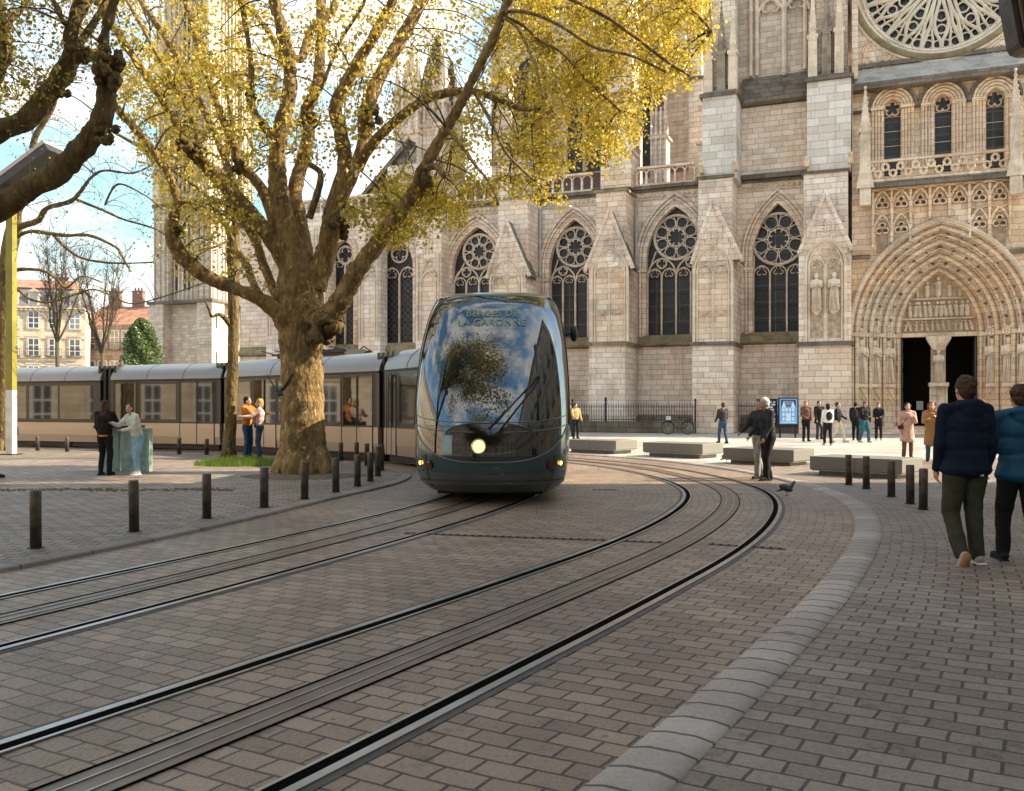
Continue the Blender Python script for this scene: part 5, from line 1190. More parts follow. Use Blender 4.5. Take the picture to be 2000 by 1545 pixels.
# ------------------------------------------------------------------ info boards
def board(x0, x1, y0, y1, d, label, fn, frame=IRON):
    a = P(x0, y1, d); b = P(x1, y0, d); root = empty('info_board', (a.x, d, 0), R(-3), label, 'sign', 'freestanding info boards'); w = b.x - a.x; z0, z1 = a.z, b.z
    m = MB(); m.box(0, w, -.05, .05, z0, z1); m.build('frame', frame, root); m = MB()
    for x in (.1, w - .1): m.box(x - .04, x + .04, .055, .11, 0, z1 - .1)
    m.build('leg', IRON, root); fn(root, w, z0, z1)
def em(name, col, s): return mat(name, col, .4)
PB1 = mat('poster_blue', (.04, .20, .60), .35); PB2 = mat('poster_pale', (.62, .76, .90), .35); PB3 = mat('poster_navy', (.01, .03, .14), .35); PB4 = mat('poster_mid_blue', (.16, .42, .78), .35)
def blue(root, w, z0, z1):
    h = z1 - z0; m = MB(); m.box(.05, w - .05, -.058, -.052, z0 + .05, z1 - .05); m.build('poster', PB4, root)
    m = MB(); m.box(.12, w - .12, -.064, -.060, z1 - h * .32, z1 - .10); m.build('poster_title_band', PB3, root)
    m = MB()
    for r_ in range(3):
        for c in range(4):
            x = .16 + c * (w - .32) / 4; z = z0 + h * (.16 + .17 * r_); m.box(x + .02, x + (w - .32) / 4 - .03, -.066, -.060, z, z + h * .12)
    m.box(.12, w - .12, -.066, -.060, z0 + h * .08, z0 + h * .12); m.box(w * .4, w * .6, -.07, -.0665, z0 + h * .14, z0 + h * .42)
    for x in (.2, w - .3): m.prism([(x - .05, z0 + h * .64), (x + .15, z0 + h * .64), (x + .05, z0 + h * .9)], -.0665, -.0645)
    m.build('poster_facade_drawing', PB2, root)
    m = MB(); 
    for k in range(5): m.box(w * .32, w * .68, -.068, -.0648, z1 - h * (.13 + .035 * k), z1 - h * (.12 + .035 * k))
    m.build('poster_text_lines', PB2, root)
def dark(root, w, z0, z1):
    h = z1 - z0; m = MB(); m.box(.05, w - .05, -.058, -.052, z0 + .05, z1 - .05); m.build('poster', mat('poster_black', (.03, .02, .04), .35), root)
    m = MB(); r2 = random.Random(3)
    for r_ in range(9):
        x = .12
        while x < w * .8: ww = r2.uniform(.08, .25); m.box(x, min(w - .1, x + ww), -.064, -.060, z1 - .2 - r_ * h * .095, z1 - .13 - r_ * h * .095); x += ww + .07
    m.build('poster_text_lines', PB2, root); m = MB(); m.box(.1, w * .45, -.066, -.0605, z0 + .1, z0 + h * .3); m.build('poster_picture', PB1, root)
board(1478, 1517, 779, 829, 44.5, 'dark info board with white text lines, behind the white-haired man', dark)
board(1520, 1558, 777, 830, 44.0, 'bright blue poster board with a pale facade drawing', blue)

# ------------------------------------------------------------------ bicycle
def bicycle():
    c = P(1318, 830, 50.0); root = empty('bicycle', (c.x, 49.2, 0), R(-12), 'black city bicycle with basket parked by the low wall and railing', 'bicycle')
    for x in (-.52, .52):
        m = MB(); m.tube([(x + .33 * math.cos(t * math.pi / 14), 0, .35 + .33 * math.sin(t * math.pi / 14)) for t in range(28)], .022, 6, True); t_ = m.build('tyre', TK, root)
        m = MB()
        for k in range(14): a = k * math.pi / 7; m.tube([(x, 0, .35), (x + .32 * math.cos(a), 0, .35 + .32 * math.sin(a))], .003, 3)
        m.tube([(x, -.04, .35), (x, .04, .35)], .03, 8); m.build('spokes', RAIL, t_)
        m = MB(); m.tube([(x + .37 * math.cos(a), 0, .35 + .37 * math.sin(a)) for a in [math.pi * (.15 + .7 * k / 8) for k in range(9)]], .018, 5); m.build('mudguard', IRON, root)
    m = MB(); fr = [((.52, 0, .35), (.0, 0, .30)), ((.0, 0, .30), (.14, 0, .85)), ((.14, 0, .80), (.52, 0, .35)), ((0, 0, .30), (-.36, 0, .72)), ((.10, 0, .62), (-.36, 0, .80)), ((-.52, 0, .35), (-.33, 0, 1.0))]
    for a, b in fr: m.tube([a, b], .018, 6)
    m.build('frame', mat('bicycle_frame_dark', (.02, .02, .025), .3), root)
    m = MB(); m.tube([(-.33, 0, 1.0), (-.30, -.26, 1.04), (-.15, -.28, 1.03)], .014, 6); m.tube([(-.33, 0, 1.0), (-.30, .26, 1.04), (-.15, .28, 1.03)], .014, 6); m.build('handlebar', IRON, root)
    m = MB(); m.ball((.16, 0, .90), (.14, .08, .035), 10); m.build('saddle', TK, root)
    m = MB(); m.box(-.60, -.34, -.14, .14, .78, .98); m.build('basket', mat('white_crate', (.55, .53, .5), .6), root)
    m = MB(); m.tube([(0, -.06, .30), (.0, -.10, .16)], .012, 5); m.tube([(0, .06, .30), (0, .10, .44)], .012, 5); m.build('pedal', IRON, root)
bicycle()

# ------------------------------------------------------------------ standing counter of the two women
def counter():
    p = G(236, 922, .03); root = empty('standing_counter', p, R(0), 'pale green standing counter with dark top where two women lean', 'counter')
    GL = mat('pale_green_panel', (.20, .29, .25), .45, var=.35, vscale=6, coat=.3); GD = mat('dark_top', (.03, .03, .03), .4)
    s_ = p.y / CF
    m = MB(); m.box(.0 * s_, 50 * s_, .0, .36, 0, 85 * s_); m.build('pedestal', GL, root)
    m = MB(); m.box(-48 * s_, -14 * s_, .25, .65, 0, 84 * s_); m.build('pedestal', GL, root)
    m = MB(); m.box(-50 * s_, 26 * s_, -.1, .62, 85 * s_ + .002, 85 * s_ + .07); m.build('counter_top', GD, root)
counter()
TS_ = bpy.data.scenes.new('scratch')
# ------------------------------------------------------------------ people
def remesh(mb, name, matr, parent, voxel, smooth_it=4, wr=0.0, wscale=9.0, seed=0):
    me = mb.mesh('tmp'); o = bpy.data.objects.new('tmp', me); TS_.collection.objects.link(o)
    md = o.modifiers.new('r', 'REMESH'); md.mode = 'VOXEL'; md.voxel_size = voxel; md.use_smooth_shade = True
    s = o.modifiers.new('s', 'SMOOTH'); s.iterations = smooth_it; s.factor = .5
    TS_.view_layers[0].update(); dg = TS_.view_layers[0].depsgraph
    nm = bpy.data.meshes.new_from_object(o.evaluated_get(dg)); bpy.data.objects.remove(o); bpy.data.meshes.remove(me)
    if wr:
        nv = len(nm.vertices); co = [0.0] * (3 * nv); no = [0.0] * (3 * nv); nm.vertices.foreach_get('co', co); nm.vertex_normals.foreach_get('vector', no)
        for i in range(0, 3 * nv, 3):
            q = Vector((co[i] * wscale + seed * 3.1, co[i + 1] * wscale, co[i + 2] * wscale * .8)); n_ = (noise.noise(q) + .5 * noise.noise(q * 2.1)) * wr
            co[i] += no[i] * n_; co[i + 1] += no[i + 1] * n_; co[i + 2] += no[i + 2] * n_
        nm.vertices.foreach_set('co', co); nm.update()
    nm.name = name; nm.materials.clear(); nm.materials.append(matr); nm.polygons.foreach_set('use_smooth', [True] * len(nm.polygons))
    r_ = bpy.data.objects.new(name, nm); COL.objects.link(r_); r_.parent = parent; return r_
_mc = {}
def cm(name, col, rough=.85):
    if name not in _mc: _mc[name] = mat(name, col, rough, spec=.2, var=.22, vscale=9, bump=.25, bscale=120)
    return _mc[name]
SKIN = mat('skin', (.52, .29, .20), .5, spec=.4); SKINL = mat('skin_tan', (.42, .22, .14), .5)
EYE = mat('eye_dark', (.02, .015, .012), .2)
NAVY = cm('navy_hoodie', (.006, .012, .026)); OLIVE = cm('olive_cargo', (.045, .045, .026)); TEAL = cm('teal_jacket', (.010, .065, .11), .5); BLK = cm('black_cloth', (.013, .012, .013)); JEAN = cm('dark_jeans', (.035, .07, .13))
LJEAN = cm('light_jeans', (.24, .40, .50)); TJEAN = cm('teal_jeans', (.03, .11, .15)); WHITE = cm('cream_sweater', (.62, .62, .52)); ORNG = cm('orange_jacket', (.50, .17, .03)); BRN = cm('brown_jacket', (.14, .07, .045)); CAMEL = cm('camel_coat', (.36, .19, .08)); PINK = cm('pink_beige_coat', (.52, .34, .28)); TAN = cm('tan_jacket', (.45, .30, .13)); GREY = cm('grey_trousers', (.30, .29, .27)); BEIGE = cm('beige_trousers', (.60, .50, .38)); PALEP = cm('pale_pink_top', (.60, .40, .36)); CHAR = cm('charcoal_jacket', (.035, .034, .036))
WHT = cm('white_shirt', (.75, .74, .72)); SHOEW = cm('pale_shoes', (.42, .36, .29)); SHOEB = cm('black_shoes', (.02, .02, .02)); SOLE = cm('gum_sole', (.30, .17, .08)); HBLK = cm('black_hair', (.012, .010, .009), .6); HBRN = cm('brown_hair', (.06, .03, .015), .6); HGRY = cm('white_hair', (.62, .58, .52), .7); HBLD = cm('blond_hair', (.42, .27, .11), .6); HRED = cm('red_brown_hair', (.20, .07, .03), .6); CAPM = cm('grey_cap', (.12, .11, .10)); BAG = cm('black_bag', (.02, .02, .022)); BAGR = cm('dark_red_bag', (.10, .02, .015))
def person(loc, rz, H, label, top, bot, shoe=SHOEB, hair=HBRN, hairl='short', jl=.46, female=False, stride=.0, la=(12, 10), ra=(12, 10), lean=0, hood=False, wide=1.0, near=False, hat=None, pack=None, bag=None, coat=None, under=None, group=None, head_turn=0, lift=None, baggy=1.0, skin=None, arms_fwd=None, hips=1.0):
    # local frame: x to the figure's left... the figure faces -y; la/ra = (shoulder swing forward deg, elbow bend deg) for +x and -x arm
    root = empty('person', loc, rz, label, 'person', group); sk = skin or SKIN
    vx = .007 if near else .016; h = H
    sh = (.108 if female else .122) * h * wide; hp = .052 * h * hips; tz = .515 * h; shz = .815 * h; L = lambda p: Vector((p[0], p[1] - lean * max(0, (p[2] - tz)) , p[2]))
    J = {}
    J['pel'] = L((0, 0, .54 * h)); J['che'] = L((0, 0, .72 * h)); J['nec'] = L((0, .008 * h, .835 * h)); J['hd'] = L((0, -.012 * h, .925 * h))
    legs = []
    for s_, ph in ((1, 1), (-1, -1)):
        sw = stride * ph; hip = Vector((s_ * hp, 0, tz)); 
        if lift and lift[0] == s_:      # heel lifted behind
            kn = hip + Vector((0, -.05 * h, -.24 * h)); an = kn + Vector((0, lift[1] * h, -.215 * h))
            toe = an + Vector((0, -.02 * h, -.075 * h)) if True else an; heel = an + Vector((0, .03 * h, .0))
            legs.append((hip, kn, an, toe, heel, s_, True)); continue
        an = Vector((s_ * hp * 1.15, -sw * h, .048 * h)); kn = (hip + an) / 2 + Vector((0, -.028 * h - abs(sw) * .1 * h, .01 * h)); legs.append((hip, kn, an, an + Vector((s_ * .015 * h, -.088 * h, -.028 * h)), an + Vector((0, .025 * h, -.022 * h)), s_, False))
    arms = []
    for s_, (sf, eb) in ((1, la), (-1, ra)):
        shp = L((s_ * sh * .92, 0, shz)); a1 = R(sf); ou = .10
        d1 = Vector((s_ * ou, -math.sin(a1), -math.cos(a1))).normalized(); el = shp + d1 * .178 * h; a2 = R(sf + eb)
        inn = -.02 * s_ if eb < 60 else -.45 * s_
        d2 = Vector((inn, -math.sin(a2), -math.cos(a2))).normalized(); wr = el + d2 * .145 * h; arms.append((shp, el, wr, d2, s_))
    b = MB(); hd = J['hd']; ht_ = R(head_turn)
    hm = Matrix.Rotation(ht_, 3, 'Z')
    def H_(x, y, z): return hd + hm @ Vector((x * h, y * h, z * h))
    b.ball(H_(0, .008, .012), (.043 * h, .052 * h, .058 * h), 16, Matrix.Rotation(ht_, 3, 'Z')); b.ball(H_(0, -.012, -.025), (.034 * h, .040 * h, .042 * h), 14, Matrix.Rotation(ht_, 3, 'Z'))
    b.cap(H_(0, -.046, .005), H_(0, -.058, -.014), .006 * h, .009 * h, 8); b.ball(H_(0, -.045, -.052), (.014 * h, .010 * h, .009 * h), 8); b.ball(H_(0, -.050, -.034), (.013 * h, .006 * h, .006 * h), 8)
    for s_ in (-1, 1): b.ball(H_(s_ * .044, .004, -.008), (.007 * h, .012 * h, .017 * h), 8); b.ball(H_(s_ * .018, -.042, .014), (.013 * h, .008 * h, .006 * h), 8)
    b.cap(J['nec'], H_(0, .005, -.03), .030 * h, .030 * h, 12)
    b.ball(J['che'], (sh * .82, .062 * h, .11 * h), 14); b.ball(L((0, 0, .62 * h)), (sh * .70, .055 * h, .10 * h), 14); b.ball(J['pel'], (.088 * h, .062 * h, .065 * h), 14)
    for hip, kn, an, toe, heel, s_, lf in legs: b.cap(hip, kn, .046 * h, .030 * h, 12); b.cap(kn, an, .029 * h, .019 * h, 12); b.cap(heel, toe, .018 * h, .015 * h, 8)
    for shp, el, wr, d2, s_ in arms:
        b.cap(shp, el, .027 * h, .021 * h, 12); b.cap(el, wr, .020 * h, .014 * h, 12)
        side = Vector((0, -1, 0)) - d2 * d2.dot(Vector((0, -1, 0)))
        side = side.normalized() if side.length > .2 else Vector((0, 0, 1)); pn = d2.cross(side).normalized(); 
        if pn.x * s_ > 0: pn = -pn
        pc = wr + d2 * .028 * h; b.cap(wr, pc, .013 * h, .016 * h, 8)
        for k, (o_, ln) in enumerate(((-.021, .042), (-.007, .048), (.007, .045), (.020, .036))):
            r0 = pc + side * o_ * .9 * h + d2 * .012 * h; r1 = r0 + (d2 * .9 + pn * .25).normalized() * ln * .5 * h; r2 = r1 + (d2 * .6 + pn * .8).normalized() * ln * .5 * h
            b.cap(pc + side * o_ * .6 * h, r0, .008 * h, .0055 * h, 6); b.cap(r0, r1, .0052 * h, .0048 * h, 6); b.cap(r1, r2, .0047 * h, .004 * h, 6)
        t0 = wr + d2 * .010 * h + side * -.0 * h; t1 = t0 + (side * .9 + d2 * .5).normalized() * .028 * h if True else t0; b.cap(t0, t1, .008 * h, .0058 * h, 6); b.cap(t1, t1 + (d2 * .9 + pn * .3).normalized() * .022 * h, .0055 * h, .0045 * h, 6)
    remesh(b, 'body', sk, root, vx, 2)
    for s_ in (-1, 1): m = MB(); m.ball(H_(s_ * .018, -.046, .006), (.0065 * h, .004 * h, .0045 * h), 8); m.build('eye', EYE, root)
    m = MB(); m.ball(H_(0, -.0535, -.036), (.012 * h, .003 * h, .0035 * h), 8); m.build('mouth', cm('lips', (.30, .10, .08)), root)
    # hair
    m = MB(); m.ball(H_(0, .018, .022), (.051 * h, .056 * h, .056 * h), 16); m.ball(H_(0, .032, -.008), (.046 * h, .040 * h, .046 * h), 14)
    for k in range(26): a = rnd.uniform(0, 2 * math.pi); e_ = rnd.uniform(.1, 1.4); m.ball(H_(.046 * math.cos(a) * math.cos(e_), .02 + .050 * math.sin(a) * math.cos(e_) if math.sin(a) > -.5 else .0, .02 + .050 * math.sin(e_)), .011 * h, 6)
    if hairl == 'long':
        for s_ in (-1, 1): m.cap(H_(s_ * .040, .014, 0), H_(s_ * .052, .012, -.10), .020 * h, .016 * h, 8)
        m.cap(H_(0, .036, 0), H_(0, .052, -.13), .046 * h, .034 * h, 12)
    elif hairl == 'curly':
        for k in range(34): a = rnd.uniform(0, 2 * math.pi); m.ball(H_(.058 * math.cos(a), .02 + .050 * abs(math.sin(a)) - .01, rnd.uniform(-.09, .05)), .018 * h, 7)
    elif hairl == 'mid': m.cap(H_(0, .034, 0), H_(0, .034, -.045), .046 * h, .038 * h, 12); [m.cap(H_(s_ * .040, .012, 0), H_(s_ * .044, .012, -.045), .014 * h, .013 * h, 8) for s_ in (-1, 1)]
    remesh(m, 'hair', hair, root, vx, 2, .006 * h, 28, 1)
    if hat:
        m = MB(); m.ball(H_(0, .012, .035), (.055 * h, .060 * h, .040 * h), 14); m.ball(H_(0, -.045 if hat[0] == 'cap' else .012, .026), (.040 * h, .035 * h, .006 * h), 12); remesh(m, 'cap' if hat[0] == 'cap' else 'hat', hat[1], root, vx, 2)
    # trousers
    tb = baggy; m = MB(); m.ball(J['pel'] + Vector((0, 0, -.005 * h)), (.098 * h * hips ** .5, .072 * h, .066 * h), 14)
    for hip, kn, an, toe, heel, s_, lf in legs: m.cap(hip, kn, .058 * h * tb, .042 * h * tb, 14); m.cap(kn, an + Vector((0, 0, .004 * h)), .040 * h * tb, .034 * h * tb, 14)
    remesh(m, 'trousers', bot, root, vx * 1.15, 3, .006 * h, 7, 2)
    for hip, kn, an, toe, heel, s_, lf in legs:
        m = MB(); 
        if lf:   # sole turned towards the back
            m.cap(heel + Vector((0, .02, -.01)), toe + Vector((0, .012, -.02 * h)), .026 * h, .027 * h, 10); sh_ = remesh(m, 'shoe', shoe, root, vx, 2)
            m2 = MB(); m2.cap(heel + Vector((0, .045, -.012)), toe + Vector((0, .04, -.025 * h)), .024 * h, .026 * h, 10); remesh(m2, 'sole', SOLE, sh_, vx, 2)
        else:
            m.cap(heel + Vector((0, 0, .002)), toe, .025 * h, .021 * h, 10); m.cap(an, toe + Vector((0, .03 * h, .01)), .026 * h, .018 * h, 10); sh_ = remesh(m, 'shoe', shoe, root, vx, 2)
            m2 = MB(); m2.box(min(heel.x, toe.x) - .017 * h, max(heel.x, toe.x) + .017 * h, toe.y - .022 * h, heel.y + .026 * h, -.0, .016); o_ = m2.build('sole', WHT if shoe == SHOEW else SHOEB, sh_); bv = o_.modifiers.new('b', 'BEVEL'); bv.width = .012; bv.segments = 3
    # jacket
    m = MB(); jw = 1.0 + (.10 if coat or near else 0); m.ball(L((0, .002 * h, .745 * h)), (sh * 1.02, .080 * h * jw, .095 * h), 16); m.ball(L((0, 0, .66 * h)), (sh * .93 * jw, .078 * h * jw, .11 * h), 16)
    bz = (1 - jl) * h * .985 - .0
    low = .50 * h if not coat else coat * h
    wl = .100 * h * jw * (1.05 if not female else .98)
    m.ball(L((0, 0, .575 * h)), (wl, .078 * h * jw, .075 * h), 16)
    if coat:
        k = 16
        for q in range(k + 1): z = .56 * h + (low - .56 * h) * q / k; m.ball((0, 0, z), (wl * (1 + .013 * q), .082 * h * (1 + .011 * q), .05 * h), 14)
    [m.cap(L((s_ * .03 * h, .004 * h, .842 * h)), L((s_ * sh * .92, 0, .812 * h)), .030 * h, .034 * h, 12) for s_ in (-1, 1)]
    aw = 1.12 if near else 1.12
    for shp, el, wr, d2, s_ in arms: m.cap(shp, el, .036 * h * aw, .030 * h * aw, 14); m.cap(el, wr - d2 * .006 * h, .029 * h * aw, .022 * h * aw, 14)
    if hood: m.ball(L((0, .052 * h, .845 * h)), (.075 * h, .045 * h, .034 * h), 14); m.ball(L((0, .066 * h, .815 * h)), (.060 * h, .030 * h, .045 * h), 12)
    remesh(m, 'coat' if coat else 'jacket', top, root, vx * 1.15, 3, (.0036 if near else .0065) * h, 8.5 if near else 6.5, 5 + len(label))
    if near and baggy > 1.11:
        m = MB(); m.box(-.10, -.065, .128, .136, .845, .885); m.build('trouser_patch', cm('pale_patch', (.5, .5, .46)), root)
    if under:
        m = MB(); m.ball(L((0, .0, .525 * h)), (.104 * h, .080 * h, .028 * h), 14); remesh(m, 'shirt', under, root, vx, 2)
    if pack:
        m = MB(); m.ball(L((0, .105 * h, .70 * h)), (.080 * h, .050 * h, .115 * h), 14); m.ball(L((0, .145 * h, .66 * h)), (.055 * h, .022 * h, .06 * h), 12); remesh(m, 'backpack', pack, root, vx, 2)
    if bag:
        m = MB(); bx = bag[1]; m.ball(L((bx * .125 * h, -.05 * h, .56 * h)), (.055 * h, .035 * h, .045 * h), 12); m.tube([L((bx * .10 * h, -.05 * h, .60 * h)), L((bx * .02 * h, -.085 * h, .74 * h)), L((-bx * .06 * h, -.03 * h, .84 * h))], .008 * h, 6); remesh(m, 'shoulder_bag', bag[0], root, vx, 1)
    return root
BACK, FRONT = R(180), 0.0      # BACK: seen from behind (walking away)
def at(x, y, z=0.0): return G(x, y, z)
person(at(1886, 1101, .012), BACK + R(4), 1.80, 'man in navy hooded jacket and olive trousers walking away, one heel lifted', NAVY, OLIVE, SHOEW, HBRN, 'short', wide=1.0, near=True, hood=True, baggy=1.12, la=(6, 10), ra=(-4, 22), lift=(1, .10), stride=.0, hips=1.05, coat=.50)
person(at(1992, 1098, .012), BACK + R(-6), 1.72, 'person in teal jacket walking away, cut by the right edge', TEAL, BLK, SHOEB, HBRN, 'short', wide=1.05, near=True, hood=True, baggy=1.1, la=(10, 25), ra=(5, 15), stride=.07, hips=1.05, coat=.49)
person(at(1500, 938), R(-72), 1.70, 'white-haired man in black jacket and dark trousers walking to the left', CHAR, BLK, SHOEB, HGRY, 'short', stride=.06, la=(10, 20), ra=(14, 25), lean=.12, baggy=1.15, wide=1.05)
person(at(1484, 934), R(-60), 1.66, 'figure in grey trousers half hidden behind the white-haired man', CHAR, GREY, SHOEB, HBRN, 'short', stride=.10, la=(-30, 15), ra=(30, 25), baggy=1.1)
person(at(1412, 866), BACK + R(20), 1.66, 'person with brown hair in dark jacket and blue jeans, standing alone by the benches', CHAR, JEAN, SHOEB, HBRN, 'short', stride=.08, la=(15, 30))
person(at(1574, 862), FRONT, 1.74, 'red-haired person in open brown jacket and black trousers, right of the blue poster', BRN, BLK, SHOEB, HRED, 'mid', la=(5, 20), ra=(12, 60), female=True)
person(at(1600, 858), R(12), 1.76, 'man in black coat standing behind the white backpack wearer', BLK, CHAR, SHOEB, HBLK, 'short', la=(8, 10), coat=.44)
person(at(1617, 870), BACK, 1.62, 'person in white top with a black backpack walking away', WHT, BLK, SHOEW, HBLK, 'mid', stride=.06, pack=BAG, female=True)
person(at(1636, 864), R(55), 1.68, 'person in black jacket and beige trousers walking past the portal', BLK, BEIGE, SHOEW, HBRN, 'short', stride=.15, la=(20, 40), ra=(5, 20))
person(at(1671, 860), BACK + R(-30), 1.70, 'person in black with a black backpack, left of the man with the cap', BLK, BLK, SHOEB, HBLK, 'short', pack=BAG, stride=.05)
person(at(1688, 864), R(20), 1.74, 'man in black jacket, cap and teal blue jeans', BLK, TJEAN, SHOEW, HBLK, 'short', hat=('cap', CAPM), stride=.09, la=(5, 10), ra=(20, 60), lean=.06, baggy=1.15)
person(at(1716, 860), R(-20), 1.66, 'brown-haired person all in black, nearest the portal step', BLK, BLK, SHOEW, HBRN, 'mid', la=(12, 70), ra=(12, 60), female=True)
person(at(1772, 896), R(-8), 1.62, 'woman in pink beige coat with dark curly hair and a dark red bag', PINK, BRN, SHOEB, HBLK, 'curly', coat=.33, female=True, la=(25, 110), ra=(4, 8), bag=(BAGR, -1), wide=1.1)
person(at(1820, 902), R(-25), 1.64, 'woman in long camel coat and teal trousers, next to the man in navy', CAMEL, TJEAN, SHOEB, HRED, 'curly', coat=.30, female=True, la=(40, 80), ra=(30, 80), wide=1.1)
person(at(1917, 905), R(10), 1.70, 'person in grey knitted hat, mostly hidden behind the man in navy', CHAR, BLK, SHOEB, HBRN, 'short', hat=('beanie', CAPM))
person(at(1124, 857), R(25), 1.66, 'person in tan jacket with dark hair standing right beside the tram', TAN, BLK, SHOEB, HBLK, 'short', la=(10, 30), ra=(20, 50))
person(at(1114, 852), R(-30), 1.64, 'person in dark jacket half hidden behind the tram flank', CHAR, CHAR, SHOEB, HBLK, 'short')
person(at(205, 928, .03), BACK + R(-8), 1.62, 'woman with long dark hair in black jacket over an orange jumper, back turned', BLK, BLK, SHOEB, HBRN, 'long', female=True, under=ORNG, la=(8, 20), ra=(30, 70), wide=1.12)
person(at(269, 927, .03), R(-38), 1.56, 'woman in cream sweater and light blue jeans leaning on the counter', WHITE, LJEAN, SHOEW, HBRN, 'mid', female=True, la=(20, 60), ra=(45, 60), lean=.28, baggy=1.15, stride=.04, wide=1.1, head_turn=30)
person(at(483, 896, .03), R(75), 1.76, 'man in orange jacket and jeans hugging a blond woman', ORNG, JEAN, SHOEB, HBLK, 'short', la=(55, 40), ra=(50, 40), wide=1.05)
person(at(507, 897, .03), R(-78), 1.70, 'blond woman in pale pink top and jeans embracing the man in orange', PALEP, JEAN, SHOEB, HBLD, 'mid', female=True, la=(50, 40), ra=(45, 50), bag=(BAG, 1))
person(G(-38, 934, .03), R(95), 1.72, 'walker whose leg and shoe just enter at the left edge', CHAR, BLK, SHOEB, HBRN, 'short', stride=.14, la=(20, 20), ra=(-20, 10))

# ------------------------------------------------------------------ pigeons
PIG = mat('pigeon_grey', (.06, .065, .075), .6, var=.5, vscale=30); PIGD = mat('pigeon_dark', (.02, .022, .03), .5)
def pigeon(loc, rz, label, fly=False, s=1.0):
    root = empty('pigeon', loc, rz, label, 'bird', 'pigeons'); root.scale = (s, s, s); m = MB()
    m.ball((0, 0, .13), (.115, .058, .062), 12, Matrix.Rotation(R(-22), 3, 'Y')); m.cap((-.085, 0, .165), (-.115, 0, .22), .032, .022, 8); m.ball((-.125, 0, .235), (.026, .022, .023), 8)
    m.cap((.08, 0, .10), (.17, 0, .07), .028, .012, 8); remesh(m, 'body', PIG, root, .008, 2)
    m = MB(); m.cap((-.145, 0, .233), (-.168, 0, .228), .006, .002, 6); m.build('beak', PIGD, root)
    if not fly:
        for sy in (-1, 1):
            m = MB(); m.ball((.03, sy * .052, .135), (.095, .014, .042), 10, Matrix.Rotation(R(-20), 3, 'Y')); m.build('wing', PIGD, root, True)
            m = MB(); m.tube([(-.0, sy * .022, .09), (-.005, sy * .022, .008)], .005, 5); m.tube([(-.03, sy * .022, .005), (.015, sy * .022, .005)], .004, 5); m.build('foot', cm('pigeon_foot', (.35, .12, .10)), root)
    else:
        for sy in (-1, 1):
            m = MB(); vs = [(-.05, sy * .03, .16), (.08, sy * .03, .15), (.10, sy * .16, .30), (.06, sy * .26, .47), (.0, sy * .27, .52), (-.04, sy * .18, .36)]
            m.add(vs + [(x, y + .006, z - .004) for x, y, z in vs], [(0, 1, 2, 5), (2, 3, 4, 5), (9 + 2, 8, 7, 6), (11, 10, 9, 8)]); m.build('wing', PIG, root)
pigeon(at(1536, 968), R(160), 'dark pigeon on the paving right of the tracks, nearest one')
pigeon(at(1419, 903), R(185), 'small pigeon on the sunlit ground between two benches', s=1.05)
pp = P(546, 770, 17.5); pigeon((pp.x, pp.y, pp.z - .1), R(80), 'pigeon in flight with raised wings in front of the big trunk', True, .95)
bpy.data.scenes.remove(TS_)
# ------------------------------------------------------------------ trees
def bark_mat(name, c1, c2, c3, sc=2.4):
    m = mat(name, c1, .85, spec=.2); nt, b, N, L = nodes(m); tc = N('ShaderNodeTexCoord')
    mp = N('ShaderNodeMapping'); mp.inputs['Scale'].default_value = (1, 1, .45); L(tc.outputs['Object'], mp.inputs[0])
    a = nz(nt, mp.outputs[0], sc * 2.2, 7, .65, .42, .58); c = mixc(nt, c1, c2, a)
    v = nz(nt, mp.outputs[0], sc * 5, 5, .6, .60, .68); c = mixc(nt, c, c3, v)
    d = nz(nt, mp.outputs[0], sc * 1.1, 8, .7, .56, .68); c = mixc(nt, c, (.05, .035, .02), mulk(nt, d, .8)); L(c, b.inputs['Base Color'])
    n2 = N('ShaderNodeTexNoise'); n2.inputs['Scale'].default_value = sc * 6; n2.inputs['Detail'].default_value = 8; L(mp.outputs[0], n2.inputs['Vector'])
    bp = N('ShaderNodeBump'); bp.inputs['Strength'].default_value = 1.0; bp.inputs['Distance'].default_value = .09; L(n2.outputs[0], bp.inputs['Height']); L(bp.outputs[0], b.inputs['Normal']); return m
BARK = bark_mat('plane_bark', (.15, .095, .038), (.32, .21, .085), (.54, .42, .21))
BARKD = bark_mat('olive_bark', (.10, .068, .026), (.18, .125, .05), (.32, .25, .12))
TWIG = mat('twig_bark', (.075, .055, .03), .85)
def leaf_mat(name, c1, c2):
    m = bpy.data.materials.new(name); m.use_nodes = True; nt = m.node_tree; nt.nodes.clear(); N, L = nt.nodes.new, nt.links.new
    out = N('ShaderNodeOutputMaterial'); g = N('ShaderNodeNewGeometry'); r = N('ShaderNodeValToRGB'); r.color_ramp.elements[0].color = (*c1, 1); r.color_ramp.elements[1].color = (*c2, 1)
    L(g.outputs['Random Per Island'], r.inputs[0]); d = N('ShaderNodeBsdfDiffuse'); t = N('ShaderNodeBsdfTranslucent'); gl = N('ShaderNodeBsdfGlossy'); gl.inputs['Roughness'].default_value = .4; gl.inputs[0].default_value = (.9, .9, .8, 1)
    a = N('ShaderNodeMixShader'); a.inputs[0].default_value = .5; b = N('ShaderNodeMixShader'); b.inputs[0].default_value = .05
    L(r.outputs[0], d.inputs[0]); L(r.outputs[0], t.inputs[0]); L(d.outputs[0], a.inputs[1]); L(t.outputs[0], a.inputs[2]); L(a.outputs[0], b.inputs[1]); L(gl.outputs[0], b.inputs[2]); L(b.outputs[0], out.inputs[0]); return m
LEAF = leaf_mat('golden_spring_leaves', (.38, .285, .028), (.76, .575, .065)); LEAFO = leaf_mat('olive_spring_leaves', (.20, .155, .025), (.48, .37, .05)); GREENL = leaf_mat('ivy_green_leaves', (.07, .11, .035), (.19, .25, .08))
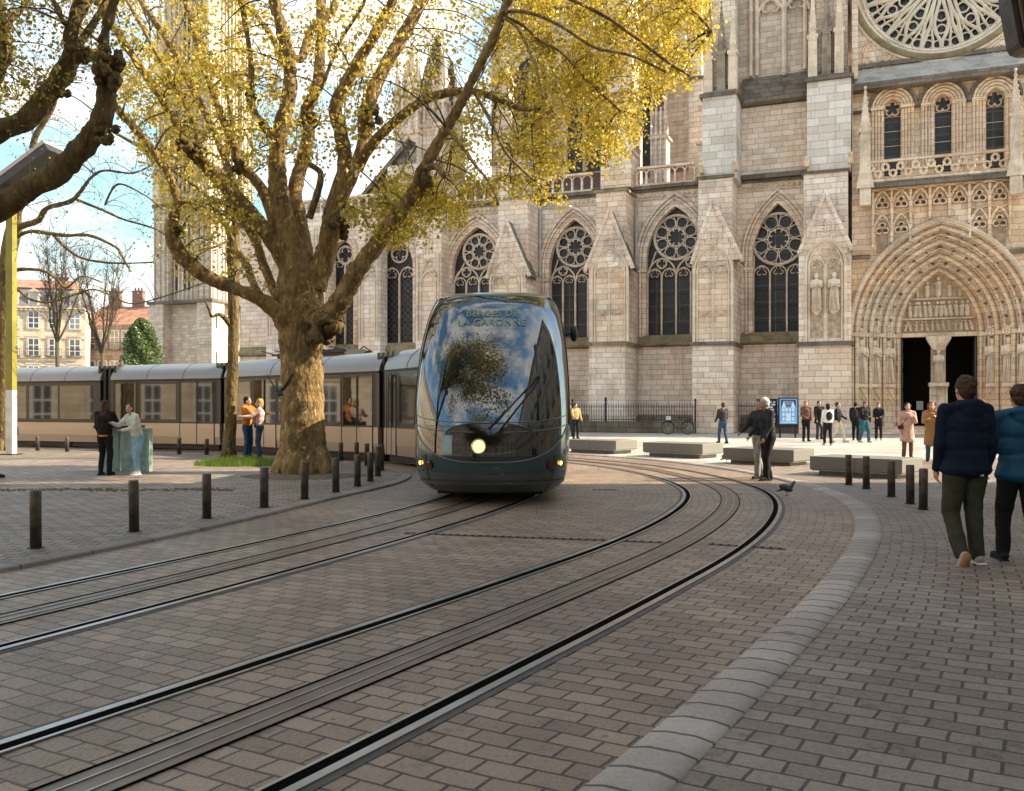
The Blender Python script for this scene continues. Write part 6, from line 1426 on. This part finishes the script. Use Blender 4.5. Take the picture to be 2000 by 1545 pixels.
def limb_pts(px, d0, d1, r0=None):      # pixel trace -> 3-D points; depth runs from d0 to d1 along the limb
    n = len(px); out = []; rs = []
    L = [0]
    for a, b in zip(px, px[1:]): L.append(L[-1] + math.hypot(a[0] - b[0], a[1] - b[1]))
    for i, (x, y, r) in enumerate(px):
        t = L[i] / max(1, L[-1]); d = d0 + (d1 - d0) * (t ** .85); out.append(P(x, y, d)); rs.append(r * d / CF)
    return out, rs
def refine(pts, rs, k=4, knobs=0.0, seed=0):
    r2 = random.Random(seed); P_, R_ = [], []; n = len(pts)
    for i in range(n - 1):
        p0, p1, p2, p3_ = pts[max(0, i - 1)], pts[i], pts[i + 1], pts[min(n - 1, i + 2)]
        for j in range(k):
            t = j / k; q = .5 * ((2 * p1) + (p2 - p0) * t + (2 * p0 - 5 * p1 + 4 * p2 - p3_) * t * t + (3 * p1 - p0 - 3 * p2 + p3_) * t ** 3)
            r = rs[i] + (rs[i + 1] - rs[i]) * t; q = q + Vector((r2.uniform(-1, 1), r2.uniform(-1, 1), r2.uniform(-1, 1))) * r * knobs; P_.append(q); R_.append(r * (1 + r2.uniform(-1, 1) * knobs * 1.2))
    P_.append(pts[-1]); R_.append(rs[-1]); return P_, R_
def lumpy(o, amp, sc):      # knobbly bark: push the surface in and out along its normals
    me = o.data; nv = len(me.vertices); co = [0.0] * (3 * nv); no = [0.0] * (3 * nv); me.vertices.foreach_get('co', co); me.vertex_normals.foreach_get('vector', no)
    for i in range(0, 3 * nv, 3):
        q = Vector(co[i:i + 3]) * sc; n_ = (noise.noise(q) + .6 * noise.noise(q * 2.3)) * amp; co[i] += no[i] * n_; co[i + 1] += no[i + 1] * n_; co[i + 2] += no[i + 2] * n_
    me.vertices.foreach_set('co', co); me.update()
def in_poly(x, y, poly):
    c = False; j = len(poly) - 1
    for i in range(len(poly)):
        if (poly[i][1] > y) != (poly[j][1] > y) and x < (poly[j][0] - poly[i][0]) * (y - poly[i][1]) / (poly[j][1] - poly[i][1]) + poly[i][0]: c = not c
        j = i
    return c
class Crown:
    def __init__(s): s.nodes = []; s.tw = MB(); s.lv = []; s.lf = []
    def grow(s, targets, r0, r1, sag=.12, add=True, rs=None, maxlen=99, steps=6, bias=0):
        new = []
        for T in targets:
            best = min(s.nodes, key=lambda n: (n[0] - T).length + n[1] * bias)
            A = best[0]; L = (T - A).length
            if L > maxlen: continue
            side = Vector((rs.uniform(-1, 1), rs.uniform(-1, 1), rs.uniform(-.3, 1))) * L * .12; pts = []
            for k in range(steps + 1): t = k / steps; pts.append(A.lerp(T, t) + side * math.sin(math.pi * t) + Vector((0, 0, sag * L * math.sin(math.pi * t) * .6)))
            s.tw.tube(pts, [r0 + (r1 - r0) * k / steps for k in range(steps + 1)], 4)
            for p in pts[2:]: new.append((p, 0))
            s.last.append(pts)
        if add: s.nodes += new
    last = []
    def leaf(s, p, size, rs):
        u = Vector((rs.gauss(0, 1), rs.gauss(0, 1), rs.gauss(0, 1))).normalized(); w = u.orthogonal().normalized(); w = (Matrix.Rotation(rs.uniform(0, 6.28), 3, u) @ w); v = u.cross(w)
        b = len(s.lv); a = size * rs.uniform(.65, 1.25)
        s.lv += [p - w * a * .5, p + v * a * .42 - w * a * .05 + u * a * .1, p + w * a * .55, p - v * a * .42 - w * a * .05 + u * a * .1]; s.lf += [(b, b + 1, b + 2, b + 3)]
    def cluster(s, pts, n, size, spread, rs, t0=.35):
        for _ in range(n):
            t = t0 + (1 - t0) * rs.random(); k = t * (len(pts) - 1); i = min(len(pts) - 2, int(k)); p = pts[i].lerp(pts[i + 1], k - i)
            s.leaf(p + Vector((rs.gauss(0, spread), rs.gauss(0, spread), rs.gauss(-.02, spread))), size, rs)
    def foliage(s, m, parent):
        me = bpy.data.meshes.new('foliage'); me.from_pydata([tuple(v) for v in s.lv], [], s.lf); me.materials.append(m); o = bpy.data.objects.new('foliage', me); COL.objects.link(o); o.parent = parent; return o
def region_targets(poly, n, d0, d1, rs):
    xs = [p[0] for p in poly]; ys = [p[1] for p in poly]; out = []
    while len(out) < n:
        x = rs.uniform(min(xs), max(xs)); y = rs.uniform(min(ys), max(ys))
        if in_poly(x, y, poly): out.append(P(x, y, rs.uniform(d0, d1)))
    return out
def make_tree(name, label, trunk, limbs, regions, barkm, leafm, seed, base, group, twr=.020, leafsize=.088, knots=(), lscale=.75):
    rs = random.Random(seed); root = empty(name, base, 0, label, 'tree', group); cr = Crown(); cr.last = []
    inv = -Vector(base)
    def loc(ps): return [p + inv for p in ps]
    for k, (tr, d0, d1) in enumerate(trunk):
        p, r = limb_pts(tr, d0, d1); p, r = refine(p, r, 9, .006, seed + k); m = MB(); m.tube(loc(p), r, 36)
        if k == 0:
            b = loc(p)[0]; r0 = r[0]
            for q in range(9):      # root flare
                an = q * .698 + .2; rr = r0 * rs.uniform(.9, 1.25); m.tube([b + Vector((math.cos(an) * r0 * .35, math.sin(an) * r0 * .35, .75 + rs.uniform(-.15, .2))), b + Vector((math.cos(an) * r0 * .8, math.sin(an) * r0 * .8, .22)), b + Vector((math.cos(an) * rr * 1.15, math.sin(an) * rr * 1.15, -.03))], [r0 * .42, r0 * .38, r0 * .16], 8)
        lumpy(m.build('trunk', barkm, root, True), r[0] * .07, 4.0)
    for k, (lb, d0, d1) in enumerate(limbs):
        p, r = limb_pts(lb, d0, d1); r = [x * lscale for x in r]; p, r = refine(p, r, 8, .03, seed + 50 + k); m = MB(); m.tube(loc(p), r, 14)
        for q in range(len(p)):
            if rs.random() < .05: an = rs.uniform(0, 6.28); m.ball(loc([p[q]])[0] + Vector((math.cos(an), math.sin(an) * .6, rs.uniform(-.4, .6))) * r[q] * .55, r[q] * rs.uniform(.45, .8), 7)
        lumpy(m.build('branch', barkm, root, True), sum(r) / len(r) * .22, 6.0); cr.nodes += [(q_, 0 if r_ < .16 else .8) for q_, r_ in zip(p, r)]
    for x, y, d, rr in knots:
        m = MB(); c = P(x, y, d) + inv
        for q in range(14): m.ball(c + Vector((rs.gauss(0, .4), rs.gauss(0, .4), rs.gauss(0, .4))) * rr, rr * rs.uniform(.22, .5), 14)
        lumpy(m.build('burl', BARKD, root, True), rr * .22, 14)
    for (poly, n1, n2, nl, d0, d1, sp) in regions:
        cr.grow(region_targets(poly, n1, d0, d1, rs), twr, twr * .45, rs=rs, bias=1.0)
        cr.last = []
        T = region_targets(poly, n2, d0, d1, rs); cr.grow(T, twr * .42, twr * .16, add=False, rs=rs, maxlen=2.6, steps=4)
        tw = cr.last; 
        if nl and tw:
            per = max(1, nl // len(tw))
            for pts in tw: cr.cluster(pts, per, leafsize, sp, rs)
        cr.last = []
    me = cr.tw; me.v = [(v[0] + inv[0], v[1] + inv[1], v[2] + inv[2]) for v in me.v]; me.build('twigs', TWIG, root)
    cr.lv = [v + inv for v in cr.lv]
    if cr.lf: cr.foliage(leafm, root)
    return root
D0 = 20.4
trunk = [([(592, 938, 54), (592, 905, 47), (592, 860, 43), (591, 800, 41), (590, 740, 40), (589, 690, 40), (588, 650, 43), (586, 600, 47), (584, 555, 43), (579, 510, 34), (570, 470, 22)], 20.7, 20.5)]
limbs = [
 ([(574, 540, 38), (558, 440, 29), (543, 370, 25), (541, 310, 23), (546, 262, 20), (560, 210, 19), (567, 160, 18), (562, 100, 17), (545, 40, 15), (530, -20, 14), (515, -90, 12)], 20.5, 20.0),
 ([(598, 540, 34), (585, 450, 24), (576, 378, 20), (590, 315, 17), (603, 262, 16), (598, 220, 15), (620, 165, 15), (626, 88, 14), (627, 0, 13), (632, -90, 11)], 20.5, 22.5),
 ([(612, 560, 36), (638, 490, 27), (652, 402, 22), (673, 332, 20), (667, 262, 18), (655, 212, 18), (672, 170, 16), (705, 112, 15), (747, 42, 14), (775, -20, 13), (805, -90, 11)], 20.5, 19.2),
 ([(660, 400, 18), (708, 292, 17), (713, 230, 20), (722, 196, 19), (750, 132, 17), (786, 72, 17), (826, 0, 16), (865, -80, 14)], 20.3, 21.5),
 ([(700, 330, 12), (722, 288, 13), (768, 240, 12), (824, 198, 12), (873, 182, 11), (925, 178, 9), (978, 196, 8), (1020, 212, 7), (1052, 214, 5)], 20.6, 18.8),
 ([(618, 640, 38), (648, 612, 30), (674, 572, 26), (700, 525, 24), (722, 495, 22), (755, 448, 21), (790, 405, 20), (815, 370, 22), (828, 332, 17), (852, 285, 14), (880, 238, 13), (906, 190, 12), (936, 130, 12), (966, 68, 12), (992, 5, 12), (1015, -60, 11)], 20.3, 18.0),
 ([(566, 640, 32), (540, 606, 24), (500, 580, 17), (450, 560, 17), (400, 538, 19), (365, 510, 20), (342, 478, 19), (334, 445, 17), (346, 402, 11), (342, 370, 11), (322, 330, 10), (292, 285, 10), (255, 242, 9), (224, 206, 9), (205, 150, 8), (188, 95, 7)], 20.4, 18.4),
 ([(560, 520, 24), (540, 484, 22), (490, 416, 19), (448, 372, 19), (413, 334, 19), (384, 306, 15), (364, 276, 12), (343, 238, 11), (308, 182, 10), (273, 130, 10), (238, 77, 10), (208, 30, 9), (180, -20, 9)], 20.5, 19.5),
 ([(552, 500, 15), (520, 388, 14), (492, 344, 13), (468, 325, 12), (451, 273, 10), (420, 192, 9), (392, 105, 9), (367, 17, 8), (355, -50, 7)], 20.7, 22),
 ([(470, 395, 12), (452, 355, 12), (437, 304, 9), (409, 238, 9), (367, 157, 8), (325, 77, 8), (278, 8, 7), (250, -50, 6)], 20.6, 21.5),
 ([(388, 296, 7), (385, 275, 5), (364, 210, 5), (315, 122, 5), (273, 45, 5), (238, -15, 4)], 20.2, 20.8),
 ([(548, 310, 14), (526, 262, 13), (496, 218, 9), (490, 188, 12), (490, 122, 7), (479, 45, 7), (466, -10, 6)], 20.6, 20.0),
 ([(552, 120, 9), (534, 76, 8), (505, 36, 6), (478, 4, 5), (450, -30, 4)], 20.2, 20.8),
 ([(560, 110, 10), (590, 112, 11), (607, 60, 11), (648, 22, 10), (664, -30, 9)], 20.4, 21.4),
 ([(598, 215, 5), (626, 175, 5), (642, 135, 5), (664, 81, 5), (704, 18, 5), (720, -20, 4)], 20.6, 19.8),
 ([(604, 425, 10), (618, 384, 9), (626, 340, 8), (606, 322, 7)], 20.3, 19.8),
 ([(550, 590, 16), (532, 560, 12), (516, 520, 12), (500, 472, 12), (482, 440, 12), (462, 412, 9)], 20.6, 21.4),
 ([(508, 578, 11), (495, 556, 10), (479, 512, 10), (457, 494, 9)], 20.6, 21.6),
 ([(985, 22, 5), (1030, 24, 5), (1090, 48, 4), (1160, 92, 4), (1230, 108, 3), (1300, 140, 3)], 18.2, 17.6),
 ([(982, 34, 5), (1008, 52, 4), (1030, 90, 4), (1046, 130, 3), (1060, 190, 3)], 18.2, 17.2),
 ([(984, 30, 5), (1020, 48, 5), (1055, 80, 4), (1095, 102, 3), (1150, 160, 3), (1210, 215, 3)], 18.2, 19),
 ([(1010, -50, 8), (1120, 0, 6), (1180, 30, 5), (1240, 72, 5), (1300, 118, 4), (1350, 150, 3)], 18.0, 18.6),
 ([(1015, -60, 7), (1120, -70, 6), (1240, -40, 5), (1330, 0, 4), (1390, 60, 3)], 18.0, 19.5),
 ([(872, 250, 5), (905, 290, 5), (930, 325, 4), (952, 352, 3), (975, 400, 2)], 18.6, 18.0),
 ([(925, 178, 5), (960, 240, 4), (990, 300, 4), (1040, 350, 3)], 18.8, 18.0),
 ([(830, 330, 8), (852, 325, 10), (868, 345, 6)], 18.9, 18.6),
]
R1 = [(930, 60), (1010, -60), (1400, -60), (1398, 80), (1360, 150), (1290, 200), (1240, 290), (1190, 350), (1150, 320), (1060, 360), (1015, 395), (930, 370), (880, 340), (868, 270), (905, 200)]
R2 = [(640, 410), (720, 390), (790, 330), (860, 340), (880, 400), (830, 450), (760, 490), (700, 450)]
R3 = [(480, -80), (960, -80), (900, 120), (760, 300), (640, 330), (480, 300)]
R4 = [(160, -80), (490, -80), (510, 330), (440, 470), (330, 440), (230, 220)]
R5 = [(300, 400), (520, 380), (520, 560), (360, 570)]
R6 = [(1000, -60), (1400, -60), (1390, 70), (1300, 180), (1240, 290), (1180, 330), (1060, 330), (1020, 200)]
R7 = [(840, 380), (900, 340), (1060, 350), (1110, 400), (1000, 400), (930, 420), (850, 470), (760, 475)]
make_tree('plane_tree', 'huge old plane tree with forked knobbly limbs and golden leaves, beside the tram', trunk, limbs,
          [(R1, 70, 680, 14500, 18.6, 23.5, .13), (R6, 30, 340, 9500, 18.4, 23, .12), (R2, 16, 150, 3400, 19, 23, .12), (R7, 10, 90, 2000, 18.5, 21, .11), (R3, 60, 420, 7000, 17.5, 24, .12), (R4, 60, 420, 9500, 18, 24, .12), (R5, 12, 90, 700, 19, 22, .12)],
          BARK, LEAF, 11, tuple(G(592, 930, .03)), 'plane trees', knots=[(347, 452, 18.9, .16), (387, 300, 19.7, .22), (490, 190, 20.3, .16), (462, 325, 21, .17), (832, 350, 18.9, .22), (725, 222, 20.6, .24), (602, 232, 20.9, .2), (352, 278, 19.8, .13), (655, 440, 20.2, .3), (640, 640, 20.0, .35)])
# near tree whose limbs reach in at the upper left
DN = 11.5
ntrunk = [([(-210, 1250, 60), (-215, 1000, 52), (-215, 700, 46), (-205, 520, 44), (-180, 440, 40)], 11.6, 11.5)]
nl = [
 ([(-195, 520, 36), (-110, 455, 32), (0, 405, 30), (50, 372, 28), (110, 340, 27), (150, 300, 27), (185, 258, 26), (205, 215, 24), (208, 165, 20), (203, 115, 14), (205, 70, 12), (215, 30, 12), (228, -30, 11), (236, -90, 10)], 11.5, 11.2),
 ([(-195, 480, 34), (-90, 330, 26), (0, 256, 23), (50, 235, 24), (90, 190, 24), (122, 145, 23), (140, 105, 20), (138, 70, 16), (150, 30, 17), (172, -10, 16), (200, -80, 14)], 11.5, 12.3),
 ([(140, 100, 14), (160, 78, 9), (185, 42, 9), (205, 10, 9), (240, -60, 8)], 12.0, 12.5),
 ([(-205, 500, 30), (-120, 300, 22), (-30, 180, 18), (6, 120, 15), (8, 60, 14), (2, 20, 11), (-5, -60, 9)], 11.5, 12.6),
 ([(6, 55, 9), (30, 30, 8), (50, 5, 7), (80, -50, 6)], 12.4, 12.8),
 ([(126, 45, 6), (112, 18, 6), (95, -20, 5)], 12.0, 12.4),
]
RN = [(-120, -90), (330, -90), (260, 60), (220, 120), (120, 170), (40, 240), (-80, 270)]
make_tree('plane_tree', 'near plane tree reaching in at the upper left with two thick dark knobbly limbs', ntrunk, nl, [(RN, 40, 300, 5200, 10.5, 15.5, .11)], BARKD, LEAFO, 23, (G(-210, 1250).x, 11.6, .03), 'plane trees', .012, .055, lscale=.82,
          knots=[(215, 125, 11.3, .17), (160, 104, 11.9, .13), (205, 262, 11.2, .12), (122, 182, 12, .1), (5, 45, 12.4, .1), (210, 150, 11.1, .14)])
# the upper crown of the near tree spreads over the street, above the picture
nt_root = [o for o in bpy.data.objects if o.name.startswith('plane_tree') and o.parent is None][-1]; rs = random.Random(5); cr = Crown(); m = MB(); off_ = Vector(nt_root.location)
for k in range(22):
    c = Vector((rs.uniform(-11, 0.2), rs.uniform(2.5, 10.5), rs.uniform(9.0, 14.0))); m.tube([Vector((-7.9, 11.4, 6)) - off_, Vector((-7.5, 9, 9)).lerp(c, .4) + Vector((0, 0, .6)) - off_, c - off_], [.16, .10, .03], 7)
    for _ in range(700): q = c + Vector((rs.gauss(0, 1.25), rs.gauss(0, 1.1), rs.gauss(0, 1.0))); q.z = max(q.z, 1.52 + q.y * .47 + .9); cr.leaf(q - off_, .26, rs)
m.build('upper_branch', BARKD, nt_root, True); cr.foliage(LEAFO, nt_root)
# slender tree in the grass ring
s_tr = [([(447, 900, 13), (449, 860, 11), (452, 780, 11), (455, 700, 10.5), (456, 620, 10.5), (456, 540, 11), (455, 490, 13), (456, 450, 11)], 26.2, 26.2)]
s_l = [([(456, 470, 10), (460, 440, 9), (452, 400, 7), (440, 340, 6), (452, 250, 5), (440, 160, 4)], 26.2, 25), ([(455, 470, 6), (413, 392, 5), (353, 343, 5), (290, 297, 5), (224, 259, 4)], 26.1, 24), ([(452, 640, 6), (440, 622, 7), (428, 614, 5), (414, 618, 4), (408, 604, 3), (402, 590, 2)], 26.2, 25.5), ([(458, 480, 7), (478, 505, 5), (486, 540, 3)], 26.2, 26.5),
       ([(440, 385, 4), (425, 400, 4), (417, 425, 3), (425, 450, 2)], 26, 25.5), ([(445, 470, 3), (420, 482, 3), (380, 492, 2), (340, 520, 2)], 26, 25)]
make_tree('plane_tree', 'slender young plane tree rising from a ring of grass left of the big trunk', s_tr, s_l, [([(240, 150), (560, 120), (540, 400), (420, 500), (300, 470)], 20, 130, 2600, 24, 28, .14)], BARKD, LEAFO, 31, tuple(G(447, 902, .03)), 'plane trees')
# tree behind the lamp mast
m_tr = [([(4, 884, 16), (6, 800, 14), (8, 700, 14), (10, 600, 14), (14, 520, 15), (22, 470, 15), (32, 430, 14)], 31, 31)]
m_l = [([(30, 440, 13), (38, 400, 10), (52, 360, 8), (60, 320, 8), (68, 270, 8), (88, 235, 7), (105, 205, 6), (118, 150, 5)], 31, 30), ([(30, 445, 8), (48, 440, 8), (75, 430, 8), (88, 410, 7), (105, 402, 6), (140, 392, 6), (160, 370, 5), (180, 345, 4), (205, 333, 3), (260, 338, 2.5), (300, 320, 2)], 31, 29),
       ([(150, 390, 4), (200, 410, 3.5), (240, 428, 3), (300, 446, 2.5), (340, 470, 2)], 30, 29), ([(32, 462, 5), (60, 452, 5), (95, 456, 5), (130, 460, 4.5), (175, 460, 4), (225, 482, 3.5), (238, 500, 3), (255, 530, 2)], 31, 29), ([(100, 455, 4), (130, 485, 4), (160, 504, 3), (210, 513, 3), (260, 514, 2), (300, 512, 2)], 31, 29),
       ([(14, 540, 6), (30, 528, 6), (60, 526, 4), (88, 530, 4), (110, 545, 4), (130, 562, 3), (160, 540, 2), (200, 552, 2)], 31, 30), ([(14, 560, 5), (35, 566, 4), (60, 585, 3), (100, 590, 2.5), (150, 574, 2), (188, 566, 2), (250, 592, 2), (300, 585, 1.8), (400, 552, 1.5)], 31, 28), ([(8, 600, 8), (-20, 560, 7), (-60, 500, 6)], 31, 31), ([(205, 400, 3), (230, 360, 3), (280, 380, 2), (320, 410, 2)], 30, 29)]
make_tree('plane_tree', 'bare-limbed plane tree behind the lamp mast, long thin branches against the sky', m_tr, m_l, [([(0, 100), (250, 120), (330, 300), (330, 560), (150, 600), (60, 500), (0, 420)], 60, 420, 900, 27, 34, .12)], BARKD, LEAFO, 37, tuple(G(4, 885, .03)), 'plane trees', .016)
# two bare street trees and the ivy-green tree before the houses
def bare_tree(x, yb, yt, d, spread, label, seed):
    rs = random.Random(seed); b = P(x, 880, d); b.z = 0; root = empty('bare_tree', b, 0, label, 'tree', 'bare street trees'); s_ = d / CF; fork = CH + (HY - yb) * s_; top = CH + (HY - yt) * s_
    m = MB(); m.tube([(0, 0, 0), (.03, 0, fork * .5), (0, 0, fork)], [.22, .18, .16], 8); m.build('trunk', TWIG, root, True); m = MB(); tw = MB()
    for k in range(9):
        a = rs.uniform(-1, 1); e = (rs.uniform(-1, 1) * .5); L = (top - fork) * rs.uniform(.7, 1); pts = [Vector((0, 0, fork - .3 + .1 * k))]
        for q in range(1, 8): t = q / 7; pts.append(Vector((a * spread * s_ * t ** .8 + rs.uniform(-.1, .1), e * spread * s_ * t + rs.uniform(-.1, .1), pts[0].z + L * t)))
        m.tube(pts, [.10 * (1 - .85 * q / 7) for q in range(8)], 5)
        for p in pts[2:]:
            for _ in range(6):
                v = Vector((rs.gauss(0, .5), rs.gauss(0, .5), rs.uniform(.3, 1.3))) * rs.uniform(.8, 1.9); mid = p + v * .5 + Vector((rs.uniform(-.15, .15),) * 3); tw.tube([p, mid, p + v], [.022, .014, .006], 3)
                for _ in range(3): w = v * .5 + Vector((rs.gauss(0, .4), rs.gauss(0, .4), rs.gauss(.2, .3))); tw.tube([mid, mid + w], [.010, .005], 3)
    m.build('branch', TWIG, root); tw.build('twigs', TWIG, root)
bare_tree(112, 668, 470, 78, 62, 'bare street tree in front of the yellow house', 3); bare_tree(200, 690, 490, 80, 70, 'bare street tree in front of the greyish house with terracotta roof', 4)
def bushy(x0, x1, y0, y1, d, label, seed):
    rs = random.Random(seed); xc = (x0 + x1) / 2; b = P(xc, 880, d); b.z = 0; root = empty('evergreen_tree', b, 0, label, 'tree'); s_ = d / CF; h = CH + (HY - y0) * s_; w = (x1 - x0) / 2 * s_
    m = MB(); m.tube([(0, 0, 0), (0, 0, h * .8)], [.25, .08], 8); m.build('trunk', TWIG, root); cr = Crown()
    for _ in range(9000):
        t = rs.random() ** .8; an = rs.uniform(0, 6.28); rr = w * 1.15 * math.sqrt(max(0.02, 1 - t ** 2.4)) * rs.random() ** .35; bump = 1 + .18 * math.sin(an * 5 + t * 19); cr.leaf(Vector((rr * bump * math.cos(an), rr * bump * math.sin(an), 1 + (h - 1) * t)), .26, rs)
    cr.foliage(GREENL, root)
bushy(240, 312, 622, 870, 84, 'dense green bushy tree tucked against the left side of the bell tower', 5)
# grass ring at the foot of the slender tree
gr = MB(); rs = random.Random(9); c0 = G(470, 908, .03)
for _ in range(2600):
    an = rs.uniform(0, 6.28); q = rs.random() ** .5; x = c0.x + math.cos(an) * 1.15 * q; y = c0.y + math.sin(an) * .75 * q; h = rs.uniform(.06, .26) * (1.3 - q * .6); dx, dy = rs.gauss(0, .05), rs.gauss(0, .05)
    gr.add([(x - .010, y, .03), (x + .010, y, .03), (x + dx, y + dy, .03 + h)], [(0, 1, 2)])
tag(gr.build('grass', leaf_mat('grass_blades', (.10, .17, .02), (.30, .42, .05))), 'tuft of bright green grass round the slender tree', kind='stuff')
gr = MB()
for _ in range(900):
    x = rs.uniform(-13, -4.9); y = 16.3 + rs.gauss(0, .12) + .08 * math.sin(x * 3) - .0 * x; h = rs.uniform(.01, .04); gr.add([(x - .02, y, .031), (x + .02, y, .031), (x + rs.gauss(0, .02), y, .03 + h)], [(0, 1, 2)])
tag(gr.build('weeds', leaf_mat('dry_weeds', (.14, .12, .04), (.24, .20, .07))), 'thin line of dry weeds between the paving stones', kind='stuff')
lf = Crown(); 
for _ in range(900):
    q = rs.random(); x = rs.gauss(-5.5, 2.6); y = rs.gauss(18.5, 3.5); lf.leaf(Vector((x, y, .045)), .05, rs)
for _ in range(120): x = rs.uniform(-6, 6); y = rs.uniform(4, 15); lf.leaf(Vector((x, y, .018)), .035, rs)
fl_ = MB(); fl_.v = [(v.x, v.y, max(.036 if v.x < -3 else .014, .03 + (v.z - .045) * .35)) for v in lf.lv]; fl_.uv = [(0, 0)] * len(fl_.v); fl_.f = lf.lf
tag(fl_.build('fallen_leaves', mat('dry_leaf', (.22, .14, .05), .8, var=.4)), 'scattered dry leaves on the setts round the trees', kind='stuff')
# earth pit and fallen leaves round the big trunk
pit = MB(); c1 = G(588, 932, .03); pit.add([(c1.x + 1.35 * math.cos(a) * (1 + .08 * math.sin(3 * a)), c1.y + .2 + .95 * math.sin(a), .034) for a in [k * math.pi / 16 for k in range(32)]], [tuple(range(32))])
tag(pit.build('earth_pit', mat('dry_earth', (.14, .10, .065), .95, var=.4, vscale=6, bump=.8, bscale=25)), 'patch of dry earth round the foot of the big plane tree', kind='structure')
# the tree behind the viewer, mirrored in the windscreen
def mirror_tree():
    rs = random.Random(77); root = empty('plane_tree', (-5.0, -4.5, .03), 0, 'leafy plane tree behind the viewer, seen only mirrored in the windscreen', 'tree', 'plane trees'); m = MB(); m.tube([(0, 0, 0), (.1, 0, 2), (0, 0, 4)], [.5, .4, .36], 12); m.build('trunk', BARK, root, True)
    cr = Crown(); m = MB()
    for k in range(10):
        an = k * .63; e = Vector((math.cos(an) * rs.uniform(2, 6) + 1, math.sin(an) * rs.uniform(2, 5) - 1, rs.uniform(6, 12))); m.tube([(0, 0, 3.8), tuple(e * .4 + Vector((0, 0, 2.6))), tuple(e)], [.25, .16, .05], 8)
        for _ in range(900): cr.leaf(e.lerp(Vector((0, 0, 6)), rs.random() * .6) + Vector((rs.gauss(0, 1.1), rs.gauss(0, 1.1), rs.gauss(0, 1.0))), .34, rs)
    m.build('branch', BARK, root, True); cr.foliage(LEAFO, root)
mirror_tree()
